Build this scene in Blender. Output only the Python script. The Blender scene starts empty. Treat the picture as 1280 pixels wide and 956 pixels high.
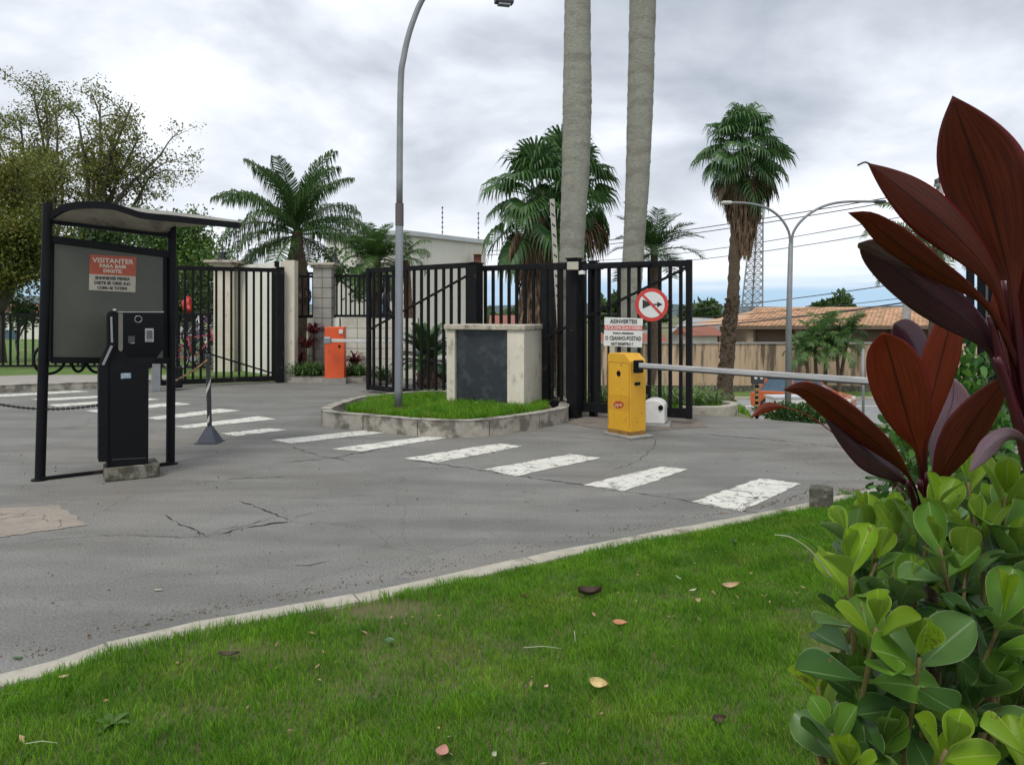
import bpy, math, random
import numpy as np
from mathutils import Vector, Matrix, noise
random.seed(7); np.random.seed(7)
R = math.radians
scene = bpy.context.scene
COL = scene.collection
# ------------------------------------------------------------------ camera
cam_d = bpy.data.cameras.new('camera'); cam = bpy.data.objects.new('camera', cam_d); COL.objects.link(cam)
cam.location = (0, 0, 1.6); cam.rotation_euler = (R(90), 0, 0)
cam_d.sensor_width = 36; cam_d.lens = 27.0; cam_d.shift_y = -0.0703
cam_d.clip_start = 0.05; cam_d.clip_end = 4000
scene.camera = cam
# ------------------------------------------------------------------ world
SUN_EL, SUN_ROT = 55, 205
w = bpy.data.worlds.new('World'); scene.world = w; w.use_nodes = True
nt = w.node_tree; nt.nodes.clear()
def N(t, **k):
    n = nt.nodes.new(t)
    for a, b in k.items(): setattr(n, a, b)
    return n
def L(a, b): nt.links.new(a, b)
out = N('ShaderNodeOutputWorld')
sky = N('ShaderNodeTexSky', sky_type='NISHITA'); sky.sun_disc = False
sky.sun_elevation = R(SUN_EL); sky.sun_rotation = R(SUN_ROT)
bg1 = N('ShaderNodeBackground'); bg1.inputs[1].default_value = 0.10; L(sky.outputs[0], bg1.inputs[0])
tc = N('ShaderNodeTexCoord'); sep = N('ShaderNodeSeparateXYZ'); L(tc.outputs['Generated'], sep.inputs[0])
def M(op, a, b=None, c=None, clamp=False):
    n = N('ShaderNodeMath', operation=op); n.use_clamp = clamp
    for i, v in enumerate((a, b, c)):
        if v is None: continue
        if isinstance(v, (int, float)): n.inputs[i].default_value = v
        else: L(v, n.inputs[i])
    return n.outputs[0]
zz = M('MAXIMUM', sep.outputs[2], 0.0)
den = M('ADD', zz, 0.30)
cmb = N('ShaderNodeCombineXYZ'); L(M('DIVIDE', sep.outputs[0], den), cmb.inputs[0]); L(M('DIVIDE', sep.outputs[1], den), cmb.inputs[1])
n1 = N('ShaderNodeTexNoise'); n1.inputs['Scale'].default_value = 1.5; n1.inputs['Detail'].default_value = 7; n1.inputs['Roughness'].default_value = .52; n1.inputs['Distortion'].default_value = .25
L(cmb.outputs[0], n1.inputs['Vector'])
n2 = N('ShaderNodeTexNoise'); n2.inputs['Scale'].default_value = 0.33; n2.inputs['Detail'].default_value = 3
mp = N('ShaderNodeMapping'); mp.inputs['Location'].default_value = (3.7, 1.3, 0); L(cmb.outputs[0], mp.inputs[0]); L(mp.outputs[0], n2.inputs['Vector'])
cl = M('ADD', M('MULTIPLY', n1.outputs[0], .62), M('MULTIPLY', n2.outputs[0], .38))
ramp = N('ShaderNodeValToRGB'); L(cl, ramp.inputs[0])
e = ramp.color_ramp.elements
e[0].position = .38; e[0].color = (.29, .325, .37, 1)
e[1].position = .62; e[1].color = (.90, .915, .95, 1)
m_ = ramp.color_ramp.elements.new(.465); m_.color = (.47, .505, .56, 1)
m_ = ramp.color_ramp.elements.new(.545); m_.color = (.72, .75, .80, 1)
# whiter low band, then blue far bank near the horizon
mixw = N('ShaderNodeMix', data_type='RGBA'); mixw.inputs[7].default_value = (.80, .82, .87, 1)
rb = N('ShaderNodeMapRange'); L(sep.outputs[2], rb.inputs[0]); rb.inputs[1].default_value = .20; rb.inputs[2].default_value = .07; rb.inputs[3].default_value = 0; rb.inputs[4].default_value = .75
L(rb.outputs[0], mixw.inputs[0]); L(ramp.outputs[0], mixw.inputs[6])
mixb = N('ShaderNodeMix', data_type='RGBA'); mixb.inputs[7].default_value = (.30, .47, .64, 1)
n3 = N('ShaderNodeTexNoise'); n3.inputs['Scale'].default_value = 3.0; n3.inputs['Detail'].default_value = 4
mp3 = N('ShaderNodeMapping'); mp3.inputs['Scale'].default_value = (1, 1, 14); L(tc.outputs['Generated'], mp3.inputs[0]); L(mp3.outputs[0], n3.inputs['Vector'])
zb = M('ADD', sep.outputs[2], M('MULTIPLY', M('SUBTRACT', n3.outputs[0], .5), -.07))
rb2 = N('ShaderNodeMapRange', interpolation_type='SMOOTHSTEP'); L(zb, rb2.inputs[0]); rb2.inputs[1].default_value = .062; rb2.inputs[2].default_value = .018; rb2.inputs[3].default_value = 0; rb2.inputs[4].default_value = .9
L(rb2.outputs[0], mixb.inputs[0]); L(mixw.outputs[2], mixb.inputs[6])
bg2 = N('ShaderNodeBackground'); bg2.inputs[1].default_value = 1.0; L(mixb.outputs[2], bg2.inputs[0])
mx = N('ShaderNodeMixShader'); mx.inputs[0].default_value = .93; L(bg1.outputs[0], mx.inputs[1]); L(bg2.outputs[0], mx.inputs[2]); L(mx.outputs[0], out.inputs[0])
# ------------------------------------------------------------------ sun
sd = bpy.data.lights.new('sun', 'SUN'); sd.energy = 1.5; sd.angle = R(24); sd.color = (1, .965, .91)
so = bpy.data.objects.new('sun', sd); COL.objects.link(so)
sv = Vector((math.sin(R(SUN_ROT)) * math.cos(R(SUN_EL)), math.cos(R(SUN_ROT)) * math.cos(R(SUN_EL)), math.sin(R(SUN_EL))))
so.rotation_euler = sv.to_track_quat('Z', 'Y').to_euler()
vs = scene.view_settings; vs.view_transform = 'Standard'; vs.look = 'None'; vs.gamma = 1; vs.exposure = 0.5; vs.use_curve_mapping = False
scene.cycles.max_bounces = 6; scene.cycles.transparent_max_bounces = 8

# ================================================================== helpers
F, CX, HY, H = 960.0, 640.0, 388.0, 1.6
def W(px, py, Y): return Vector(((px - CX) / F * Y, Y, H - (py - HY) / F * Y))
def G(px, py, z=0.0):
    Y = (H - z) * F / (py - HY); return W(px, py, Y)

MATS = {}
def mat(name, c1, c2=None, scale=8, rough=.7, bump=0.0, bscale=None, metal=0, spec=.5, detail=5, c3=None, s3=1.2, f3=.5,
        transl=0.0, tcol=None, island=0.0, objr=0.0, coat=0, stretch=None, th3=(.5, .62), bdist=.01):
    """procedural Principled material coloured by world-position noise"""
    m = bpy.data.materials.new(name); m.use_nodes = True; MATS[name] = m
    t = m.node_tree; nn = t.nodes; bs = nn['Principled BSDF']; lk = t.links.new
    bs.inputs['Roughness'].default_value = rough; bs.inputs['Metallic'].default_value = metal
    bs.inputs['Specular IOR Level'].default_value = spec; bs.inputs['Coat Weight'].default_value = coat
    geo = nn.new('ShaderNodeNewGeometry'); src = geo.outputs['Position']
    if stretch:
        mpn = nn.new('ShaderNodeMapping'); mpn.inputs['Scale'].default_value = stretch; lk(src, mpn.inputs[0]); src = mpn.outputs[0]
    no = nn.new('ShaderNodeTexNoise'); no.inputs['Scale'].default_value = scale; no.inputs['Detail'].default_value = detail; no.inputs['Roughness'].default_value = .65
    lk(src, no.inputs['Vector'])
    mr = nn.new('ShaderNodeMapRange'); mr.inputs[1].default_value = .34; mr.inputs[2].default_value = .66; lk(no.outputs[0], mr.inputs[0])
    mi = nn.new('ShaderNodeMix'); mi.data_type = 'RGBA'
    mi.inputs[6].default_value = (*c1, 1); mi.inputs[7].default_value = (*(c2 or [x * .8 for x in c1]), 1); lk(mr.outputs[0], mi.inputs[0])
    col = mi.outputs[2]
    if c3:
        n3_ = nn.new('ShaderNodeTexNoise'); n3_.inputs['Scale'].default_value = s3; n3_.inputs['Detail'].default_value = 6; n3_.inputs['Roughness'].default_value = .6; lk(src, n3_.inputs['Vector'])
        m3 = nn.new('ShaderNodeMapRange'); m3.inputs[1].default_value = th3[0]; m3.inputs[2].default_value = th3[1]; m3.inputs[4].default_value = f3; lk(n3_.outputs[0], m3.inputs[0])
        mi3 = nn.new('ShaderNodeMix'); mi3.data_type = 'RGBA'; mi3.inputs[7].default_value = (*c3, 1); lk(m3.outputs[0], mi3.inputs[0]); lk(col, mi3.inputs[6]); col = mi3.outputs[2]
    if island or objr:
        hs = nn.new('ShaderNodeHueSaturation')
        if island: rs = geo.outputs['Random Per Island']; am = island
        else:
            oi = nn.new('ShaderNodeObjectInfo'); rs = oi.outputs['Random']; am = objr
        mv = nn.new('ShaderNodeMapRange'); mv.inputs[3].default_value = 1 - am; mv.inputs[4].default_value = 1 + am; lk(rs, mv.inputs[0]); lk(mv.outputs[0], hs.inputs['Value'])
        mh = nn.new('ShaderNodeMapRange'); mh.inputs[3].default_value = .5 + am * .035; mh.inputs[4].default_value = .5 - am * .035; lk(rs, mh.inputs[0]); lk(mh.outputs[0], hs.inputs['Hue'])
        lk(col, hs.inputs['Color']); col = hs.outputs[0]
    lk(col, bs.inputs['Base Color'])
    if bump:
        nb = nn.new('ShaderNodeTexNoise'); nb.inputs['Scale'].default_value = bscale or scale * 3; nb.inputs['Detail'].default_value = 6; lk(src, nb.inputs['Vector'])
        b = nn.new('ShaderNodeBump'); b.inputs['Strength'].default_value = bump; b.inputs['Distance'].default_value = bdist; lk(nb.outputs[0], b.inputs['Height']); lk(b.outputs[0], bs.inputs['Normal'])
    if transl:
        tr = nn.new('ShaderNodeBsdfTranslucent')
        if tcol: tr.inputs[0].default_value = (*tcol, 1)
        else: lk(col, tr.inputs[0])
        ms = nn.new('ShaderNodeMixShader'); ms.inputs[0].default_value = transl; lk(bs.outputs[0], ms.inputs[1]); lk(tr.outputs[0], ms.inputs[2]); lk(ms.outputs[0], nn['Material Output'].inputs[0])
    return m

class MB:
    def __init__(s): s.v = []; s.f = []; s.uv = None
    def add(s, vs_, fs):
        n = len(s.v); s.v += [tuple(p) for p in vs_]; s.f += [tuple(i + n for i in q) for q in fs]; return s
    def box(s, c, sz, rz=0.0):
        cx, cy, cz = c; a, b, d = sz[0] / 2, sz[1] / 2, sz[2] / 2; co, si = math.cos(rz), math.sin(rz)
        P = [(cx + x * co - y * si, cy + x * si + y * co, cz + z) for z in (-d, d) for x, y in ((-a, -b), (a, -b), (a, b), (-a, b))]
        return s.add(P, [(3, 2, 1, 0), (4, 5, 6, 7), (0, 1, 5, 4), (1, 2, 6, 5), (2, 3, 7, 6), (3, 0, 4, 7)])
    def beam(s, p0, p1, w_, h_, up=(0, 0, 1)):
        p0, p1 = Vector(p0), Vector(p1); d = (p1 - p0).normalized(); u = Vector(up)
        if abs(d.dot(u)) > .98: u = Vector((0, 1, 0))
        sd_ = d.cross(u).normalized(); u = sd_.cross(d).normalized(); P = []
        for p in (p0, p1):
            for a, b in ((-1, -1), (1, -1), (1, 1), (-1, 1)): P.append(p + sd_ * a * w_ / 2 + u * b * h_ / 2)
        return s.add(P, [(0, 1, 2, 3), (7, 6, 5, 4), (1, 0, 4, 5), (2, 1, 5, 6), (3, 2, 6, 7), (0, 3, 7, 4)])
    def tube(s, pts, rad, n=8, cap=True):
        pts = [Vector(p) for p in pts]; m = len(pts)
        if not hasattr(rad, '__len__'): rad = [rad] * m
        P = []; ref = None
        for i, p in enumerate(pts):
            t = (pts[min(i + 1, m - 1)] - pts[max(i - 1, 0)]).normalized()
            if ref is None: ref = t.orthogonal().normalized()
            ref = (ref - t * ref.dot(t)); ref = ref.normalized() if ref.length > 1e-6 else t.orthogonal().normalized()
            b = t.cross(ref)
            for k in range(n):
                a = 2 * math.pi * k / n; P.append(p + (ref * math.cos(a) + b * math.sin(a)) * rad[i])
        Fc = [(i * n + k, i * n + (k + 1) % n, (i + 1) * n + (k + 1) % n, (i + 1) * n + k) for i in range(m - 1) for k in range(n)]
        if cap: Fc += [tuple(range(n - 1, -1, -1)), tuple((m - 1) * n + k for k in range(n))]
        return s.add(P, Fc)
    def prism(s, poly, z0, z1):
        n = len(poly)
        a = sum(poly[i][0] * poly[(i + 1) % n][1] - poly[(i + 1) % n][0] * poly[i][1] for i in range(n))
        if a < 0: poly = poly[::-1]
        P = [(x, y, z0) for x, y in poly] + [(x, y, z1) for x, y in poly]
        return s.add(P, [tuple(range(n - 1, -1, -1)), tuple(range(n, 2 * n))] + [(i, (i + 1) % n, n + (i + 1) % n, n + i) for i in range(n)])
    def extrude(s, poly3, vec):
        n = len(poly3); vec = Vector(vec); P = [Vector(p) for p in poly3] + [Vector(p) + vec for p in poly3]
        return s.add(P, [tuple(range(n)), tuple(range(2 * n - 1, n - 1, -1))] + [((i + 1) % n, i, n + i, n + (i + 1) % n) for i in range(n)])
    def sphere(s, c, r, n=10, m=7, sq=(1, 1, 1)):
        P = []; c = Vector(c)
        for i in range(m + 1):
            th = math.pi * i / m
            for k in range(n):
                a = 2 * math.pi * k / n; P.append(c + Vector((math.sin(th) * math.cos(a) * sq[0], math.sin(th) * math.sin(a) * sq[1], math.cos(th) * sq[2])) * r)
        return s.add(P, [((i + 1) * n + k, (i + 1) * n + (k + 1) % n, i * n + (k + 1) % n, i * n + k) for i in range(m) for k in range(n)])
    def grid(s, rows):
        m = len(rows); n = len(rows[0]); P = [p for r in rows for p in r]
        return s.add(P, [(i * n + k, i * n + k + 1, (i + 1) * n + k + 1, (i + 1) * n + k) for i in range(m - 1) for k in range(n - 1)])
    def disc(s, c, r, nrm, n=28, th=.004):
        nrm = Vector(nrm).normalized(); a = nrm.orthogonal().normalized(); b = nrm.cross(a); c = Vector(c)
        return s.extrude([c + (a * math.cos(2 * math.pi * k / n) + b * math.sin(2 * math.pi * k / n)) * r for k in range(n)], -nrm * th)
    def mesh(s, name, m, smooth=False):
        me = bpy.data.meshes.new(name); me.from_pydata(s.v, [], s.f)
        if m: me.materials.append(m)
        if smooth: me.polygons.foreach_set('use_smooth', [True] * len(me.polygons))
        me.update(); return me

def root_loc(o):
    while o.parent: o = o.parent
    return o.location.copy()
def link(name, me, parent=None):
    o = bpy.data.objects.new(name, me); COL.objects.link(o)
    if parent: o.parent = parent
    return o
def part(name, mb, m, parent, smooth=False, bevel=0, kind=None, label=None, auto=False):
    me = mb.mesh(name, m, smooth) if isinstance(mb, MB) else mb
    me.transform(Matrix.Translation(-root_loc(parent)))
    o = link(name, me, parent)
    if auto: me.set_sharp_from_angle(angle=R(40))
    if bevel:
        b = o.modifiers.new('bevel', 'BEVEL'); b.width = bevel; b.segments = 2; b.limit_method = 'ANGLE'
    if kind: o['kind'] = kind
    if label: o['label'] = label
    return o
def tag(o, label, cat=None, group=None, kind=None):
    if label: o['label'] = label
    if cat: o['category'] = cat
    if group: o['group'] = group
    if kind: o['kind'] = kind
    return o
def thing(name, label, cat, loc=(0, 0, 0), group=None, kind=None):
    o = bpy.data.objects.new(name, None); COL.objects.link(o); o.location = loc; o.empty_display_size = .1
    return tag(o, label, cat, group, kind)
def solo(name, mb, m, label=None, cat=None, group=None, kind=None, smooth=False, bevel=0):
    me = mb.mesh(name, m, smooth) if isinstance(mb, MB) else mb
    o = link(name, me)
    if cat:
        co = np.empty(len(me.vertices) * 3); me.vertices.foreach_get('co', co); co = co.reshape(-1, 3)
        c = Vector((float(co[:, 0].mean()), float(co[:, 1].mean()), float(co[:, 2].min())))
        me.transform(Matrix.Translation(-c)); o.location = c
    if bevel:
        b = o.modifiers.new('bevel', 'BEVEL'); b.width = bevel; b.segments = 2; b.limit_method = 'ANGLE'
    return tag(o, label, cat, group, kind)
def copy_tree(o, parent=None):
    c = o.copy(); COL.objects.link(c); c.parent = parent
    for ch in o.children: copy_tree(ch, c)
    return c
def text_mesh(name, txt, size, org, right, up, m, off=0.0, ext=.001, align='CENTER', sx=1.0, width=None):
    cu = bpy.data.curves.new('t', 'FONT'); cu.body = txt; cu.size = size; cu.align_x = align; cu.align_y = 'CENTER'; cu.offset = off; cu.extrude = ext; cu.resolution_u = 2
    ob = bpy.data.objects.new('t', cu); COL.objects.link(ob); dg = bpy.context.evaluated_depsgraph_get(); dg.update()
    me = bpy.data.meshes.new_from_object(ob.evaluated_get(dg)); bpy.data.objects.remove(ob); bpy.data.curves.remove(cu)
    if width:
        xs_ = [v.co.x for v in me.vertices]; sx = width / (max(xs_) - min(xs_))
    r = Vector(right).normalized(); u = Vector(up).normalized(); n = r.cross(u)
    M4 = Matrix(((r.x * sx, u.x, n.x, org[0]), (r.y * sx, u.y, n.y, org[1]), (r.z * sx, u.z, n.z, org[2]), (0, 0, 0, 1)))
    me.transform(M4); me.materials.clear(); me.materials.append(m); me.name = name; return me
def fast_mesh(name, V, faces_tri_quads, m):
    """V (n,3) float array; faces: list of int arrays with constant width"""
    me = bpy.data.meshes.new(name); me.vertices.add(len(V)); me.vertices.foreach_set('co', V.astype(np.float32).ravel())
    idx = np.concatenate([f.ravel() for f in faces_tri_quads]); tot = np.concatenate([np.full(len(f), f.shape[1]) for f in faces_tri_quads])
    st = np.concatenate([[0], np.cumsum(tot)[:-1]])
    me.loops.add(len(idx)); me.loops.foreach_set('vertex_index', idx.astype(np.int32))
    me.polygons.add(len(tot)); me.polygons.foreach_set('loop_start', st.astype(np.int32)); me.polygons.foreach_set('loop_total', tot.astype(np.int32))
    me.update(calc_edges=True); me.materials.append(m); return me
def bez(pts, n):
    """Catmull-Rom through points"""
    P = [Vector(p) for p in pts]; P = [P[0] * 2 - P[1]] + P + [P[-1] * 2 - P[-2]]; out_ = []
    segs = len(P) - 3
    for i in range(n + 1):
        u = i / n * segs; k = min(int(u), segs - 1); t = u - k; a, b, c, d = P[k:k + 4]
        out_.append(.5 * ((2 * b) + (c - a) * t + (2 * a - 5 * b + 4 * c - d) * t * t + (3 * b - a - 3 * c + d) * t ** 3))
    return out_
def sst(a, b, x):
    t = min(1, max(0, (x - a) / (b - a))); return t * t * (3 - 2 * t)

# ------------------------------------------------------------------ materials
asphalt = mat('asphalt', (.200, .197, .182), (.170, .167, .153), scale=1.6, rough=.9, bump=1.0, bscale=75, spec=.25, c3=(.215, .185, .15), s3=.38, f3=.45, th3=(.5, .66), bdist=.006)
def asphalt_detail(m):
    t = m.node_tree; nn = t.nodes; lk = t.links.new; bs = nn['Principled BSDF']; src = bs.inputs['Base Color'].links[0].from_socket
    geo = nn.new('ShaderNodeNewGeometry')
    # speckle of aggregate
    sp = nn.new('ShaderNodeTexNoise'); sp.inputs['Scale'].default_value = 70; sp.inputs['Detail'].default_value = 6; sp.inputs['Roughness'].default_value = .8; lk(geo.outputs['Position'], sp.inputs['Vector'])
    mr = nn.new('ShaderNodeMapRange'); mr.inputs[1].default_value = .3; mr.inputs[2].default_value = .7; mr.inputs[3].default_value = .50; mr.inputs[4].default_value = 1.5; lk(sp.outputs[0], mr.inputs[0])
    # darker wheel tracks / stains, stretched along the lane
    st = nn.new('ShaderNodeTexNoise'); st.inputs['Scale'].default_value = 1.6; st.inputs['Detail'].default_value = 8; st.inputs['Distortion'].default_value = .6
    mp_ = nn.new('ShaderNodeMapping'); mp_.inputs['Rotation'].default_value = (0, 0, R(-33)); mp_.inputs['Scale'].default_value = (.35, 1.5, 1); lk(geo.outputs['Position'], mp_.inputs[0]); lk(mp_.outputs[0], st.inputs['Vector'])
    m2 = nn.new('ShaderNodeMapRange'); m2.inputs[1].default_value = .38; m2.inputs[2].default_value = .6; m2.inputs[3].default_value = .84; m2.inputs[4].default_value = 1.06; lk(st.outputs[0], m2.inputs[0])
    # hairline cracks
    vo = nn.new('ShaderNodeTexVoronoi'); vo.feature = 'DISTANCE_TO_EDGE'; vo.inputs['Scale'].default_value = .55
    dn = nn.new('ShaderNodeTexNoise'); dn.inputs['Scale'].default_value = 2.2; dn.inputs['Detail'].default_value = 6; lk(geo.outputs['Position'], dn.inputs['Vector'])
    va = nn.new('ShaderNodeVectorMath'); va.operation = 'MULTIPLY_ADD'; va.inputs[1].default_value = (.9, .9, 0); lk(dn.outputs['Color'], va.inputs[0]); lk(geo.outputs['Position'], va.inputs[2]); lk(va.outputs[0], vo.inputs['Vector'])
    cr = nn.new('ShaderNodeMapRange'); cr.inputs[1].default_value = 0; cr.inputs[2].default_value = .006; cr.inputs[3].default_value = .82; cr.inputs[4].default_value = 1; lk(vo.outputs[0], cr.inputs[0])
    a = nn.new('ShaderNodeMath'); a.operation = 'MULTIPLY'; lk(mr.outputs[0], a.inputs[0]); lk(m2.outputs[0], a.inputs[1])
    b = nn.new('ShaderNodeMath'); b.operation = 'MULTIPLY'; lk(a.outputs[0], b.inputs[0]); lk(cr.outputs[0], b.inputs[1])
    vm = nn.new('ShaderNodeVectorMath'); vm.operation = 'SCALE'; lk(src, vm.inputs[0]); lk(b.outputs[0], vm.inputs[3]); lk(vm.outputs[0], bs.inputs['Base Color'])
asphalt_detail(asphalt)
paint = mat('worn_white_paint', (.66, .65, .58), (.54, .53, .47), scale=9, rough=.75, c3=(.22, .21, .20), s3=8, f3=.9, th3=(.575, .62), bump=.3, bscale=120)
def crackle(m, sc, w_, col):
    t = m.node_tree; nn = t.nodes; lk = t.links.new; bs = nn['Principled BSDF']; src = bs.inputs['Base Color'].links[0].from_socket
    geo = nn.new('ShaderNodeNewGeometry'); vo = nn.new('ShaderNodeTexVoronoi'); vo.feature = 'DISTANCE_TO_EDGE'; vo.inputs['Scale'].default_value = sc
    dn = nn.new('ShaderNodeTexNoise'); dn.inputs['Scale'].default_value = 4; dn.inputs['Detail'].default_value = 5; lk(geo.outputs['Position'], dn.inputs['Vector'])
    va = nn.new('ShaderNodeVectorMath'); va.operation = 'MULTIPLY_ADD'; va.inputs[1].default_value = (.5, .5, 0); lk(dn.outputs['Color'], va.inputs[0]); lk(geo.outputs['Position'], va.inputs[2]); lk(va.outputs[0], vo.inputs['Vector'])
    cr = nn.new('ShaderNodeMapRange'); cr.inputs[1].default_value = w_ * .5; cr.inputs[2].default_value = w_; cr.inputs[3].default_value = .85; cr.inputs[4].default_value = 0; lk(vo.outputs[0], cr.inputs[0])
    mi = nn.new('ShaderNodeMix'); mi.data_type = 'RGBA'; mi.inputs[7].default_value = (*col, 1); lk(cr.outputs[0], mi.inputs[0]); lk(src, mi.inputs[6]); lk(mi.outputs[2], bs.inputs['Base Color'])
crackle(paint, 4.2, .022, (.2, .19, .18))
crack_m = mat('crack_dark', (.03, .028, .025), rough=1)
patch_m = mat('concrete_patch', (.31, .265, .215), (.235, .205, .17), scale=5, rough=.9, bump=.4, bscale=60); crackle(patch_m, 1.6, .012, (.10, .09, .08))
kerb_m = mat('kerb_concrete', (.40, .37, .31), (.27, .25, .21), scale=6, rough=.9, bump=.6, bscale=40, c3=(.10, .095, .075), s3=4.5, f3=.85, th3=(.47, .6))
kerbl_m = mat('pale_kerb_concrete', (.43, .40, .33), (.34, .31, .25), scale=9, rough=.9, bump=.6, bscale=60, c3=(.16, .14, .10), s3=5, f3=.7, th3=(.55, .66))
side_m = mat('sidewalk_concrete', (.33, .30, .265), (.27, .245, .215), scale=2.5, rough=.9, bump=.3, bscale=50)
soil = mat('soil', (.10, .075, .045), (.06, .045, .03), scale=14, rough=1, bump=.8, bscale=60, bdist=.02)
lawn_m = mat('lawn_soil', (.085, .095, .03), (.12, .105, .045), scale=9, rough=1, bump=.8, bscale=80, c3=(.07, .045, .028), s3=1.3, f3=.6, th3=(.56, .66))
farlawn_m = mat('mown_lawn', (.11, .19, .035), (.085, .155, .026), scale=2.5, rough=1, bump=1, bscale=45, bdist=.03, c3=(.2, .22, .07), s3=.9, f3=.5)
blade_m = mat('grass_blade', (.145, .325, .016), (.070, .205, .010), scale=2.6, rough=.55, spec=.25, island=.42, transl=.42, c3=(.24, .32, .04), s3=1.9, f3=.5, th3=(.52, .68))
black = mat('black_paint', (.004, .0045, .0065), (.007, .0075, .009), scale=6, rough=.5, spec=.16, bump=.1, bscale=60)
blackrust = mat('black_paint_weathered', (.005, .006, .008), (.010, .0095, .0095), scale=9, rough=.6, spec=.15, c3=(.07, .05, .04), s3=7, f3=.5, th3=(.62, .7))
blackg = mat('black_gloss_panel', (.003, .003, .004), rough=.22, spec=.22)
greyboard = mat('grey_green_board', (.072, .074, .056), (.058, .060, .046), scale=2.2, rough=.5, bump=.05, bscale=9)  # base tone darkened to carry the shade under the shelter roof
silver = mat('brushed_metal', (.42, .42, .41), (.34, .34, .33), scale=30, rough=.35, metal=.8)
polyc = mat('polycarbonate_sheet', (.66, .64, .58), (.52, .50, .44), scale=7, rough=.35, transl=.6, c3=(.12, .10, .08), s3=5, f3=.7, th3=(.55, .7), stretch=(1, .35, 1))
orange = mat('orange_label', (.40, .075, .032), (.34, .062, .026), scale=9, rough=.5)
orangem = mat('orange_cabinet_paint', (.72, .10, .022), (.62, .085, .02), scale=4, rough=.45, c3=(.30, .06, .03), s3=6, f3=.5, th3=(.62, .7))
white = mat('white_paint', (.70, .69, .65), (.60, .59, .55), scale=6, rough=.5)
paper = mat('label_cream', (.46, .43, .34), (.38, .355, .28), scale=20, rough=.6)
letterw = mat('lettering_pale', (.66, .58, .47), rough=.6)
letterb = mat('lettering_black', (.02, .02, .02), rough=.6)
signred = mat('sign_red', (.55, .045, .035), (.5, .04, .03), scale=9, rough=.4)
signwhite = mat('sign_white', (.66, .67, .64), (.60, .61, .58), scale=7, rough=.4)
yellow = mat('yellow_paint', (.66, .35, .018), (.60, .31, .014), scale=3.5, rough=.42, bump=.05, bscale=20, c3=(.22, .12, .03), s3=12, f3=.8, th3=(.63, .68))
yrust = mat('rusty_base', (.16, .08, .03), (.30, .16, .03), scale=18, rough=.8, bump=.4)
galv = mat('galvanised_steel', (.30, .32, .34), (.24, .255, .275), scale=5, rough=.45, metal=.55, stretch=(1, 1, .2))
galvd = mat('grey_pole_paint', (.26, .27, .275), (.20, .21, .215), scale=5, rough=.55, metal=.2)
lampblk = mat('lamp_housing', (.045, .045, .05), rough=.5)
plaster = mat('cream_plaster', (.72, .71, .63), (.67, .655, .57), scale=1.2, rough=.85, bump=.15, bscale=30, c3=(.42, .40, .31), s3=.8, f3=.45, th3=(.52, .7), stretch=(1, 1, .3))
plasterg = mat('stained_white_render', (.66, .61, .50), (.56, .515, .41), scale=3, rough=.9, bump=.4, bscale=30, c3=(.17, .14, .10), s3=7, f3=.6, th3=(.58, .72), stretch=(1, 1, .6))
capst = mat('cap_stone', (.50, .46, .37), (.38, .34, .27), scale=7, rough=.9, bump=.5, bscale=40, c3=(.09, .08, .06), s3=6, f3=.8, th3=(.52, .62))
slate = mat('dark_plaque', (.028, .036, .042), (.018, .022, .027), scale=4, rough=.4, c3=(.08, .09, .09), s3=6, f3=.4)
stone = mat('grey_block', (.33, .315, .28), (.26, .25, .22), scale=3.5, rough=.85, bump=.3, bscale=30)
mortar = mat('mortar', (.20, .19, .17), rough=.95)
roofg = mat('roof_fascia', (.55, .58, .58), (.47, .50, .50), scale=3, rough=.7)
glass = mat('window_glass', (.05, .09, .13), (.09, .14, .19), scale=1, rough=.08, spec=.8)
beige = mat('stained_beige_wall', (.50, .37, .25), (.40, .29, .195), scale=1.4, rough=.9, c3=(.06, .045, .035), s3=2.3, f3=.85, th3=(.48, .6), stretch=(1.2, 1.2, .12))
tile_o = mat('terracotta_tile', (.52, .33, .20), (.40, .24, .14), scale=6, rough=.8, island=.28)
tile_r = mat('old_red_tile', (.27, .10, .06), (.21, .08, .05), scale=6, rough=.85, island=.3)
beamw = mat('house_wall', (.38, .30, .21), (.33, .25, .18), scale=2, rough=.9)
darkint = mat('porch_shade_and_fascia', (.16, .12, .09), rough=.9)
bark_r = mat('royal_palm_bark', (.33, .325, .27), (.20, .205, .165), scale=20, rough=.95, bump=.7, bscale=34, bdist=.02, c3=(.16, .15, .12), s3=2.2, f3=.55, th3=(.5, .62), stretch=(1, 1, 3.2))
bark_b = mat('brown_palm_bark', (.15, .105, .07), (.09, .065, .045), scale=9, rough=1, bump=1, bscale=25, bdist=.04)
bark_t = mat('tree_bark', (.12, .10, .08), (.07, .06, .05), scale=12, rough=1, bump=.6)
thatch = mat('dead_frond', (.25, .17, .105), (.15, .10, .065), scale=8, rough=.95, island=.35, transl=.15)
fr_dk = mat('palm_leaf_dark', (.045, .105, .025), (.075, .145, .032), scale=2, rough=.42, spec=.5, island=.35, transl=.3)
fr_fan = mat('fan_palm_leaf', (.040, .110, .028), (.07, .150, .035), scale=2, rough=.4, island=.3, transl=.28)
fr_lt = mat('palm_leaf_light', (.075, .155, .04), (.10, .19, .045), scale=2, rough=.45, island=.3, transl=.35)
fol_y = mat('foliage_olive', (.19, .205, .04), (.10, .14, .03), scale=.55, rough=.6, island=.4, transl=.35, c3=(.20, .17, .03), s3=.8, f3=.6)
fol_d = mat('foliage_dark', (.065, .12, .028), (.035, .075, .02), scale=.8, rough=.6, island=.4, transl=.3)
fol_g = mat('foliage_green', (.11, .20, .03), (.06, .13, .022), scale=1, rough=.5, island=.4, transl=.35)
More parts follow.
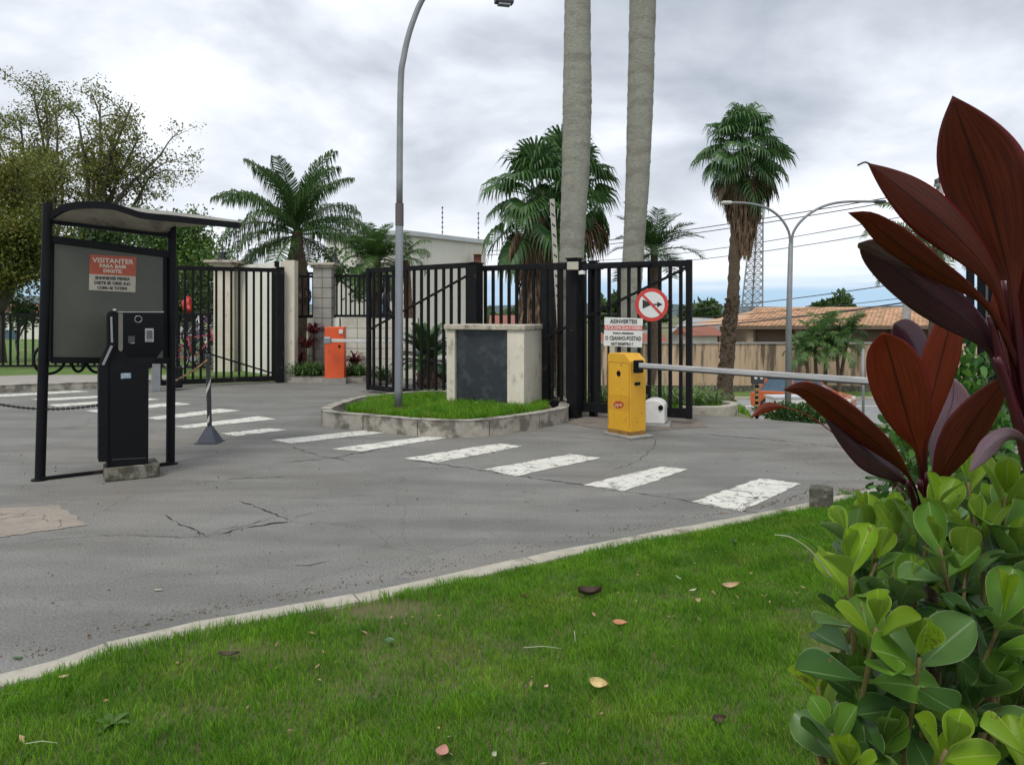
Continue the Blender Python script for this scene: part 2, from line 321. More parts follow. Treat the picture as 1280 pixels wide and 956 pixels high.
hill_m = mat('hazy_wooded_hill', (.085, .125, .125), (.065, .10, .10), scale=.02, rough=1, bump=1, bscale=.15, bdist=4)  # distance haze put into the colour: dark green woods tinted bluish
terr_m = mat('rough_ground', (.12, .15, .05), (.17, .15, .08), scale=1.2, rough=1, bump=.8, bscale=12, bdist=.04)
street_m = mat('street_asphalt', (.30, .30, .30), (.25, .25, .25), scale=2, rough=.9)
conc_m = mat('grey_concrete', (.30, .29, .27), (.22, .21, .19), scale=5, rough=.9, bump=.3)
moss_m = mat('mossy_concrete', (.10, .09, .068), (.045, .048, .030), scale=14, rough=.95, bump=.8, bscale=40, c3=(.26, .24, .2), s3=9, f3=.6)
red_l = mat('cordyline_small', (.16, .022, .03), (.09, .016, .022), scale=8, rough=.4, island=.4, transl=.3)
bikes_m = {k: mat('bike_' + k, c, rough=.35) for k, c in dict(red=(.35, .04, .05), white=(.55, .55, .55), purple=(.14, .07, .16)).items()}
rubber = mat('tyre_rubber', (.02, .02, .02), rough=.8)

# ================================================================== ground and setting
def terrain_h(x, y):
    g = sst(0.2, 2.2, x)                                   # the land falls away only on the right side
    steep = sst(.295, .345, x / max(y, 1))
    gentle = -.107 * max(0, y - 12)
    fall = -2.62 * sst(10.6, 20, y)
    z = g * (gentle * (1 - steep) + fall * steep)
    if y > 24: z = z + (-2.62 * g - z) * sst(24, 28, y)
    return max(z, -2.62)
xs = sorted(set([-900, -500, -250, -120, -70, -45] + list(np.arange(-30, -1, 1.5)) + list(np.arange(-1, 12, .25)) + list(np.arange(12, 60, 3)) + [80, 130, 250, 500, 900]))
ys = sorted(set([-60, -30, -12, -4, 0, 4, 8] + list(np.arange(10, 32, .4)) + [34, 38, 45, 60, 90, 140, 220, 400, 800, 1500, 2500]))
mb = MB(); mb.grid([[(x, y, terrain_h(x, y) - .035) for x in xs] for y in ys])
solo('ground', mb, terr_m, kind='structure', smooth=True)

road = thing('road', None, None, (0, 0, 0), kind='structure')
edge = [(-40, -14), (16, -14), (16, 8.6), (5.3, 9.9), (4.5, 10.7), (3.3, 11.6), (2.77, 11.85), (1.2, 12.6), (-.5, 14), (-1.2, 19), (-1.5, 30), (-4.4, 30), (-4.2, 18), (-5.2, 17.35), (-7, 16.55), (-9.9, 14.95), (-20, 9.3), (-40, -2)]
mb = MB(); mb.add([(x, y, 0) for x, y in edge], [tuple(range(len(edge)))]); part('asphalt_surface', mb, asphalt, road)
def ribbon(name, quads, m, z=.004):
    mb_ = MB()
    for q in quads:
        P = [G(*p) for p in q]; mb_.add([(p.x, p.y, z) for p in P], [tuple(range(len(P)))])
    # make sure it faces up
    me = mb_.mesh(name, m)
    if me.polygons[0].normal.z < 0: me.flip_normals()
    return part(name, me, m, road)
def jag(q, n=14, amp=.016):
    """worn edges: subdivide each side with small random offsets, in world space"""
    P = [G(*p) for p in q]; out_ = []
    for i in range(4):
        a, b = P[i], P[(i + 1) % 4]; d = (b - a); nr = Vector((-d.y, d.x, 0)).normalized(); out_.append(a)
        for k in range(1, n): out_.append(a + d * (k / n) + nr * random.uniform(-amp, amp))
    return out_
stripes = [[(339.7, 550), (365, 554.3), (481.7, 541), (455, 538)], [(415.6, 561.3), (452, 564.4), (559, 547.5), (529.5, 545.8)],
           [(504, 573.4), (547.8, 578.2), (651.8, 558), (623.7, 554.3)], [(605.4, 586.7), (645, 595.7), (751, 572.3), (711.4, 567.7)],
           [(729.4, 606.5), (779.7, 614.4), (860.5, 586.7), (826.4, 583.1)], [(864, 627.3), (927, 639.5), (1001.7, 604.7), (950, 598)],
           [(275.6, 542), (295, 545), (360, 537.3), (337, 535.4)], [(219, 533), (233, 535.4), (346, 524), (323, 520.5)], [(183, 522.4), (197, 524.7), (301, 513.4), (275.6, 511)],
           [(107, 513.4), (121, 516), (240, 505.5), (219, 503)], [(60, 506), (72, 508.5), (200, 499.5), (184, 497.6)], [(38, 499), (56, 501.3), (190, 493.5), (174, 492)], [(-30, 495), (-12, 497), (112, 489.6), (96, 488.2)]]
for q in stripes:
    P = jag(q); mb = MB(); mb.add([(p.x, p.y, .004) for p in P], [tuple(range(len(P)))]); me = mb.mesh('crosswalk_stripe', paint)
    if me.polygons[0].normal.z < 0: me.flip_normals()
    part('crosswalk_stripe', me, paint, road)
# concrete patch and cracks
P = jag([(-60, 640), (72, 631), (110, 656), (-60, 680)], amp=.02); mb = MB(); mb.add([(p.x, p.y, .004) for p in P], [tuple(range(len(P)))]); me = mb.mesh('concrete_patch', patch_m)
if me.polygons[0].normal.z < 0: me.flip_normals()
part('concrete_patch', me, patch_m, road)
def crack(pts, w0, z=.004, name='crack'):
    P = []
    for i in range(len(pts) - 1):
        a, b = G(*pts[i]), G(*pts[i + 1]); k = max(3, int((b - a).length / .05))
        for j in range(k): P.append(a.lerp(b, j / k) + Vector((random.uniform(-1, 1), random.uniform(-1, 1), 0)) * .02)
    P.append(G(*pts[-1])); mb_ = MB(); n = len(P); Lp = []; Rp = []
    for i, p in enumerate(P):
        t = (P[min(i + 1, n - 1)] - P[max(i - 1, 0)]).normalized(); nr = Vector((-t.y, t.x, 0)); w_ = w0 * .62 * random.uniform(.15, 1.5) * (min(1, i / 3, (n - 1 - i) / 3) + .1)
        Lp.append((*(p + nr * w_)[:2], z)); Rp.append((*(p - nr * w_)[:2], z))
    mb_.grid([Rp, Lp]); me = mb_.mesh(name, crack_m)
    if me.polygons[0].normal.z < 0: me.flip_normals()
    part(name, me, crack_m, road)
crack([(198, 642), (232, 657), (262, 672)], .008); crack([(258, 671), (300, 661), (335, 655), (372, 651)], .016); crack([(298, 626), (330, 637), (360, 650)], .009)
crack([(262, 668), (280, 661), (310, 657), (345, 646)], .006, z=.0045); crack([(360, 650), (390, 640), (425, 636)], .005)
crack([(0, 684), (60, 676), (130, 669), (262, 672)], .004); crack([(508, 574), (600, 588), (700, 602), (860, 626), (960, 644)], .009); crack([(360, 557), (400, 570), (440, 577)], .008)
crack([(860, 541), (930, 547), (1000, 553), (1100, 566)], .011); crack([(760, 590), (800, 575), (815, 560), (822, 548)], .004); crack([(350, 710), (390, 706), (415, 699)], .005)
crack([(930, 640), (1000, 618), (1040, 600)], .003); crack([(150, 725), (200, 716)], .004); crack([(230, 605), (300, 598), (370, 596)], .007)
crack([(340, 580), (420, 572), (480, 560)], .012); crack([(700, 545), (780, 552), (830, 545)], .006)

# lawn kerb (flush concrete strip) and the lawn itself
kp = [(-6.4, .62), (-4.2, 2.05)] + [tuple(G(*p)[:2]) for p in ((0, 848), (110, 814), (250, 782), (370, 760), (500, 735), (650, 701), (800, 671), (900, 653), (1000, 634), (1062, 619))] + [(3.0, 6.62), (4.2, 7.0), (6.5, 7.3)]
kpath = [Vector((x, y, 0)) for x, y in kp]
def offset_path(P, d):
    o = []
    for i, p in enumerate(P):
        t = (P[min(i + 1, len(P) - 1)] - P[max(i - 1, 0)]).normalized(); o.append(p + Vector((-t.y, t.x, 0)) * d)
    return o
def kerb(name, path, width, height, m, parent, stone_len=1.0, z0=-.05, n=120, gap=.012, jit=.006, seglen=None):
    """kerb stones laid along a path, width to the right of travel"""
    C_ = bez(path, n); Ls = [0]
    for i in range(1, len(C_)): Ls.append(Ls[-1] + (C_[i] - C_[i - 1]).length)
    def at(s_):
        s_ = min(max(s_, 0), Ls[-1] - 1e-5); i = next(k for k in range(1, len(Ls)) if Ls[k] >= s_); return C_[i - 1].lerp(C_[i], (s_ - Ls[i - 1]) / (Ls[i] - Ls[i - 1] + 1e-9))
    s0 = 0
    while s0 < Ls[-1] - .05:
        s1 = min(s0 + stone_len * random.uniform(.85, 1.15), Ls[-1]); k = 6; dz = random.uniform(-jit, jit); dw = random.uniform(-jit, jit); rows = []
        for j in range(k + 1):
            s_ = s0 + gap / 2 + (s1 - s0 - gap) * j / k; p = at(s_); q = at(s_ + .05); pp = at(s_ - .05); t = (q - pp).normalized(); r = Vector((t.y, -t.x, 0)); ez = Vector((0, 0, 1)); ch = min(.012, height * .2)
            base = p + r * dw; hz = height + dz + random.uniform(-.003, .003); wj = random.uniform(-.004, .004)
            rows.append([base + ez * z0, base + ez * (hz - ch), base + r * (ch + wj) + ez * hz, base + r * (width - ch) + ez * hz, base + r * (width + wj) + ez * (hz - ch), base + r * width + ez * z0])
        mb_ = MB(); mb_.grid(rows); mb_.add(rows[0], [(5, 4, 3, 2, 1, 0)]); mb_.add(rows[-1], [(0, 1, 2, 3, 4, 5)])
        me = mb_.mesh('kerb_stone', m); me.flip_normals()
        part('kerb_stone', me, m, parent); s0 = s1
kroot = thing('lawn_kerb', None, None, (0, 0, 0), kind='structure')
kerb('lawn_kerb', kpath, .135, .022, kerbl_m, kroot, 1.25, n=160, jit=.004)

inner = offset_path(bez(kpath, 60), -.12)
def lawn_z(x, y):
    return .012 + .035 * noise.noise(Vector((x * .9, y * .9, 0))) + .018 * noise.noise(Vector((x * 3, y * 3, 4)))
nedge = len(inner); rows = []
for k in range(26):
    t = k / 25; row = []
    for i, p in enumerate(inner):
        tgt = Vector((p.x * .4 + (5.2 if i > nedge * .6 else 0) * (i / nedge), -1.5, 0)); q = p.lerp(tgt, t ** 1.3); zz_ = lawn_z(q.x, q.y) * min(1, t * 8) + .004
        row.append((q.x, q.y, max(zz_, .003)))
    rows.append(row)
mb = MB(); mb.grid(rows); me = mb.mesh('lawn', lawn_m, True)
if me.polygons[10].normal.z < 0: me.flip_normals()
solo('lawn', me, lawn_m, kind='structure')
# right-hand lawn strip beyond and pavement slab at the corner
mb = MB(); mb.prism([(2.80, 6.50), (3.3, 6.9), (4.2, 7.15), (9, 7.5), (9, 5.7), (3.0, 5.75)], -.03, .03); solo('pavement', mb, side_m, kind='structure', bevel=.01)

def inside(poly, x, y):
    c = np.zeros(len(x), bool); n = len(poly)
    for i in range(n):
        x0, y0 = poly[i]; x1, y1 = poly[(i + 1) % n]
        c ^= ((y0 > y) != (y1 > y)) & (x < (x1 - x0) * (y - y0) / (y1 - y0 + 1e-12) + x0)
    return c
def grass(name, poly, dens, zf, hmin, hmax, wid, m, label=None, thin=None, parent=None):
    px_ = [p[0] for p in poly]; py_ = [p[1] for p in poly]; A = (max(px_) - min(px_)) * (max(py_) - min(py_)); n = int(A * dens)
    x = np.random.uniform(min(px_), max(px_), n); y = np.random.uniform(min(py_), max(py_), n); k = inside(poly, x, y); x, y = x[k], y[k]
    if thin is not None:
        k = thin(x, y); x, y = x[k], y[k]
    n = len(x); z = np.array([zf(a, b) for a, b in zip(x, y)]) if callable(zf) else np.full(n, zf)
    cl_ = np.sin(x * 9.1 + 2 * np.sin(y * 7.3)) * np.sin(y * 8.3 + 1.7 * np.sin(x * 6.1)) * .5 + .5
    cl2 = np.sin(x * 23 + 3 * np.sin(y * 17)) * np.sin(y * 21 + 2.7 * np.sin(x * 19)) * .5 + .5
    h = np.random.uniform(hmin, hmax, n) * (.45 + .5 * cl_ + .35 * cl2); az = np.random.uniform(0, 2 * np.pi, n) ; az = np.where(np.random.rand(n) < .45, 1.1 + 2.0 * cl_ + np.random.normal(0, .5, n), az)
    lean = np.random.uniform(.15, .95, n) * h; wd = wid * np.random.uniform(.7, 1.3, n)
    dx, dy = np.cos(az), np.sin(az); fa = np.random.uniform(0, 2 * np.pi, n); sx, sy = np.cos(fa) * wd / 2, np.sin(fa) * wd / 2
    V = np.zeros((n, 5, 3)); b = np.stack([x, y, z], 1)
    V[:, 0] = b + np.stack([sx, sy, 0 * x - .004], 1); V[:, 1] = b - np.stack([sx, sy, 0 * x + .004], 1)
    mid = b + np.stack([dx * lean * .35, dy * lean * .35, h * .6], 1)
    V[:, 2] = mid - np.stack([sx, sy, 0 * x], 1) * .8; V[:, 3] = mid + np.stack([sx, sy, 0 * x], 1) * .8
    V[:, 4] = b + np.stack([dx * lean, dy * lean, h * .95], 1)
    o = np.arange(n)[:, None] * 5; me = fast_mesh(name, V.reshape(-1, 3), [o + np.array([[0, 1, 2, 3]]), o + np.array([[3, 2, 4]])], m)
    ob = link(name, me, parent); ob['kind'] = 'stuff'
    if label: ob['label'] = label
    return ob
def bare(x, y):
    # keep: thinner in dry patches and next to the kerb
    v = np.array([noise.noise(Vector((a * 1.1 + 3, b * 1.7, 2))) for a, b in zip(x, y)])
    d = np.full(len(x), 9.0)
    for i in range(len(inner) - 1):
        a, b = inner[i], inner[i + 1]; t = np.clip(((x - a.x) * (b.x - a.x) + (y - a.y) * (b.y - a.y)) / ((b - a).length_squared + 1e-9), 0, 1)
        d = np.minimum(d, np.hypot(x - a.x - t * (b.x - a.x), y - a.y - t * (b.y - a.y)))
    dry = np.exp(-(((x + .74) / .33) ** 2 + ((y - 4.06) / .15) ** 2)) + .75 * np.exp(-(((x + 1.25) / .45) ** 2 + ((y - 3.55) / .13) ** 2)) + .5 * np.exp(-(((x - .1) / .2) ** 2 + ((y - 3.6) / .1) ** 2)) + .6 * np.exp(-(((x - .9) / .3) ** 2 + ((y - 4.2) / .1) ** 2))
    keep = np.clip(1.0 - .95 * dry - .45 * np.clip(v * 3 - .5, 0, 1) , .06, 1) * np.clip(d / .05, .0, 1)
    return np.random.rand(len(x)) < keep
lp = [(p.x, p.y) for p in inner if -3.6 < p.x < 3.6] + [(3.4, 2.1), (1.9, 1.7), (-2.4, 1.9)]
grass('grass', lp, 21000, lawn_z, .025, .056, .0027, blade_m, 'lawn grass blades beside the kerb', bare)

# fallen leaves and litter lying on the lawn and road ------------------------------------------------
lf_c = {'cream': mat('leaf_cream', (.62, .50, .24), (.5, .38, .17), scale=30, rough=.6), 'orange': mat('leaf_orange', (.50, .22, .11), (.38, .15, .08), scale=30, rough=.6),
        'pink': mat('leaf_pink', (.44, .22, .17), (.36, .17, .12), scale=25, rough=.6), 'tan': mat('leaf_tan', (.42, .27, .14), (.5, .38, .25), scale=30, rough=.6),
        'brown': mat('leaf_brown', (.08, .045, .03), (.04, .025, .02), scale=30, rough=.8), 'green': mat('leaf_green', (.04, .12, .03), (.03, .08, .02), scale=30, rough=.5), 'pale': mat('leaf_pale', (.42, .45, .30), rough=.6)}
def flat_leaf(px, py, ln, wd, col, label, rz, curl=.35, z=.05, name='fallen_leaf', tilt=0.0):
    c = G(px, py, z); mb_ = MB(); rows = []
    for i in range(9):
        t = i / 8; hw = wd / 2 * math.sin(math.pi * t ** .8) ** .8 if 0 < t < 1 else .0008; row = []
        for k in range(-2, 3):
            s_ = k / 2; row.append(Vector((t * ln - ln / 2, s_ * hw, curl * wd * (abs(s_) ** 2) * .5 + curl * ln * .5 * (t - .5) ** 2)))
        rows.append(row)
    M_ = Matrix.Translation(c) @ Matrix.Rotation(rz, 4, 'Z') @ Matrix.Rotation(tilt, 4, 'X')
    mb_.grid([[M_ @ p for p in r] for r in rows]); return solo(name, mb_, lf_c[col], label, 'fallen leaf', smooth=True)
flat_leaf(750, 857, .085, .046, 'cream', 'large cream-yellow fallen leaf low in the middle of the lawn', -.5, .9, tilt=.5)
flat_leaf(775, 778, .075, .036, 'orange', 'orange fallen leaf on the lawn straight above the large cream leaf', -.15, .3, tilt=.3)
flat_leaf(553, 939, .07, .045, 'pink', 'pinkish brown fallen leaf at the bottom edge of the lawn', 1.4, .3, tilt=.1)
flat_leaf(912, 733, .12, .035, 'tan', 'long curled tan fallen leaf near the right of the lawn', .3, .9, tilt=.5)
flat_leaf(872, 751, .06, .028, 'tan', 'small tan fallen leaf left of the long curled one', 1.0, .5, tilt=.4)
flat_leaf(737, 743, .13, .06, 'brown', 'crumpled dark brown fallen leaf in the upper lawn', .1, 1.1, tilt=.2)
flat_leaf(898, 900, .06, .035, 'brown', 'dark shrivelled fallen leaf low on the right lawn', .3, .8, tilt=.5)
flat_leaf(617, 943, .03, .018, 'pale', 'tiny pale fallen leaf beside the pinkish leaf', 1.2, .6, tilt=.5)
flat_leaf(848, 722, .07, .018, 'pale', 'thin pale green fallen leaf in the upper right lawn', 1.8, .3)
flat_leaf(866, 738, .06, .02, 'pale', 'pale fallen leaf between the tan leaves and the thin green one', .6, .5)
flat_leaf(487, 800, .06, .03, 'green', 'dark green fallen leaf left of the dry patch of lawn', .1, .3, tilt=.4)
flat_leaf(286, 818, .09, .03, 'brown', 'dark brown fallen leaf on the dry lawn near the kerb', .1, .6, tilt=.2)
flat_leaf(656, 745, .04, .025, 'brown', 'small dark brown leaf left of the crumpled brown leaf', .8, .6, tilt=.2)
flat_leaf(917, 676, .09, .03, 'green', 'dark green fallen leaf near the kerb at upper right', 1.3, .5, tilt=.6)
flat_leaf(22, 822, .045, .022, 'green', 'green leaf lying on the road by the left end of kerb', .1, .3, z=.006)
flat_leaf(198, 737, .055, .018, 'pale', 'white scrap of leaf litter on the grey road', .0, .2, z=.006)
flat_leaf(80, 846, .045, .025, 'tan', 'tan fallen leaf on the lawn beside the left kerb', .6, .4)
flat_leaf(683, 858, .028, .016, 'tan', 'tiny tan fallen leaf left of the large cream leaf', .9, .5)
flat_leaf(945, 622, .07, .02, 'brown', 'brown leaf on the last crosswalk stripe near the block', .4, .5, z=.01)
# thin dry grass stalks
for (a, b, lb) in (((655, 809), (702, 810), 'pale dry grass stalk lying flat in mid lawn'), ((32, 929), (72, 928), 'pale dry grass stalk lying flat at bottom left of lawn'), ((718, 788), (719, 802), 'short pale grass stalk standing beside the orange leaf')):
    mb = MB(); p, q = G(*a, .06), G(*b, .06); mb.tube([p, (p + q) / 2 + Vector((0, 0, .008)), q], [.0018, .0015, .0008], 5); solo('dry_stalk', mb, lf_c['pale'], lb, 'grass stalk')
# broad-leaved weeds
def weed(px, py, label, n=7, s=.07, m='grass_blade'):
    c = G(px, py, .03); r = thing('weed', label, 'weed', c)
    for i in range(n):
        a = 2 * math.pi * i / n + random.random(); d = Vector((math.cos(a), math.sin(a), random.uniform(.3, .9))).normalized(); side = d.cross(Vector((0, 0, 1))).normalized(); mb_ = MB(); rows_ = []
        for k in range(5):
            t = k / 4; hw = s * .18 * math.sin(math.pi * min(.98, t * .9 + .06)); p = c + d * s * t - Vector((0, 0, s * .4 * t * t)); rows_.append([p - side * hw, p + Vector((0, 0, -.003)), p + side * hw])
        mb_.grid(rows_); part('leaf', mb_, fol_g, r, smooth=True)
weed(140, 905, 'small broad-leaved weed in the lower left lawn', 7, .085); weed(105, 897, 'smaller weed left of the broad-leaved weed on lawn', 6, .05)
weed(15, 868, 'little weed by the kerb at the far left lawn', 5, .045); weed(600, 870, 'low dark weed in the middle of the lawn', 6, .05)

rl = random.Random(12); mb = MB()
spots = [((905, 740), 60, 26), ((880, 700), 70, 16), ((480, 752), 60, 34), ((300, 810), 90, 20), ((720, 770), 70, 14), ((640, 850), 230, 26), ((985, 740), 30, 14), ((200, 880), 160, 12)]
for (cx_, cy_), sp_, n_ in spots:
    for _ in range(n_):
        px_, py_ = cx_ + rl.gauss(0, sp_), cy_ + rl.gauss(0, sp_ * .28)
        if py_ < 640 + (1000 - px_) * .21 + 14 or px_ > 1010: continue
        c = G(px_, py_, .045); a = rl.uniform(0, 6.28); l = rl.uniform(.006, .02); w_ = l * rl.uniform(.15, .5); d = Vector((math.cos(a), math.sin(a), rl.uniform(-.3, .5))); q = Vector((-math.sin(a), math.cos(a), rl.uniform(-.3, .3)))
        mb.add([c - d * l, c + q * w_, c + d * l, c - q * w_ + Vector((0, 0, .003))], [(0, 1, 2), (0, 2, 3)])
solo('leaf_litter', mb, mat('dry_litter', (.40, .28, .15), (.20, .12, .07), scale=30, rough=.9, island=.5), kind='stuff')['label'] = 'scattered dry bits and broken leaves in the lawn'
mb = MB(); rl = random.Random(5)
for _ in range(1500):
    if rl.random() < .6:
        k = rl.randrange(len(inner) - 1); b = inner[k].lerp(inner[k + 1], rl.random()); t = (inner[k + 1] - inner[k]).normalized(); nn_ = Vector((-t.y, t.x, 0)); c = b + nn_ * (.27 + abs(rl.gauss(0, .07)))
    else: c = G(rl.uniform(-100, 1100), rl.uniform(545, 900))
    px_, py_ = CX + c.x / max(c.y, .5) * F, HY + 1.6 / max(c.y, .5) * F
    if py_ > 848 - .21 * px_ - 4 and rl.random() < 2 and c.y < 9 and px_ > 0 and inside([(p.x, p.y) for p in inner] + [(5, -1), (-6, -1)], np.array([c.x]), np.array([c.y]))[0]: continue
    l = rl.uniform(.003, .009) * (1.6 if c.y > 6 else 1); a = rl.uniform(0, 6.28); q = [Vector((c.x + l * math.cos(a + k * 2.1), c.y + l * math.sin(a + k * 2.1), .003)) for k in range(3)] + [Vector((c.x, c.y, .004 + l * .8))]
    mb.add(q, [(0, 1, 3), (1, 2, 3), (2, 0, 3)])
solo('road_grit', mb, mat('grit', (.25, .20, .15), (.12, .10, .08), scale=40, rough=1, island=.5), kind='stuff')['label'] = 'scattered grit and crumbs along the kerb and road'
# concrete block on the kerb corner
mb = MB(); b0 = G(1028, 639); mb.prism([(b0.x - .11, b0.y - .01), (b0.x + .06, b0.y - .05), (b0.x + .13, b0.y + .10), (b0.x - .04, b0.y + .15)], 0, .185)
solo('concrete_block', mb, moss_m, 'short mossy concrete block standing at the kerb corner', 'concrete block', bevel=.012)

# ---------------------------------------------------------------- traffic island with its grass
isl = [(-2.55, 10.82), (-1.9, 10.33), (-1.25, 9.95), (-.79, 9.78), (-.42, 9.86), (.1, 10.3), (.60, 10.92), (.70, 11.35), (.66, 12.4), (-.5, 13.0), (-1.6, 13.1), (-2.4, 12.3)]
iroot = thing('traffic_island', None, None, (0, 0, 0), kind='structure')
ipath = [Vector((x, y, 0)) for x, y in isl[::-1]]
kerb('island_kerb', [Vector((x, y, 0)) for x, y in isl[::-1]] + [Vector((*isl[-1], 0))], -.13, .215, kerb_m, iroot, .95, z0=-.03, n=140, gap=.014, jit=.004)
cxm = sum(p[0] for p in isl) / len(isl); cym = sum(p[1] for p in isl) / len(isl)
ins = [(cxm + (x - cxm) * .93, cym + (y - cym) * .93) for x, y in isl]
mb = MB(); mb.prism(ins, .0, .16); part('soil_bed', mb, lawn_m, iroot)
grass('island_grass', [(cxm + (x - cxm) * .89, cym + (y - cym) * .87) for x, y in isl], 5200, .155, .07, .15, .007, blade_m, 'short bright grass growing inside the kerbed island')

# dirt strip under the gates
mb = MB(); mb.add([(-3.1, 15.3, .004), (-1.75, 14.6, .004), (-.3, 13.2, .004), (.66, 12.55, .004), (1.0, 11.55, .004), (.72, 11.05, .004), (1.15, 10.35, .004), (1.9, 10.2, .004), (2.7, 10.55, .004), (2.75, 11.75, .004), (1.2, 12.5, .004), (-.6, 13.9, .004)], [tuple(range(12))])
me = mb.mesh('dirt_strip', side_m)
if me.polygons[0].normal.z < 0: me.flip_normals()
dirt_m = mat('dusty_concrete', (.20, .17, .135), (.13, .11, .09), scale=3, rough=1, bump=.5, bscale=40); me.materials[0] = dirt_m
part('dirt_strip', me, dirt_m, road)

# left sidewalk, kerb, lawn behind
sk = [Vector((-22, 8.1, 0)), Vector((-16, 11.5, 0)), Vector((-9.9, 14.95, 0)), Vector((-8.5, 15.75, 0)), Vector((-7.4, 16.3, 0))]
kr = thing('pavement_kerb', None, None, (0, 0, 0), kind='structure'); kerb('k', sk, -.16, .14, kerb_m, kr, 1.0, n=80)
mb = MB(); mb.prism([(-21.9, 8.3), (-9.95, 15.15), (-7.4, 16.5), (-7.5, 17.6), (-11, 17.6), (-23, 11)], -.02, .125); solo('sidewalk', mb, side_m, kind='structure')
mb = MB(); mb.prism([(-11, 17.62), (-5.6, 17.62), (-6.4, 20), (-6.8, 39), (-45, 45), (-45, 5), (-23, 11.02)], -.02, .10); solo('side_lawn', mb, farlawn_m, kind='structure')
# street far right
mb = MB(); mb.add([(2, 26, -2.612), (120, 26, -2.612), (120, 36, -2.612), (2, 36, -2.612)], [(0, 1, 2, 3)]); st = thing('street', None, None, (0, 0, 0), kind='structure'); part('street_surface', mb, street_m, st)
mb = MB(); mb.add([(2, 33.7, -2.607), (120, 33.7, -2.607), (120, 33.95, -2.607), (2, 33.95, -2.607)], [(0, 1, 2, 3)]); part('edge_line', mb, white, st)
mb = MB(); mb.box((61, 36.15, -2.55), (118, .3, .16)); part('street_kerb', mb, kerbl_m, st)
mb = MB(); mb.box((61, 37.7, -2.58), (118, 2.7, .14)); solo('verge', mb, farlawn_m, kind='structure')
# hills
mb = MB(); rows = []
for j, yy in enumerate((500, 640, 800)):
    rows.append([(x, yy, -6 if j != 1 else (6 + 9 * math.exp(-((x + 420) / 160) ** 2) + 3.2 * noise.noise(Vector((x * .006, 0, 0)))) if x < 350 else 2) for x in np.arange(-1200, 1200, 12)])
mb.grid(rows); me = mb.mesh('hills', hill_m, True)
if me.polygons[0].normal.z < 0: me.flip_normals()
solo('hills', me, hill_m, kind='structure')
# ================================================================== information shelter (posts, board, wavy roof)
sh = thing('notice_shelter', 'black framed notice shelter with grey board and wavy translucent roof', 'notice shelter', G(131, 598))
DL, DR = 7.25, 8.0
def between(px, py, k0=50.0, k1=213.0):
    """point on the plane through both posts"""
    X0, X1 = (k0 - CX) / F * DL, (k1 - CX) / F * DR; dx, dy = X1 - X0, DR - DL; r = (px - CX) / F
    t = (r * DL - X0) / (dx - r * dy); Y = DL + t * dy; return W(px, py, Y)
nb = Vector((-(DR - DL), (213 - CX) / F * DR - (50 - CX) / F * DL, 0)).normalized()   # pointing away from camera
def PP(px, py, d=0.0): return between(px, py) + nb * d
mb = MB(); mb.tube([G(50, 599), PP(60, 254)], .046, 14); part('post', mb, black, sh, smooth=True, auto=True)
mb = MB(); mb.tube([G(213, 579), PP(215, 282)], .044, 14); part('post', mb, black, sh, smooth=True, auto=True)
for p in ((50, 600), (213, 580)):
    mb = MB(); mb.tube([G(*p), G(*p) + Vector((0, 0, .012))], .075, 16); part('foot_plate', mb, blackrust, sh)
mb = MB(); mb.beam(PP(64, 299), PP(211, 318), .05, .07); part('board_frame', mb, black, sh, bevel=.004)
mb = MB(); mb.beam(PP(64, 450), PP(211, 451), .05, .06); part('board_frame', mb, black, sh, bevel=.004)
mb = MB(); mb.beam(PP(65, 296, 0), PP(63, 452, 0), .035, .05, up=(0, 1, 0)); part('board_frame', mb, black, sh)
mb = MB(); mb.beam(PP(207.5, 315, 0), PP(207.5, 453, 0), .035, .05, up=(0, 1, 0)); part('board_frame', mb, black, sh)
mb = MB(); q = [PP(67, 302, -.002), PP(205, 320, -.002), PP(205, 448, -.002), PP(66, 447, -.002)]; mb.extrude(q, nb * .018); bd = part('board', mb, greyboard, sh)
# label on the board
def on(px, py, d): return PP(px, py, d)
A_, B_, C2, D_ = (112, 318), (170.5, 321.5), (169.5, 345.5), (111.5, 342.5)
mb = MB(); mb.extrude([on(*p, -.006) for p in (A_, B_, C2, D_)], nb * .003); part('orange_notice', mb, orange, sh)
mb = MB(); mb.extrude([on(*p, -.006) for p in (D_, C2, (169, 365.5), (111, 362.5))], nb * .003); part('pale_notice', mb, paper, sh)
rt = (PP(205, 320) - PP(67, 302)); rt = Vector((rt.x, rt.y, 0)).normalized(); rt2 = (PP(170.5, 321.5) - PP(112, 318)).normalized(); up_ = Vector((0, 0, 1))
for s_, px, py, sz, m_, wd in (('VISITANTER', 141.3, 326.6, .064, letterw, .375), ('PARA BAIR', 141, 333.2, .047, letterw, .245), ('DIGITE:', 140.8, 339.2, .047, letterw, .17),
                              ('SHHNIDER PENSA', 140.6, 348.3, .041, letterb, .315), ('DISTE IR ORIS A:D', 140.4, 354.3, .041, letterb, .325), ('COMU SE TOTEN!', 140.2, 360.4, .038, letterb, .27)):
    p = on(px, py, -.0075); me = text_mesh('lettering', s_, sz, p, rt2, up_ - rt2 * up_.dot(rt2), m_, off=.0016, width=wd); part('lettering', me, m_, sh)
mb = MB(); mb.extrude([on(141, 386, -.004), on(145, 386.2, -.004), on(145, 388.4, -.004), on(141, 388.2, -.004)], nb * .003); part('sticker', mb, white, sh)
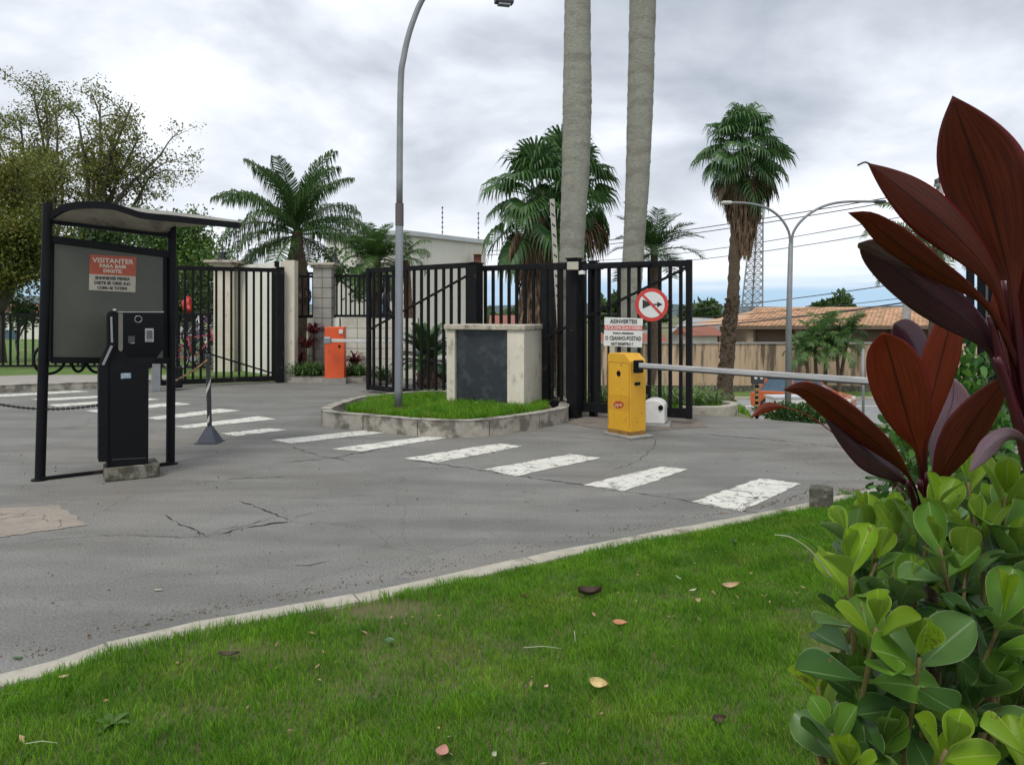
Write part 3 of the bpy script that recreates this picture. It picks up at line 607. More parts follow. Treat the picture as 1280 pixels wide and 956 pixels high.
# roof: sagging back beam, arched front rail, two skins
back = [PP(64, 275), PP(100, 280), PP(150, 286), PP(208, 292)]
def fr(px, py, d): 
    p = between(px, py) ; Y = p.y + d; return W(px, py, Y)
front = bez([fr(64, 270, -.35), fr(82, 259.5, -.36), fr(105, 256, -.38), fr(138, 257.5, -.4), (fr(158, 263, -.4)), fr(180, 269.5, -.4), fr(225, 274, -.35), fr(300, 282, -.3)], 30)
top = bez([fr(64, 270, .05), fr(84, 259, .45), fr(105, 255, .5), fr(140, 256, .5), fr(165, 259, .5), fr(190, 262, .5), fr(235, 267, .5), fr(299, 276, .5)], 30)
bk = bez(back + [PP(226, 283), PP(299, 281)], 30)
mb = MB(); mb.grid([front, [a.lerp(b, .5) + Vector((0, 0, .03)) for a, b in zip(front, bk)], bk]); o_ = part('roof_sheet', mb, polyc, sh, smooth=True)
sm = o_.modifiers.new('thick', 'SOLIDIFY'); sm.thickness = .006
mb = MB(); mb.grid([[p + Vector((0, 0, .012)) for p in front], [a.lerp(b, .5) + Vector((0, 0, .015)) for a, b in zip(front, top)], top]); o_ = part('roof_sheet', mb, polyc, sh, smooth=True)
sm = o_.modifiers.new('thick', 'SOLIDIFY'); sm.thickness = .006
for i in range(len(front) - 1): pass
mb = MB()
rail = front
L_ = []; 
for p in rail: L_.append([p + Vector((0, -.02, .030)), p + Vector((0, -.02, -.034)), p + Vector((0, .02, -.034)), p + Vector((0, .02, .030)), p + Vector((0, -.02, .030))])
mb.grid(L_); mb.add(L_[0][:4], [(0, 1, 2, 3)]); mb.add(L_[-1][:4], [(3, 2, 1, 0)]); part('roof_rail', mb, black, sh)
mb = MB(); mb.beam(PP(62, 276), PP(210, 294), .045, .055); part('roof_beam', mb, black, sh)
mb = MB(); mb.beam(PP(196, 292), PP(213, 284), .04, .05); part('roof_bracket', mb, black, sh)
for t in (.25, .5, .75):
    i = int(t * 24); mb = MB(); mb.beam(bk[i] + Vector((0, 0, .01)), top[i], .02, .03); part('roof_rib', mb, black, sh)
mb = MB(); a, b = G(52, 598, .02), G(212, 579, .02); mb.beam(a, b, .03, .03); part('ground_rail', mb, blackrust, sh)
# cable loops hanging behind the board
def arc(c, r, a0, a1, d, n=12): return [PP(c[0] + r[0] * math.cos(R(a0 + (a1 - a0) * i / n)), c[1] - r[1] * math.sin(R(a0 + (a1 - a0) * i / n)), d) for i in range(n + 1)]
for a in (arc((59, 450), (15, 17), 75, 285, .1), arc((62, 448), (22, 20), -5, -100, .1), arc((100, 448), (9, 17), 200, 340, .08), arc((124, 446), (14, 20), 175, 275, .1)):
    mb = MB(); mb.tube(a, .014, 8); part('cable_loop', mb, blackrust, sh, smooth=True)
mb = MB(); mb.box(PP(186, 455, .12), (.10, .10, .10)); part('junction_box', mb, blackrust, sh, bevel=.01)

# ================================================================== access terminal on concrete base
C0 = G(131, 603); CR = G(200, 596); CL = G(113, 597)
ux = (CR - C0).normalized(); uy = (CL - C0).normalized(); uy = (uy - ux * uy.dot(ux)).normalized(); Z = Vector((0, 0, 1))
wl, dl = (CR - C0).length, .34
tm = thing('access_terminal', 'tall black access terminal with slanted head on a concrete plinth', 'access terminal', C0 + ux * wl / 2 + uy * dl / 2)
def TT(a, b, z): return C0 + ux * a + uy * b + Z * z
mb = MB(); mb.extrude([TT(0, 0, 0), TT(wl, 0, 0), TT(wl, dl, 0), TT(0, dl, 0)], Z * .13); part('plinth', mb, moss_m, tm, bevel=.012)
def fa(px):  # px on the front plane of body -> a coordinate
    r = (px - CX) / F; p = C0 + uy * .03; return (r * p.y - p.x) / (ux.x - r * ux.y)
def fz(px, py):
    a = fa(px); p = TT(a, .03, 0); return H - (py - HY) / F * p.y
prof = [(134, 579), (134, 458), (147, 432), (147, 430), (146.5, 390.5), (204.5, 390.5), (204.5, 436), (197, 446), (186, 461), (185.5, 579)]
mb = MB(); mb.extrude([TT(fa(x), .03, fz(x, y) if y < 575 else .131) for x, y in prof], uy * .24); part('body', mb, black, tm, bevel=.006)
# raised side cheek with light strips
ch = [(133, 577), (133, 455), (145.5, 428), (145.5, 392), (149, 389), (149, 430), (138, 456), (138, 577)]
sp = [(123.5, 577), (123.5, 460), (137, 424), (135.5, 394), (140, 388.5), (147, 389.5)]
mb = MB(); mb.extrude([TT(fa(x) , .022, fz(x, y) if y < 575 else .132) for x, y in [(134.5, 577), (134.5, 456), (146.5, 428), (146, 389.2), (147.2, 389.2), (147.6, 429), (137, 457), (137, 577)]], uy * .25); part('side_cheek', mb, blackg, tm)
def strip(pts, w_, m_, name, d=.018):
    mb_ = MB(); P_ = [TT(fa(x), d, fz(x, y)) for x, y in pts]
    for a, b in zip(P_[:-1], P_[1:]): mb_.beam(a, b, .012, w_, up=ux)
    return part(name, mb_, m_, tm)
mb = MB(); mb.extrude([TT(fa(x), .026, fz(x, y)) for x, y in ((147.8, 391.2), (153.6, 391.2), (153.6, 436), (152, 439), (150, 439), (147.8, 436))], uy * .01); part('grey_trim', mb, mat('taupe_trim', (.15, .14, .12), rough=.4), tm)
mb = MB(); mb.extrude([TT(fa(x), .022, fz(x, y)) for x, y in ((154.2, 391.6), (203, 391.6), (203, 437), (196, 445), (160, 445), (154.2, 438))], uy * .012); part('head_panel', mb, blackg, tm)
mb = MB(); mb.extrude([TT(fa(x), .020, fz(x, y)) for x, y in ((146.5, 389.4), (204.8, 389.4), (204.8, 390.6), (146.5, 390.6))], uy * .25); part('top_trim', mb, silver, tm)
ctr = TT(fa(172.8), .018, fz(172.8, 399)); mb = MB(); rg = [ctr + (ux * math.cos(2 * math.pi * k / 20) + Z * math.sin(2 * math.pi * k / 20)) * .031 for k in range(21)]; mb.tube(rg, .0035, 6, cap=False); part('camera_ring', mb, silver, tm, smooth=True)
mb = MB(); mb.disc(TT(fa(172.8), .019, fz(172.8, 399)), .027, -uy); part('camera_lens', mb, blackg, tm)
mb = MB(); mb.extrude([TT(fa(x), .010, fz(x, y)) for x, y in ((181, 410.5), (192, 410.5), (192, 427.5), (181, 427.5))], uy * .014); part('card_reader', mb, silver, tm, bevel=.003)
mb = MB(); mb.extrude([TT(fa(x), .007, fz(x, y)) for x, y in ((182.9, 413), (190.2, 413), (190.2, 423.6), (182.9, 423.6))], uy * .004); part('reader_screen', mb, mat('reader_screen', (.09, .095, .095), rough=.25), tm)
for x in (184, 186.4, 189):
    mb = MB(); mb.disc(TT(fa(x), .0085, fz(x, 425.6)), .005, -uy, n=10); part('reader_button', mb, blackg, tm)
mb = MB(); mb.extrude([TT(fa(x), .019, fz(x, y)) for x, y in ((160, 420), (168.5, 420), (168.5, 428.6), (160, 428.6))], uy * .006); part('speaker_grille', mb, lampblk, tm)
mb = MB(); mb.extrude([TT(fa(x), .016, fz(x, y)) for x, y in ((163, 428.2), (168, 428.2), (168, 429.2), (163, 429.2))], uy * .004); part('indicator_line', mb, silver, tm)
mb = MB(); mb.extrude([TT(fa(x), .026, fz(x, y)) for x, y in ((151, 466.5), (163.6, 466), (163.6, 472.5), (151, 473.2))], uy * .004); sk_ = part('body_sticker', mb, mat('pale_blue_sticker', (.42, .47, .50), (.12, .2, .28), scale=22, rough=.5), tm)
mb = MB(); mb.extrude([TT(fa(x), .0265, fz(x, y)) for x, y in ((140.5, 573.6), (182, 571.5), (182, 572.6), (140.5, 574.8))], uy * .004); part('door_lip', mb, lampblk, tm)
mb = MB(); mb.extrude([TT(fa(x), .0268, fz(x, y)) for x, y in ((141, 462), (182.5, 462), (182.5, 571), (141, 573))], uy * .004); part('service_door', mb, mat('satin_black', (.003, .0035, .005), rough=.45, spec=.2), tm)
for x0, y0, x1, y1, w_ in ((138.8, 396, 139.8, 428, .018), (139.6, 432, 128.5, 456, .022)):
    mb = MB(); mb.beam(TT(-.0 + fa(x0), .0, fz(x0, y0)), TT(fa(x1), .0, fz(x1, y1)), w_, .012, up=uy); part('light_strip', mb, mat('strip_grey', (.26, .27, .28), rough=.35), tm, bevel=.003)
mb = MB(); mb.extrude([TT(fa(x), .015, fz(x, y)) for x, y in [(123, 577), (123, 460), (127, 449), (135, 432), (134.6, 394), (137, 389.5), (141, 388.2), (146.8, 389.2), (146.5, 428), (134.8, 457), (134.8, 577)]], uy * .22); part('side_shell', mb, black, tm, bevel=.006)

# ================================================================== chain, striped post, rope
def chain(a, b, sag, label, n=60):
    mb_ = MB(); P_ = []
    for i in range(n + 1):
        t = i / n; p = a.lerp(b, t); p.z -= sag * 4 * t * (1 - t); P_.append(p)
    for i in range(n):
        p, q = P_[i], P_[i + 1]; d = (q - p).normalized(); s_ = d.cross(Z).normalized(); u = s_.cross(d)
        if i % 2: s_, u = u, -s_
        c = (p + q) / 2; l = (q - p).length * .72; ring = [c + d * l * math.cos(2 * math.pi * k / 8) + s_ * l * .5 * math.sin(2 * math.pi * k / 8) for k in range(9)]
        mb_.tube(ring, .0048, 5, cap=False)
    return solo('chain', mb_, blackrust, label, 'chain', smooth=True)
chain(W(-60, 489, 7.4), TT(.0, .05, fz(134, 505)), .10, 'black chain sagging across the road to the access terminal', 62)
SP = G(262, 553)
spt = thing('striped_post', 'slim dark post with white spiral stripe on a pyramid foot', 'bollard', SP)
mb = MB(); mb.add([SP + Vector(v) for v in ((-.12, -.10, .012), (.12, -.12, .012), (.13, .10, .012), (-.11, .12, .012), (-.028, -.028, .20), (.028, -.028, .20), (.028, .028, .20), (-.028, .028, .20))], [(0, 1, 5, 4), (1, 2, 6, 5), (2, 3, 7, 6), (3, 0, 4, 7), (4, 5, 6, 7)]); mb.box(SP + Vector((0, 0, .006)), (.27, .26, .012)); part('foot', mb, mat('blue_grey_paint', (.055, .063, .085), (.04, .047, .065), scale=9, rough=.5), spt)
mb = MB(); mb.tube([SP + Vector((0, 0, .19)), SP + Vector((-.02, 0, 1.04))], .027, 14); part('tube', mb, mat('charcoal_paint', (.035, .038, .045), rough=.5), spt, smooth=True, auto=True)
mb = MB(); mb.tube([SP + Vector((-.02, 0, 1.035)), SP + Vector((-.02, 0, 1.07))], [.033, .026], 14); part('cap', mb, lampblk, spt)
mb = MB(); rows = []
for i in range(61):
    t = i / 60; z = .24 + t * .62; a0 = t * 3.2 * math.pi * 1.0 + 3.6; rows.append([SP + Vector((-.02 * z / 1.04 + .0282 * math.cos(a0 + k * .28), .0282 * math.sin(a0 + k * .28), z)) for k in range(5)])
mb.grid(rows); part('white_stripe', mb, white, spt, smooth=True)
def rope(a, b, sag, label, m1, rad=.011):
    P_ = [a.lerp(b, i / 40) - Vector((0, 0, sag * 4 * (i / 40) * (1 - i / 40))) for i in range(41)]
    o = solo('rope', MB().tube(P_, rad, 6), m1, label, 'rope', smooth=True); return o
ropem = mat('yellow_black_rope', (.55, .30, .09), (.30, .15, .05), scale=60, rough=.8, c3=(.03, .025, .02), s3=26, f3=.9, th3=(.5, .54))
rope(SP + Vector((-.02, -.03, 1.0)), PP(214, 478), .02, 'yellow and black rope tied from striped post to the shelter', ropem)

# ================================================================== sliding gates
def gate_leaf(A, B, zb, zt, n, label, brace=None, bw=.045, rail=.09, group=None, bot=.10, bracelen=None):
    A, B = Vector((*A, 0)), Vector((*B, 0)); r = thing('gate_leaf', label, 'gate', (A + B) / 2, group)
    d = (B - A).normalized(); ang = math.atan2(d.y, d.x); Ln = (B - A).length; c = (A + B) / 2
    for z, hh in ((zt - rail / 2, rail), (zb + bot / 2, bot)):
        mb_ = MB(); mb_.box((c.x, c.y, z), (Ln, .06, hh), ang); part('rail', mb_, blackrust, r, bevel=.004)
    for e in (A + d * .04, B - d * .04):
        mb_ = MB(); mb_.box((e.x, e.y, (zb + zt) / 2), (.08, .075, zt - zb + .01), ang); part('end_stile', mb_, blackrust, r, bevel=.004)
    bar = MB().box((0, 0, 0), (bw, .04, zt - zb - rail - bot), ang).mesh('bar', blackrust)
    for i in range(1, n + 1):
        p = A.lerp(B, i / (n + 1)); o = link('bar', bar, r); o.location = p - r.location + Vector((random.uniform(-.004, .004), 0, zb + bot + (zt - zb - rail - bot) / 2))
    if brace:
        t0, z0_, t1, z1_ = brace; p, q = A.lerp(B, t0), A.lerp(B, t1); off = Vector((d.y, -d.x, 0)) * .035
        mb_ = MB(); mb_.beam(p + Z * z0_ + off, q + Z * z1_ + off, .03, .035); part('diagonal_brace', mb_, blackrust, r)
    return r
gate_leaf((-2.83, 15.05), (-.62, 13.05), .05, 2.42, 14, 'black barred sliding gate leaf behind the lamp post and sago palm', brace=(.03, 1.22, .97, 2.22))
gate_leaf((-.72, 13.28), (1.15, 11.98), .05, 2.36, 13, 'black barred gate leaf behind the stone plinth, overlapping its neighbours')
gate_leaf((.48, 11.88), (2.53, 10.80), .08, 2.31, 14, 'black barred sliding gate leaf behind the yellow barrier and signs', brace=(.02, 1.18, .97, 2.2), bot=.14)
def post(p, zt, w_, label, name='gate_post'):
    r = thing(name, label, 'post', (p[0], p[1], 0)); mb_ = MB(); mb_.box((p[0], p[1], zt / 2), (w_, w_, zt), -.6); part('shaft', mb_, blackrust, r, bevel=.006)
    mb_ = MB(); mb_.box((p[0], p[1], zt + .01), (w_ + .03, w_ + .03, .02), -.6); part('cap', mb_, blackrust, r); return r
post((-.62, 12.92), 2.38, .19, 'thick black gate post between the left leaf and the middle leaf')
gp = post((.93, 11.45), 2.36, .17, 'thick black gate post carrying the dome camera and cream box')
post((1.23, 11.6), 2.33, .10, 'thinner black post just right of the camera post')
mb = MB(); mb.box((-.52, 12.9, 2.2), (.03, .03, .5), 0); 
p = W(716, 332.5, 11.25); mb = MB(); mb.box(p, (.165, .10, .115), -.1); solo('control_box', mb, paper, 'small cream box fixed on top of the camera gate post', 'control box', bevel=.006)
p = W(727.5, 343, 11.15); dc = thing('dome_camera', 'small white dome camera under the top rail of the gate', 'camera', p)
mb = MB(); mb.tube([p + Vector((0, .10, .02)), p + Vector((0, .0, .02))], .04, 14); mb.tube([p + Vector((0, 0, .05)), p + Vector((0, 0, .0))], .05, 16); part('housing', mb, white, dc, smooth=True, auto=True)
mb = MB(); mb.sphere(p + Vector((0, -.012, -.005)), .038, 14, 8); part('dome', mb, blackg, dc, smooth=True)
p = W(741, 334, 11.2); mb = MB(); mb.box(p, (.30, .12, .07), -.4); solo('gate_bracket', mb, blackrust, 'black roller bracket on the gate rail beside the cream box', 'bracket', bevel=.01)
p = W(800, 330, 11.0); mb = MB(); mb.box(p, (.30, .12, .07), -.45); solo('gate_bracket', mb, blackrust, 'black roller bracket on the gate rail above the round sign', 'bracket', bevel=.01)

# left gate
gl = gate_leaf((-7.35, 15.7), (-5.22, 16.95), .06, 2.53, 15, 'black barred gate leaf standing open left of the white pillar', brace=(.33, .78, .97, .22), bw=.045)
mb = MB(); mb.box((-5.14, 17.02, 1.28), (.16, .16, 2.56), .5); r_ = thing('gate_post', 'black hinge post at the right end of the left gate', 'post', (-5.14, 17.02, 0)); part('shaft', mb, blackrust, r_, bevel=.006)
mb = MB(); mb.box((-5.2, 16.98, 2.62), (.10, .05, .12), .5); part('hinge_lug', mb, blackrust, r_)
mb = MB(); mb.box((-7.05, 15.2, .34), (.16, .12, .68), .5); r_ = thing('stub_post', 'short grey stub post behind the access terminal', 'post', (-7.05, 15.2, 0)); part('shaft', mb, galvd, r_, bevel=.006)
mb = MB(); mb.box((-6.75, 15.4, .26), (.26, .22, .42), .5); r2 = thing('gate_motor', 'dark gate motor box low beside the stub post', 'gate motor', (-6.75, 15.4, 0)); part('housing', mb, blackrust, r2, bevel=.03)

# ================================================================== lamp posts
lm = thing('street_lamp', 'tall grey lamp post with curved arm rising from the island', 'street lamp', (-1.6, 10.85, .16))
b0 = Vector((-1.6, 10.85, .16))
path = [W(498, 512, 10.85), W(499, 330, 10.85), W(500.5, 120, 10.85), W(505, 70, 10.85), W(516, 28, 10.85), W(533, -8, 10.85), W(560, -32, 10.8), W(592, -24, 10.75), W(618, -4, 10.7)]
pts = bez(path, 60); rad = [(.056 if p.z < 3.9 else .048) - (.012 * sst(4, 6, p.z)) for p in pts]
i1 = next(i for i, p in enumerate(pts) if p.z > 2.9)
mb = MB(); mb.tube(pts[:i1 + 1], .056, 14); part('pole', mb, galv, lm, smooth=True)
mb = MB(); mb.tube(pts[i1:], [.046 - .014 * k / (len(pts) - i1) for k in range(len(pts) - i1)], 14); part('arm', mb, galvd, lm, smooth=True)
mb = MB(); mb.tube([pts[i1] - Z * .30, pts[i1] + Z * .02], .060, 14); part('collar', mb, mat('dark_collar', (.11, .09, .09), rough=.7), lm, smooth=True, auto=True)
mb = MB(); mb.tube([b0, b0 + Z * .03], .11, 14); mb.tube([b0 + Z * .03, b0 + Z * .06], .075, 14); part('base_plate', mb, yrust, lm)
for a in range(4):
    q = b0 + Vector((.085 * math.cos(a * 1.57 + .7), .085 * math.sin(a * 1.57 + .7), .02)); mb = MB(); mb.tube([q, q + Z * .05], .01, 6); part('bolt', mb, yrust, lm)
hd = W(630, 2, 10.7); mb = MB(); mb.box(hd, (.26, .13, .07), .25); mb.beam(hd + Vector((-.12, 0, 0)), hd + Vector((-.02, 0, -.06)), .03, .03); part('lamp_head', mb, lampblk, lm, bevel=.02)
mb = MB(); mb.box(hd - Z * .045, (.17, .10, .03), .25); part('lamp_lens', mb, galv, lm)

dl_ = thing('double_street_lamp', 'tall grey street lamp with two curved arms beyond the hedge', 'street lamp', (W(984, 0, 20).x, 20, -2.6))
YD = 20.0
mb = MB(); mb.tube([Vector((W(984, 500, YD).x, YD, -2.6)), W(986, 400, YD), W(988.5, 305, YD)], [.085, .075, .06], 10); part('pole', mb, galvd, dl_, smooth=True)
for pth, hx in (([(988, 310), (986, 290), (975, 272), (958, 260), (935, 254.5), (912, 253.5)], (908, 253.5)), ([(989.5, 310), (992, 290), (1006, 272), (1028, 258.5), (1055, 252.5), (1096, 252)], (1100, 252.5))):
    mb = MB(); mb.tube(bez([W(x, y, YD) for x, y in pth], 24), .034, 8); part('arm', mb, galvd, dl_, smooth=True)
    mb = MB(); c = W(*hx, YD); mb.box(c, (.26, .2, .08)); part('lamp_head', mb, white if hx[0] < 950 else lampblk, dl_, bevel=.03, label='pale lamp head' if hx[0] < 950 else 'dark lamp head')

# ================================================================== stone plinth with dark plaque on the island
FL, FR = Vector((-1.0, 11.72, .15)), Vector((.175, 11.22, .15)); pu = (FR - FL).normalized(); pd = Vector((-pu.y, pu.x, 0)); PW = (FR - FL).length; PD = .78
pl = thing('sign_plinth', 'rendered white plinth with dark recessed plaque and weathered cap', 'plinth', (FL + FR) / 2)
def PQ(a, b, z): return FL + pu * a + pd * b + Z * (z - .15)
def blk(a0, a1, b0_, b1, z0, z1): return MB().extrude([PQ(a0, b0_, z0), PQ(a1, b0_, z0), PQ(a1, b1, z0), PQ(a0, b1, z0)], Z * (z1 - z0))
part('left_jamb', blk(.0, .14, 0, PD, .1, 1.31), plasterg, pl, bevel=.008)
part('right_jamb', blk(PW - .27, PW, 0, PD, .1, 1.31), plasterg, pl, bevel=.008)
part('core', blk(.141, PW - .271, .10, PD - .05, .1, 1.31), plasterg, pl)
part('base_course', blk(.141, PW - .271, .045, .10, .1, .22), plasterg, pl)
part('plaque', blk(.145, PW - .275, .055, .099, .225, 1.305), slate, pl)
part('cap', blk(-.03, PW + .03, -.04, PD + .04, 1.31, 1.385), capst, pl, bevel=.012)

# ================================================================== yellow barrier cabinet
K0, KL, KR = G(788, 548.5), G(759.6, 543), G(804, 540.8)
kx = (K0 - KL).normalized(); kw = (K0 - KL).length; ky = Vector((-kx.y, kx.x, 0)); kd = .27
yb = thing('barrier_cabinet', 'yellow barrier cabinet with round lock and red sticker, boom lowered', 'barrier', (KL + K0) / 2 + ky * kd / 2)
def KK(a, b, z): return KL + kx * a + ky * b + Z * z
mb = MB(); mb.extrude([KK(-.05, -.04, 0), KK(kw + .05, -.04, 0), KK(kw + .09, kd + .05, 0), KK(-.05, kd + .05, 0)], Z * .035); part('foot_slab', mb, conc_m, yb, bevel=.01)
mb = MB(); mb.extrude([KK(0, 0, .035), KK(kw, 0, .035), KK(kw, kd, .035), KK(0, kd, .035)], Z * .045); part('base_skirt', mb, yrust, yb)
mb = MB(); mb.extrude([KK(0, 0, .08), KK(kw, 0, .08), KK(kw, 0, .965), KK(kw * .74, 0, 1.055), KK(.03, 0, 1.055), KK(0, 0, 1.03)], ky * kd); part('body', mb, yellow, yb, bevel=.006)
mb = MB(); mb.disc(KK(.205, -.003, .80) , .037, -ky, 20); part('lock', mb, blackg, yb)
mb = MB(); mb.extrude([KK(a, -.002, z) for a, z in ((.015, .34), (kw - .015, .34), (kw - .015, .535), (.015, .535))], ky * .001); part('service_plate', mb, mat('yellow_plate', (.62, .31, .015), rough=.4), yb)
mb = MB(); mb.add([KK(.205 + .095 * math.cos(t * math.pi / 14), -.005, .405 + .046 * math.sin(t * math.pi / 14) + .010 * math.cos(t * math.pi / 14)) for t in range(28)], [tuple(range(28))]); part('red_sticker', mb, mat('sticker_red', (.42, .035, .015), rough=.5), yb)
part('sticker_lettering', text_mesh('s', 'ppa', .075, KK(.205, -.007, .408), kx + Z * .12, Z, mat('sticker_cream', (.6, .4, .22), rough=.6), off=.001, sx=1.3), None, yb)
mb = MB(); mb.extrude([KK(kw + .003, b, z) for b, z in ((.07, .66), (.17, .66), (.17, .70), (.07, .70))], kx * -.004); part('vent', mb, blackg, yb)
mb = MB()
for a0, z0_, a1, z1_ in ((.02, .12, .02, .94), (kw - .02, .12, kw - .02, .94), (.02, .94, kw - .02, .94)): mb.beam(KK(a0, -.001, z0_), KK(a1, -.001, z1_), .005, .002, up=ky)
part('door_seam', mb, yrust, yb)
for b, z in ((.05, .85), (.20, .30), (.12, .2)):
    mb = MB(); mb.disc(KK(kw + .002, b, z), .008, kx, 8); part('screw', mb, yrust, yb)
for a, z in ((.27, .60), (.12, .26), (.33, .22)):
    mb = MB(); mb.disc(KK(a, -.002, z), .007, -ky, 8); part('screw', mb, yrust, yb)
# boom
bp0 = W(799, 456.5, 9.45); bp1 = Vector((3.42, 7.3, 1.6 - 88 / 960 * 7.3)); bd_ = (bp1 - bp0); bend = bp0 + bd_ * 1.75
bm = thing('barrier_boom', 'long pale boom reaching right from the yellow cabinet', 'boom', bp0)
mb = MB(); mb.beam(bp0, bend, .035, .060); part('arm', mb, mat('boom_aluminium', (.56, .56, .55), (.30, .29, .28), scale=3, rough=.45, metal=.3, stretch=(1, 1, 30)), bm, bevel=.012)
mb = MB(); mb.beam(bp0 - Z * .036, bend - Z * .036, .028, .012); part('rubber_edge', mb, rubber, bm)
mb = MB(); mb.box(bp0 + Vector((.0, .06, -.02)), (.07, .12, .16), -.9); part('arm_clamp', mb, blackg, bm, bevel=.01)
mb = MB(); mb.box(W(808, 487, 9.9), (.05, .1, .12), -.9); part('photocell', mb, blackg, bm, bevel=.01)
# white motor housing
mh = G(816, 534); mt = thing('gate_motor', 'rounded white sliding gate motor behind the yellow cabinet', 'gate motor', (mh.x, mh.y + .2, 0))
mb = MB(); pr = []
for i in range(15):
    a = math.pi * i / 14; pr.append((.16 * math.cos(a) if abs(math.cos(a)) < .99 else .16 * math.copysign(1, math.cos(a)), .27 + .10 * math.sin(a)))
pr = [(.16, .03)] + pr + [(-.16, .03)]
mb.extrude([mh + Vector((.02 + a * .95, .1 + a * -.25, z)) for a, z in pr], Vector((.1, .3, 0))); part('cover', mb, white, mt, bevel=.02)
mb = MB(); mb.disc(mh + Vector((.12, .055, .26)), .036, (0.2, -1, 0), 16, .01); part('release_lock', mb, blackg, mt)
mb = MB(); mb.box(mh + Vector((.06, .22, .015)), (.45, .5, .03), -.25); part('foot_slab', mb, conc_m, mt)

# warning sign board
ws = thing('warning_board', 'white lettered warning board with red band above yellow cabinet', 'sign', W(779, 470, 10.25))
YS = 10.15
def S(px, py, d=0.0): return W(px, py, YS + d)
TLs, TRs, BRs, BLs = (755.8, 396.5), (803.6, 398), (802.5, 434.3), (754.6, 432)
mb = MB(); mb.extrude([S(*TLs), S(*TRs), S(*BRs), S(*BLs)], Vector((0, .012, 0))); part('panel', mb, signwhite, ws)
mb = MB(); mb.extrude([S(755.4, 406.3, -.003), S(803.4, 407.3, -.003), S(803.2, 413, -.003), S(755.2, 412.2, -.003)], Vector((0, .002, 0))); part('red_band', mb, signred, ws)
su = Vector((1, 0, -.02)).normalized()
for s_, px, py, sz, m_, wd in (('ASINVERTEIS', 779.6, 402, .075, letterb, .36), ('IUCSCONCSUA.V.ONEN', 779.3, 409.8, .062, signwhite, .48), ('FUNLO AMARROM', 779, 416.6, .028, letterb, .27), ('O CEANHO-POSTAD', 779, 423.0, .075, letterb, .475), ('NUT REGISTRO 7', 777.5, 430.0, .050, letterb, .29)):
    part('lettering', text_mesh('l', s_, sz, S(px, py, -.0045), su, Z, m_, off=.0015, width=wd), None, ws)
mb = MB(); mb.beam(W(765, 433, YS + .03), W(765, 520, YS + .03), .06, .06); part('post', mb, paper, ws)
mb = MB(); mb.beam(W(766, 398, YS + .025), W(766, 433, YS + .025), .03, .03); part('back_bracket', mb, blackrust, ws)
# round sign
YR = 10.55; rc = W(814.6, 381, YR); rs = thing('no_horn_sign', 'round white sign with red rim and slash crossing black horn symbol', 'sign', rc - Z * .22)
mb = MB(); mb.disc(rc, .228, (0, -1, 0), 40, .006); part('rim', mb, signred, rs)
mb = MB(); mb.disc(rc + Vector((0, -.003, 0)), .178, (0, -1, 0), 40, .002); part('face', mb, signwhite, rs)
def rp(x, z, d=-.006): return rc + Vector((x, d, z))
mb = MB(); mb.extrude([rp(-.125, .072), rp(-.125, -.052), rp(.0, .004), rp(.0, .016)], Vector((0, .002, 0))); mb.extrude([rp(-.01, .014), rp(.09, .014), rp(.09, -.004), rp(-.01, -.004)], Vector((0, .002, 0))); mb.extrude([rp(.075, .042), rp(.15, .006), rp(.075, -.034)], Vector((0, .002, 0))); part('horn_symbol', mb, letterb, rs)
mb = MB(); mb.extrude([rp(-.145, .135, -.009), rp(-.120, .155, -.009), rp(.150, -.125, -.009), rp(.125, -.147, -.009)], Vector((0, .002, 0))); part('slash', mb, signred, rs)
mb = MB(); mb.beam(rc + Vector((0, .02, -.2)), rc + Vector((0, .02, .2)), .03, .02); mb.beam(rc + Vector((0, .02, .1)), rc + Vector((.05, .55, .1)), .03, .03); part('bracket', mb, blackrust, rs)

# raised striped boom and orange cabinet behind gate
ob2 = thing('barrier_cabinet', 'orange barrier cabinet half hidden behind bars right of the plinth', 'barrier', W(676, 489, 15.2))
p = W(676, 489, 15.2); mb = MB(); mb.box((p.x, 15.2, .5), (.34, .34, 1.0), -.5); part('body', mb, orangem, ob2, bevel=.01)
rb_ = thing('raised_boom', 'upright white barrier boom with black slanted dashes behind the gate', 'boom', W(700, 460, 14.6))
a, b = W(701, 440, 14.6), W(690, 249, 14.6); mb = MB(); mb.beam(a, b, .09, .05, up=(0, 1, 0)); part('arm', mb, mat('boom_cream', (.52, .48, .42), (.42, .39, .34), scale=6, rough=.6), rb_)
d_ = (b - a).normalized(); sx_ = Vector((d_.z, 0, -d_.x))
for i in range(15):
    c = a.lerp(b, (i + .5) / 15) + Vector((0, -.028, 0)); mb = MB(); mb.extrude([c - sx_ * .028 + d_ * .035, c + sx_ * .028 - d_ * .02, c + sx_ * .028 - d_ * .06, c - sx_ * .028 - d_ * .005], Vector((0, .002, 0))); part('dash', mb, letterb, rb_)

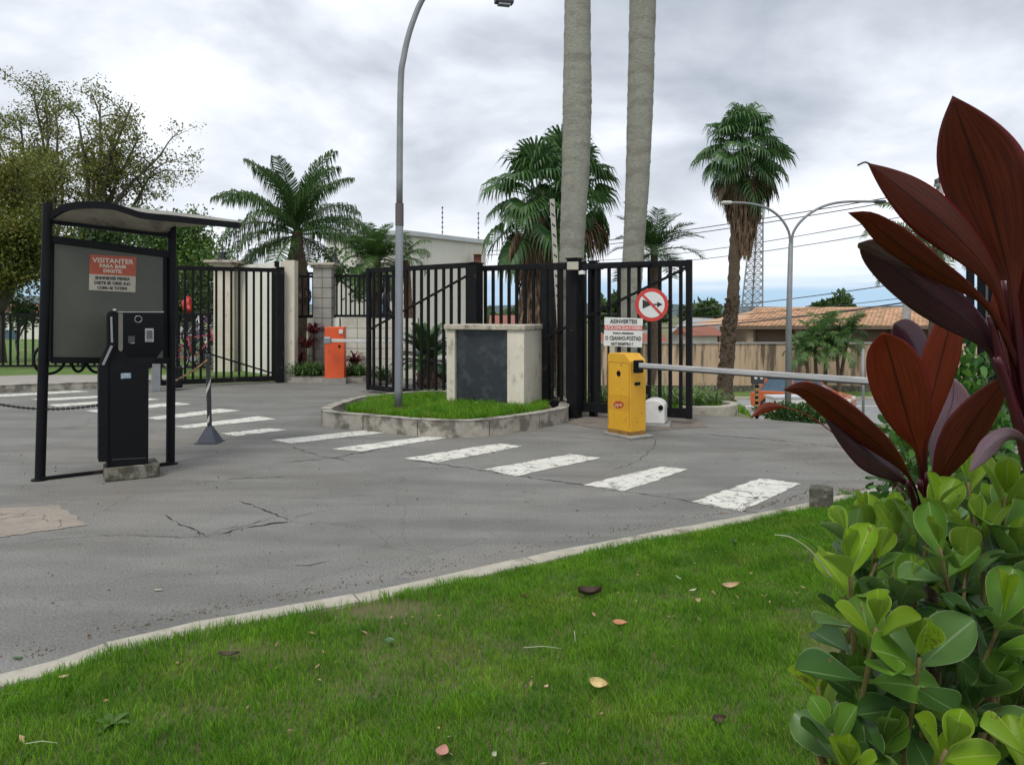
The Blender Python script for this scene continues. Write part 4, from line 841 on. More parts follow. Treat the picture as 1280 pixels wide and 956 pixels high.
# ================================================================== boundary: pillars, walls, fence panels, building
def wall(a, b, z0, z1, th, m, label, name='wall', cap=None, blocks=None):
    a, b = Vector((*a, 0)), Vector((*b, 0)); r = thing(name, label, 'wall', (a + b) / 2); d = (b - a).normalized(); ang = math.atan2(d.y, d.x); c = (a + b) / 2; Ln = (b - a).length
    mb_ = MB(); mb_.box((c.x, c.y, (z0 + z1) / 2), (Ln, th, z1 - z0), ang); part('core', mb_, m if not blocks else mortar, r)
    if blocks:
        bw_, bh_ = blocks; nr_ = Vector((d.y, -d.x, 0)); nx, nz = max(1, round(Ln / bw_)), round((z1 - z0) / bh_); bw_, bh_ = Ln / nx, (z1 - z0) / nz
        me_ = MB().box((0, 0, 0), (bw_ - .012, .03, bh_ - .012), ang).mesh('block', m)
        for i in range(nx):
            for j in range(nz):
                o = link('block', me_, r); o.location = a + d * (i + .5) * bw_ + nr_ * (th / 2 + .006 + random.uniform(0, .002)) + Z * (z0 + (j + .5) * bh_) - r.location
    if cap:
        mb_ = MB(); mb_.box((c.x, c.y, z1 + cap / 2), (Ln + .04, th + .08, cap), ang); part('cap', mb_, capst, r, bevel=.01)
    return r
cpl = mat('cream_block', (.60, .575, .49), (.53, .51, .43), scale=1.5, rough=.85, objr=.05, c3=(.30, .27, .2), s3=1.2, f3=.4)
wall((-4.78, 18.1), (-4.05, 18.1), .0, 1.42, .2, plaster, 'low cream wall between white pillar and grey pillar', cap=None)
wall((-3.98, 18.1), (-2.2, 18.1), .0, 1.42, .2, cpl, 'low cream block wall behind the orange cabinet', blocks=(.36, .236))
wall((-5.12, 17.3), (-4.86, 17.3), 0, 2.72, .30, plasterg, 'tall white rendered pillar beside the left gate', name='pillar')
wall((-7.05, 19.6), (-5.2, 17.55), 0, 2.72, .18, plaster, 'white wall seen through the bars of the left gate')
# grey block pillar
gpil = thing('block_pillar', 'grey block pillar with stone cap between two fence panels', 'pillar', (-4.42, 18.05, 0)); mb = MB(); mb.box((-4.42, 18.1, 1.3), (.40, .40, 2.60)); part('core', mb, mortar, gpil)
me_f = MB().box((0, 0, 0), (.205, .03, .222)).mesh('block', stone); me_s = MB().box((0, 0, 0), (.03, .40, .222)).mesh('block', stone)
for j in range(11):
    for i in (-1, 1): o = link('block', me_f, gpil); o.location = (i * .109, -.20 + .05 + random.uniform(-.002, .002) - .005, .12 + j * .236)
    o = link('block', me_s, gpil); o.location = (.207, .055, .12 + j * .236)
for zz_, ww in ((2.62, .52), (2.68, .62)):
    mb = MB(); mb.box((-4.42, 18.1, zz_), (ww, ww, .06)); part('cap', mb, capst, gpil, bevel=.01)
# pilaster with cap and lantern
pil = thing('wall_pilaster', 'cream pilaster with wide moulded cap behind the left gate', 'pillar', (-7.1, 19.0, 0)); mb = MB(); mb.box((-7.1, 19.0, 1.35), (.46, .46, 2.70), .2); part('shaft', mb, plasterg, pil)
for zz_, ww in ((2.73, .6), (2.79, .82)):
    mb = MB(); mb.box((-7.1, 19.0, zz_), (ww, ww, .065), .1); part('cap', mb, capst, pil, bevel=.012)
c = Vector((-7.12, 18.9, 2.83)); la = thing('pillar_lantern', 'small dark lantern standing on the cream pilaster cap', 'lantern', c)
mb = MB(); mb.tube([c, c + Z * .05, c + Z * .06, c + Z * .2, c + Z * .22], [.12, .12, .07, .09, .03], 8); part('body', mb, lampblk, la); mb = MB(); mb.tube([c + Z * .2, c + Z * .46], .02, 6); part('finial', mb, lampblk, la)

def fence_panel(a, b, zb, zt, n, label, bw=.035, rail=.06, group=None, yaw_bars=True, name='fence_panel'):
    a, b = Vector((*a, 0)), Vector((*b, 0)); r = thing(name, label, 'fence', (a + b) / 2, group); d = (b - a).normalized(); ang = math.atan2(d.y, d.x); Ln = (b - a).length; c = (a + b) / 2
    for z in (zt - rail / 2, zb + rail / 2):
        mb_ = MB(); mb_.box((c.x, c.y, z), (Ln, .05, rail), ang); part('rail', mb_, black, r)
    me_ = MB().box((0, 0, 0), (bw, .03, zt - zb - .02), ang).mesh('bar', black)
    for i in range(n): o = link('bar', me_, r); o.location = a.lerp(b, (i + .5) / n) + Vector((0, 0, (zb + zt) / 2)) - r.location
    return r
fence_panel((-4.84, 18.1), (-4.64, 18.1), 1.44, 2.50, 2, 'narrow sliver of black railing beside the white pillar')
fence_panel((-5.35, 18.35), (-4.66, 18.35), 1.42, 2.44, 5, 'short black railing between white pillar and grey pillar')
fence_panel((-4.18, 18.1), (-3.22, 18.1), 1.44, 2.44, 9, 'black railing on the cream wall behind the orange cabinet')
fence_panel((-3.2, 18.12), (-2.6, 18.12), 1.44, 2.44, 5, 'black railing on the cream wall behind the gate leaf')
# far left fence, behind the sidewalk
lf = fence_panel((-15.9, 20), (-11.2, 20), .13, 1.52, 24, 'long black railing on the grass left of the shelter', bw=.05, rail=.05)
fence_panel((-11.18, 20.02), (-7.6, 19.6), .13, 1.52, 17, 'black railing seen below the notice board', bw=.05, rail=.05)
for i, x in enumerate((-13.6, -11.19)):
    mb = MB(); mb.box((x, 20.06, .88), (.09, .09, 1.52)); part('fence_post', mb, black, lf)

# garden bed in front of the wall
kb = thing('bed_kerb', None, None, (0, 0, 0), kind='structure'); kerb('k', [Vector((-4.98, 17.0, 0)), Vector((-4.2, 16.95, 0)), Vector((-3.4, 16.95, 0)), Vector((-2.7, 17.0, 0))], -.16, .14, kerb_m, kb, .9, n=40)
mb = MB(); mb.prism([(-5.0, 17.1), (-2.6, 17.1), (-2.6, 18.0), (-5.0, 18.0)], -.02, .12); solo('garden_soil', mb, soil, kind='structure')
# orange barrier cabinet on the left
oc = thing('barrier_cabinet', 'bright orange barrier cabinet in front of the grey block pillar', 'barrier', W(417.5, 474, 16.7))
p = W(417.5, 474, 16.75); mb = MB(); mb.box((p.x, p.y + .15, .68), (.42, .34, 1.12), .08); part('body', mb, orangem, oc, bevel=.012)
mb = MB(); mb.box((p.x, p.y + .15, .06), (.5, .42, .13), .08); part('foot_slab', mb, conc_m, oc)
mb = MB(); mb.disc((p.x + .12, p.y - .03, .82), .028, (0, -1, 0), 14, .01); part('lock', mb, blackg, oc)
for k, (dx, dz, w_, h_) in enumerate(((-.10, .78, .05, .10), (-.09, .70, .03, .05), (-.10, .50, .03, .12))):
    mb = MB(); mb.box((p.x + dx, p.y - .025, dz), (w_, .006, h_), .08); part('stain_plate', mb, yrust, oc)
mb = MB(); mb.box((p.x + .155, p.y - .02, 1.14), (.08, .02, .09), .08); part('chipped_corner', mb, white, oc)
ob3 = thing('barrier_boom', 'white boom reaching right from the bright orange cabinet', 'boom', W(410, 426, 16.4))
mb = MB(); mb.beam(W(408, 425.5, 16.45), W(548, 428, 15.9), .05, .07); part('arm', mb, mat('boom_white', (.55, .54, .51), rough=.5), ob3, bevel=.01)
mb = MB(); mb.box(W(409.5, 425.5, 16.4), (.15, .1, .15)); part('arm_clamp', mb, galv, ob3, bevel=.02)

# white building behind
BC, BLf, BRt = Vector((-3.4, 24, 0)), Vector((-6.05, 25, 0)), Vector((-.94, 27.4, 0))
bl = thing('white_building', 'low cream building with slanted flat roof behind the gates', 'building', BC)
BK = BLf + (BRt - BC)
mb = MB(); mb.prism([(BC.x, BC.y), (BRt.x, BRt.y), (BK.x, BK.y), (BLf.x, BLf.y)], 0, 3.95); part('wall', mb, plaster, bl)
mb = MB(); e2 = (BRt - BC).normalized() * .22; e1 = (BLf - BC).normalized() * .22
q = [BC - e1 * .6 - e2 * .6, BRt + e2 - e1 * .6, BK + e1 + e2, BLf + e1 - e2 * .6]; mb.prism([(v.x, v.y) for v in q], 3.95, 4.10); part('roof', mb, roofg, bl, bevel=.01)
wd_ = (BRt - BC).normalized(); wn = Vector((wd_.y, -wd_.x, 0))
def wop(s0, s1, z0, z1, m_, nm, off=.02, dirv=wd_, nr_=wn, th=.04): 
    mb_ = MB(); a, b = BC + dirv * s0 + nr_ * off, BC + dirv * s1 + nr_ * off; mb_.extrude([a + Z * z0, b + Z * z0, b + Z * z1, a + Z * z1], -nr_ * th); return part(nm, mb_, m_, bl)
ld = (BLf - BC).normalized(); ln_ = Vector((-ld.y, ld.x, 0))
wop(.55, 1.35, 1.25, 2.15, roofg, 'window_frame', .03, ld, ln_, .06); w_ = wop(.62, 1.28, 1.32, 2.08, glass, 'window', .045, ld, ln_, .03)
wop(.95, .98, 1.32, 2.08, roofg, 'mullion', .06, ld, ln_, .03)
wop(.1, .52, .1, 1.9, stone, 'door', .03, wd_, wn)
mb = MB(); c = W(597, 323, 26.5); mb.box(c, (.26, .2, .42)); part('red_alarm_box', mb, mat('alarm_red', (.20, .06, .04), rough=.6), bl, bevel=.02)
mb = MB(); c = W(597, 317, 26.4); mb.box(c, (.34, .26, .06)); part('alarm_hood', mb, capst, bl)
c = W(418.5, 312, 24.0); lt = thing('wall_lamp', 'small grey lamp on a thin rod beside the cream building', 'lamp', (c.x, c.y, .0)); mb = MB(); mb.tube([c + Z * .12, c], [.03, .14], 10); part('shade', mb, galvd, lt); mb = MB(); mb.tube([Vector((c.x, c.y, .0)), c + Z * .3], .025, 6); part('rod', mb, lampblk, lt)
def efence(px, py0, py1, Y, label, lean=0):
    r = thing('electric_fence_rod', label, 'fence rod', W(px, py1, Y), group='electric fence rods'); mb_ = MB(); a, b = W(px, py1, Y), W(px + lean, py0, Y); mb_.tube([a, b], .014, 5); part('rod', mb_, galvd, r)
    for k in range(6):
        mb_ = MB(); p_ = a.lerp(b, .15 + .16 * k); mb_.tube([p_ - Z * .02, p_ + Z * .02], .035, 6); part('insulator', mb_, lampblk, r)
efence(553, 258, 296, 26, 'left thin rod with insulators on the cream building roof'); efence(598, 265, 303, 27, 'right thin rod with insulators on the cream building roof')
efence(297, 288, 326, 18.6, 'thin rod with insulators left on the white wall', 1); efence(311, 284, 326, 18.2, 'thin rod with insulators right on the white wall', .5); efence(283, 288, 322, 19.1, 'leaning rod with insulators above the pilaster', 7)
efence(418.5, 322, 346, 18.2, 'short rod with insulators above the grey pillar railing')

# far wall, houses
fw = thing('street_wall', 'long stained beige wall along the far side of the street', 'wall', (20, 39, -2.6)); mb = MB(); mb.box((34, 39.1, -1.35), (60, .2, 2.5)); part('face', mb, beige, fw)
mb = MB(); mb.box((34, 39.1, -.06), (60.1, .3, .09)); part('coping', mb, conc_m, fw)
mb = MB(); mb.box((34, 38.96, -2.4), (60, .06, .38)); part('base_band', mb, moss_m, fw)
for i in range(10):
    mb = MB(); mb.box((6.5 + i * 4.1, 38.97, -1.33), (.22, .08, 2.44)); part('wall_pier', mb, beige, fw)
hs = thing('tiled_house', 'long house with orange hip tile roof behind the stained wall', 'house', (21, 48, -2.6))
x0, x1, ye, yr, ze, zr = 13.2, 33, 45.2, 50.5, .66, 1.66
mb = MB(); mb.box(((x0 + x1) / 2, 49, -1.05), (x1 - x0 - 1.6, 5.6, 3.2)); part('wall', mb, beamw, hs)
mb = MB(); mb.box(((x0 + x1) / 2, 46.1, -.1), (x1 - x0 - 3.0, .1, 1.15)); part('porch_shade_panel', mb, darkint, hs)  # flat dark panel on the wall, coloured as the shade inside the porch
for i in range(7):
    mb = MB(); mb.box((14.1 + i * 2.9, 45.7, -1.0), (.38, .38, 3.25)); part('porch_pillar', mb, beamw, hs)
mb = MB(); mb.add([(x0, ye, ze - .02), (x1, ye, ze - .02), (x1 - 2.9, yr, zr - .03), (x0 + 2.9, yr, zr - .03), (x0, 55.8, ze - .02), (x1, 55.8, ze - .02)], [(0, 1, 2, 3), (0, 3, 4), (1, 5, 2), (3, 2, 5, 4), (0, 4, 5, 1)]); part('roof', mb, tile_o, hs)
mb = MB(); mb.box(((x0 + x1) / 2, ye - .05, ze - .09), (x1 - x0 + .1, .08, .14)); part('fascia', mb, darkint, hs)
mb = MB(); nr = 15; sp_ = .27
for r_i in range(nr):
    t0, t1 = r_i / nr, (r_i + 1) / nr; ya, yb_ = ye + (yr - ye) * t0 - .04, ye + (yr - ye) * t1 + .03; za, zb_ = ze + (zr - ze) * t0 + .035, ze + (zr - ze) * t1 + .01
    xa, xb = x0 + 2.9 * t0, x1 - 2.9 * t0; n_ = int((xb - xa) / sp_)
    for i in range(n_):
        xc = xa + (i + .5) * sp_ + random.uniform(-.01, .01); h_ = sp_ * .47
        prof_ = [(-h_, 0), (-h_ * .6, .07), (0, .10), (h_ * .6, .07), (h_, 0)]
        mb.add([(xc + a, ya, za + b) for a, b in prof_] + [(xc + a * .9, yb_, zb_ + b * .8) for a, b in prof_], [(k, k + 1, 6 + k, 5 + k) for k in range(4)] + [(4, 3, 2, 1, 0)])
part('roof_tiles', mb, tile_o, hs, kind='stuff')
mb = MB(); mb.tube([(x0 + 2.9, yr, zr + .03), (x1 - 2.9, yr, zr + .03)], .13, 8); part('ridge_tiles', mb, tile_o, hs, smooth=True)
mb = MB(); mb.tube([(x0, ye, ze + .05), (x0 + 2.9, yr, zr + .05)], .11, 8); part('hip_tiles', mb, tile_o, hs, smooth=True)
def house(x0, x1, y0, y1, zb, ze, zr, wm, rm, label, ridge='x', wins=2):
    r = thing('far_house', label, 'house', ((x0 + x1) / 2, y0, zb)); mb_ = MB(); mb_.box(((x0 + x1) / 2, (y0 + y1) / 2, (zb + ze) / 2), (x1 - x0, y1 - y0, ze - zb)); part('wall', mb_, wm, r)
    e_ = .35; xm, ym = (x0 + x1) / 2, (y0 + y1) / 2; mb_ = MB()
    if ridge == 'x': mb_.add([(x0 - e_, y0 - e_, ze), (x1 + e_, y0 - e_, ze), (x1 + e_, y1 + e_, ze), (x0 - e_, y1 + e_, ze), (x0 - e_, ym, zr), (x1 + e_, ym, zr)], [(0, 1, 5, 4), (2, 3, 4, 5), (0, 4, 3), (1, 2, 5), (0, 3, 2, 1)])
    else:
        mb_.add([(x0 - e_, y0 - e_, ze), (x1 + e_, y0 - e_, ze), (x1 + e_, y1 + e_, ze), (x0 - e_, y1 + e_, ze), (xm, y0 - e_, zr), (xm, y1 + e_, zr)], [(0, 4, 5, 3), (1, 2, 5, 4), (0, 1, 4), (3, 5, 2), (0, 3, 2, 1)])
    part('roof', mb_, rm, r)
    for i in range(wins):
        xc = x0 + (i + .5) * (x1 - x0) / wins; mb_ = MB(); mb_.box((xc, y0 - .02, ze - 1.3), (1.1, .08, .9)); part('window_frame', mb_, white, r); mb_ = MB(); mb_.box((xc, y0 - .05, ze - 1.3), (.95, .06, .76)); part('window', mb_, glass, r)
    return r
grw = mat('grey_house_wall', (.42, .42, .40), (.36, .36, .34), scale=1, rough=.9); fib = mat('fibre_cement_roof', (.38, .38, .37), (.28, .28, .27), scale=2, rough=.9)
house(14.6, 18.0, 62, 70, -2.6, -.3, .95, grw, fib, 'grey gabled house behind the right fan palm', 'y', 1)
house(13.0, 16.5, 51, 57, -2.6, -.9, -.2, beamw, tile_r, 'small red roofed house left of the orange tile roof', 'x', 2)
house(6.2, 10.2, 50, 57, -2.6, -1.2, .0, beamw, tile_r, 'red roofed house seen through the gate behind the warning board', 'x', 2)
house(10.8, 12.3, 46, 50, -2.6, .1, .6, plaster, tile_r, 'narrow pale house seen through the gate right of the round sign', 'x', 1)
house(-1.5, 4.0, 60, 68, -2.6, .2, 1.2, plaster, tile_r, 'pale house far behind the middle gate leaf', 'x', 3)
house(11, 17, 95, 104, -2.6, 1.0, 2.2, grw, tile_r, 'distant grey house with dark red roof beyond the gate', 'x', 3)
house(-30, -19.5, 40, 48, 0, 1.5, 2.0, plaster, tile_r, 'long low white house behind the left railing', 'x', 4)
# dark warning lamp post at the drive edge
wp = W(946, 517, 12.2); wr = thing('marker_post', 'short striped marker post topped by black box with two lenses', 'marker post', wp)
zt_ = W(946, 481, 12.2).z; mb = MB(); mb.tube([wp - Z * .1, Vector((wp.x, wp.y, zt_))], .028, 10); part('post', mb, blackg, wr, smooth=True)
for k in range(5):
    z = wp.z + .03 + k * .085; mb = MB(); mb.tube([Vector((wp.x, wp.y, z)), Vector((wp.x, wp.y, z + .035))], .030, 10); part('band', mb, mat('marker_yellow', (.35, .27, .1), rough=.6) if k == 0 else MATS['marker_yellow'], wr)
c = W(947, 474, 12.2); mb = MB(); mb.box(c, (.19, .10, .14)); part('box', mb, lampblk, wr, bevel=.01)
for dx in (-.045, .045):
    mb = MB(); mb.disc(c + Vector((dx, -.055, .03)), .026, (0, -1, 0), 14, .01); part('lens', mb, signwhite, wr)
# thin metal sign posts near street
mb = MB(); p = Vector((W(1079, 500, 28).x, 28, -2.6)); mb.tube([p, W(1079, 436, 28)], .05, 8); solo('thin_post', mb, galvd, 'thin grey post beside the far street right of small palms', 'post', smooth=True)
# ================================================================== lattice tower, poles, wires
tw = thing('lattice_tower', 'tall grey lattice mast rising behind the right fan palm', 'mast', W(941, 400, 120))
YT = 120; mb = MB(); legs = []
for (xb, xt, dy) in ((925, 946.5, -1.2), (953, 954, -1.2), (939, 950, 1.6)):
    a, b = W(xb, 404, YT + dy), W(xt, 210, YT + dy * .3); legs.append((a, b)); m_ = MB(); m_.tube([a, b], .13, 5); part('leg', m_, galvd, tw)
for i in range(22):
    t0, t1 = i / 22, (i + 1) / 22
    for j in range(3):
        a0, b0_ = legs[j]; a1, b1 = legs[(j + 1) % 3]; mb.tube([a0.lerp(b0_, t0), a1.lerp(b1, t1)], .055, 4); mb.tube([a1.lerp(b1, t0), a0.lerp(b0_, t1)], .055, 4); mb.tube([a0.lerp(b0_, t1), a1.lerp(b1, t1)], .055, 4)
part('lattice_bracing', mb, galvd, tw, kind='stuff')
up = thing('utility_pole', 'tall concrete utility pole partly behind the red leaves', 'utility pole', (W(1172, 500, 30).x, 30, -2.6))
p0 = Vector((W(1172, 500, 30).x, 30, -2.6)); p1 = W(1175, 223, 30); mb = MB(); mb.tube([p0, p1], [.19, .13], 10); part('shaft', mb, conc_m, up, smooth=True)
mb = MB(); mb.beam(W(1169, 232, 29.8), W(1182, 230, 30.2), .12, .12); part('crossarm', mb, conc_m, up)
for x, y in ((1170, 227), (1175, 224), (1181, 226), (1172, 243)):
    mb = MB(); c = W(x, y, 29.9); mb.tube([c - Z * .12, c + Z * .08], .06, 6); part('insulator', mb, lampblk, up)
mb = MB(); mb.tube([Vector((W(1131, 500, 28).x, 28, -2.6)), W(1134, 345, 28)], [.17, .13], 10); solo('concrete_post', mb, conc_m, 'plain grey concrete post between tiled roof and purple leaf', 'post', smooth=True)
for i, (a, b, Ya, Yb, rd) in enumerate((((560, 316), (1172, 236), 60, 30, .022), ((560, 321), (1178, 241), 60, 30, .022), ((700, 327), (1172, 262), 58, 30, .018), ((700, 334), (1172, 278), 58, 30, .018),
        ((700, 392), (1178, 346), 60, 31, .022), ((760, 398), (1290, 350), 60, 31, .018), ((740, 404), (1290, 362), 58, 31, .018), ((760, 411), (1290, 352), 55, 29, .035))):
    A, B = W(*a, Ya), W(*b, Yb); P_ = [A.lerp(B, k / 20) - Z * (.9 * 4 * (k / 20) * (1 - k / 20) * .55) for k in range(21)]
    mb = MB(); mb.tube(P_, rd, 5); solo('power_line', mb, lampblk, 'overhead ' + ('uppermost wire', 'second wire from the top', 'third wire from the top', 'fourth wire from the top', 'wire crossing just above the horizon trees', 'thin wire over the blue horizon band', 'second thin wire over the blue horizon band', 'thick low cable skimming above the tiled roof')[i] + ' right of the royal palms', 'power line', group='overhead wires')

# ================================================================== car, white block
def car(loc, yaw, label):
    r = thing('parked_car', label, 'car', (0, 0, 0)); cm = mat('car_orange', (.50, .12, .03), (.46, .10, .025), scale=2, rough=.25, coat=.6)
    bp = [(-1.9, .30), (-1.92, .62), (-1.86, .82), (-1.55, .90), (1.0, .92), (1.75, .78), (1.93, .60), (1.95, .34), (1.9, .24), (-1.85, .24)]
    mb_ = MB(); mb_.extrude([(x, -.80, z) for x, z in bp], (0, 1.6, 0)); part('body', mb_, cm, r, bevel=.06)
    cb, ct = [(-1.62, .88), (1.08, .90)], [(-1.25, 1.38), (.30, 1.42)]
    V = [(cb[0][0], -.76, .88), (cb[1][0], -.76, .9), (cb[1][0], .76, .9), (cb[0][0], .76, .88), (ct[0][0], -.60, 1.38), (ct[1][0], -.60, 1.42), (ct[1][0], .60, 1.42), (ct[0][0], .60, 1.38)]
    mb_ = MB(); mb_.add(V, [(0, 1, 5, 4), (1, 2, 6, 5), (2, 3, 7, 6), (3, 0, 4, 7)]); part('windows', mb_, glass, r)
    mb_ = MB(); mb_.box((-.48, 0, 1.41), (1.62, 1.22, .05)); part('roof', mb_, lampblk, r, bevel=.02)
    for s_ in (-1, 1):
        for a, b in (((-1.62, .88), (-1.25, 1.38)), ((-.2, .9), (-.25, 1.4)), ((1.08, .9), (.30, 1.42))):
            mb_ = MB(); mb_.beam((a[0], s_ * .77, a[1]), (b[0], s_ * .61, b[1]), .05, .06); part('window_pillar', mb_, cm, r)
        for x in (-1.2, 1.25):
            mb_ = MB(); mb_.tube([(x, s_ * .64, .31), (x, s_ * .84, .31)], .31, 20); wh = part('wheel', mb_, rubber, r, smooth=True, auto=True)
            mb_ = MB(); mb_.tube([(x, s_ * .83, .31), (x, s_ * .855, .31)], .19, 14); part('rim', mb_, silver, wh)
        mb_ = MB(); mb_.box((1.86, s_ * .60, .66), (.14, .3, .14)); part('headlight', mb_, signwhite, r, bevel=.02)
        mb_ = MB(); mb_.box((-1.88, s_ * .62, .70), (.08, .22, .2)); part('tail_light', mb_, signred, r, bevel=.02)
        mb_ = MB(); mb_.box((.72, s_ * .86, .95), (.10, .16, .12)); part('mirror', mb_, cm, r, bevel=.02)
    r.location = loc; r.rotation_euler = (0, 0, yaw); return r
car((W(1003, 500, 31.6).x, 31.6, -2.61), R(-32), 'small orange car with dark roof passing on the far street')
wb = W(982, 497, 29.2); mb = MB(); mb.box((wb.x, wb.y, -2.15), (1.25, .8, .95), .1); kr_ = thing('white_kiosk_box', 'square white roadside box in front of the orange car', 'utility box', (wb.x, wb.y, -2.6)); part('body', mb, white, kr_, bevel=.03)
mb = MB(); mb.box((wb.x, wb.y, -1.66), (1.32, .88, .05), .1); part('lid', mb, roofg, kr_); mb = MB(); mb.box((wb.x - .02, wb.y - .405, -2.12), (.02, .02, .8), .1); part('door_seam', mb, galvd, kr_)

# ================================================================== bicycles behind the left gate
def bicycle(name_m, label):
    r = thing('bicycle', label, 'bicycle', (0, 0, 0), group='bicycles behind the left gate'); fm = bikes_m[name_m]
    for x in (-.5, .5):
        ring = [(x + .33 * math.cos(2 * math.pi * k / 24), 0, .34 + .33 * math.sin(2 * math.pi * k / 24)) for k in range(25)]
        wl_ = part('wheel', MB().tube(ring, .02, 6, cap=False), rubber, r, smooth=True); part('rim', MB().tube([(x + (a - x) * .93, 0, .34 + (c_ - .34) * .93) for a, _, c_ in ring], .012, 5, cap=False), silver, wl_)
        sp_m = MB()
        for k in range(10): sp_m.tube([(x, 0, .34), (x + .30 * math.cos(math.pi * k / 5), 0, .34 + .30 * math.sin(math.pi * k / 5))], .0035, 3)
        part('spokes', sp_m, silver, wl_)
    fr_ = MB()
    for a, b in (((-.5, 0, .34), (-.08, 0, .30)), ((-.5, 0, .34), (-.2, 0, .82)), ((-.08, 0, .30), (-.22, 0, .88)), ((-.08, 0, .30), (.36, 0, .80)), ((-.2, 0, .80), (.34, 0, .88)), ((.5, 0, .34), (.32, 0, 1.0))): fr_.tube([a, b], .02, 6)
    part('frame', fr_, fm, r, smooth=True)
    part('handlebar', MB().tube(bez([(.22, -.28, 1.02), (.32, -.1, 1.04), (.32, .1, 1.04), (.22, .28, 1.02)], 10), .014, 6), silver, r, smooth=True)
    part('saddle', MB().box((-.24, 0, .92), (.26, .13, .06)), rubber, r, bevel=.02); part('crank', MB().tube([(-.08, -.05, .30), (-.08, .05, .30)], .08, 12), silver, r)
    return r
bk1 = bicycle('red', 'dark red bicycle standing nearest behind the bars of the left gate'); bks = {'red': bk1}
for i, (px, Y, z, rz, k, lb) in enumerate(((246, 18.9, .12, .25, 'red', None), (262, 19.6, .18, -.5, 'white', 'white bicycle behind the left gate beside the pilaster'), (232, 19.8, .18, .7, 'purple', 'purple bicycle at the left behind the gate near the shelter post'), (252, 20.6, .62, -.2, 'white', 'white bicycle hanging higher in the rack behind the red one'), (270, 20.4, .6, .5, 'purple', 'purple bicycle hanging higher at the right of the rack'))):
    if i == 0: o = bk1
    elif k not in bks: o = bicycle(k, lb); bks[k] = o
    else: o = copy_tree(bks[k])
    if lb: o['label'] = lb
    o.location = (W(px, 0, Y).x, Y, z); o.rotation_euler = (R(-4) * i, 0, rz)
mb = MB()
for x in (-8.9, -7.5): mb.box((x, 21.0, .75), (.06, .06, 1.3))
mb.box((-8.2, 21, 1.4), (1.5, .06, .06)); mb.box((-8.2, 21, .6), (1.5, .06, .06)); solo('bicycle_rack', mb, blackrust, 'dark metal rack holding the bicycles behind the left gate', 'bicycle rack')
p = W(235, 381, 20.2); mb = MB(); mb.sphere(p, .13, 12, 8, (1, .6, 1.5)); rq = random.Random(3); mb.v = [tuple(Vector(v) + Vector((rq.uniform(-.05, .05), rq.uniform(-.03, .03), rq.uniform(-.06, .06)))) for v in mb.v]; solo('red_bag', mb, signred, 'red bag hung above the bicycles behind the left gate', 'bag', smooth=True)

# ================================================================== vegetation builders
def leaf_frame(d, nrm):
    d = d.normalized(); nrm = (nrm - d * nrm.dot(d)); nrm = nrm.normalized() if nrm.length > 1e-5 else d.orthogonal().normalized(); x = d.cross(nrm); return x, d, nrm
def feather_mesh(Ln, e0, droop, leafl, n, m, lw=.035, hang=.5, seed=0, vee=.3):
    rnd = random.Random(seed); mb_ = MB(); P_ = []; ang = R(e0); p = Vector((0, 0, 0)); K = 16
    for i in range(K + 1):
        P_.append(p.copy()); p = p + Vector((math.cos(ang), 0, math.sin(ang))) * Ln / K; ang -= R(droop) / K * (.4 + 1.2 * i / K)
    mb_.tube(P_, [.022 * (1 - .85 * i / K) * Ln / 2 + .004 for i in range(K + 1)], 5)
    for i in range(n):
        t = .12 + .88 * i / n; u = t * K; k = min(int(u), K - 1); q = P_[k].lerp(P_[k + 1], u - k); tg = (P_[k + 1] - P_[k]).normalized(); upv = Vector((0, 1, 0)).cross(tg) * -1; upv = upv if upv.z > 0 else -upv
        ll = leafl * (math.sin(math.pi * (.12 + .82 * t)) ** .6) * rnd.uniform(.85, 1.1)
        for s_ in (-1, 1):
            d = (Vector((0, s_, 0)) * .85 + tg * rnd.uniform(.45, .7) + upv * rnd.uniform(-.1, vee)).normalized(); d2 = (d * (1 - hang) + Vector((0, 0, -1)) * hang).normalized()
            a = q; b = q + d * ll * .5; c = b + d2 * ll * .55; sd_ = tg * lw * .5; mb_.add([a - sd_ * .6, a + sd_ * .6, b + sd_, b - sd_, c], [(0, 1, 2, 3), (3, 2, 4)])
    return mb_.mesh('frond', m)
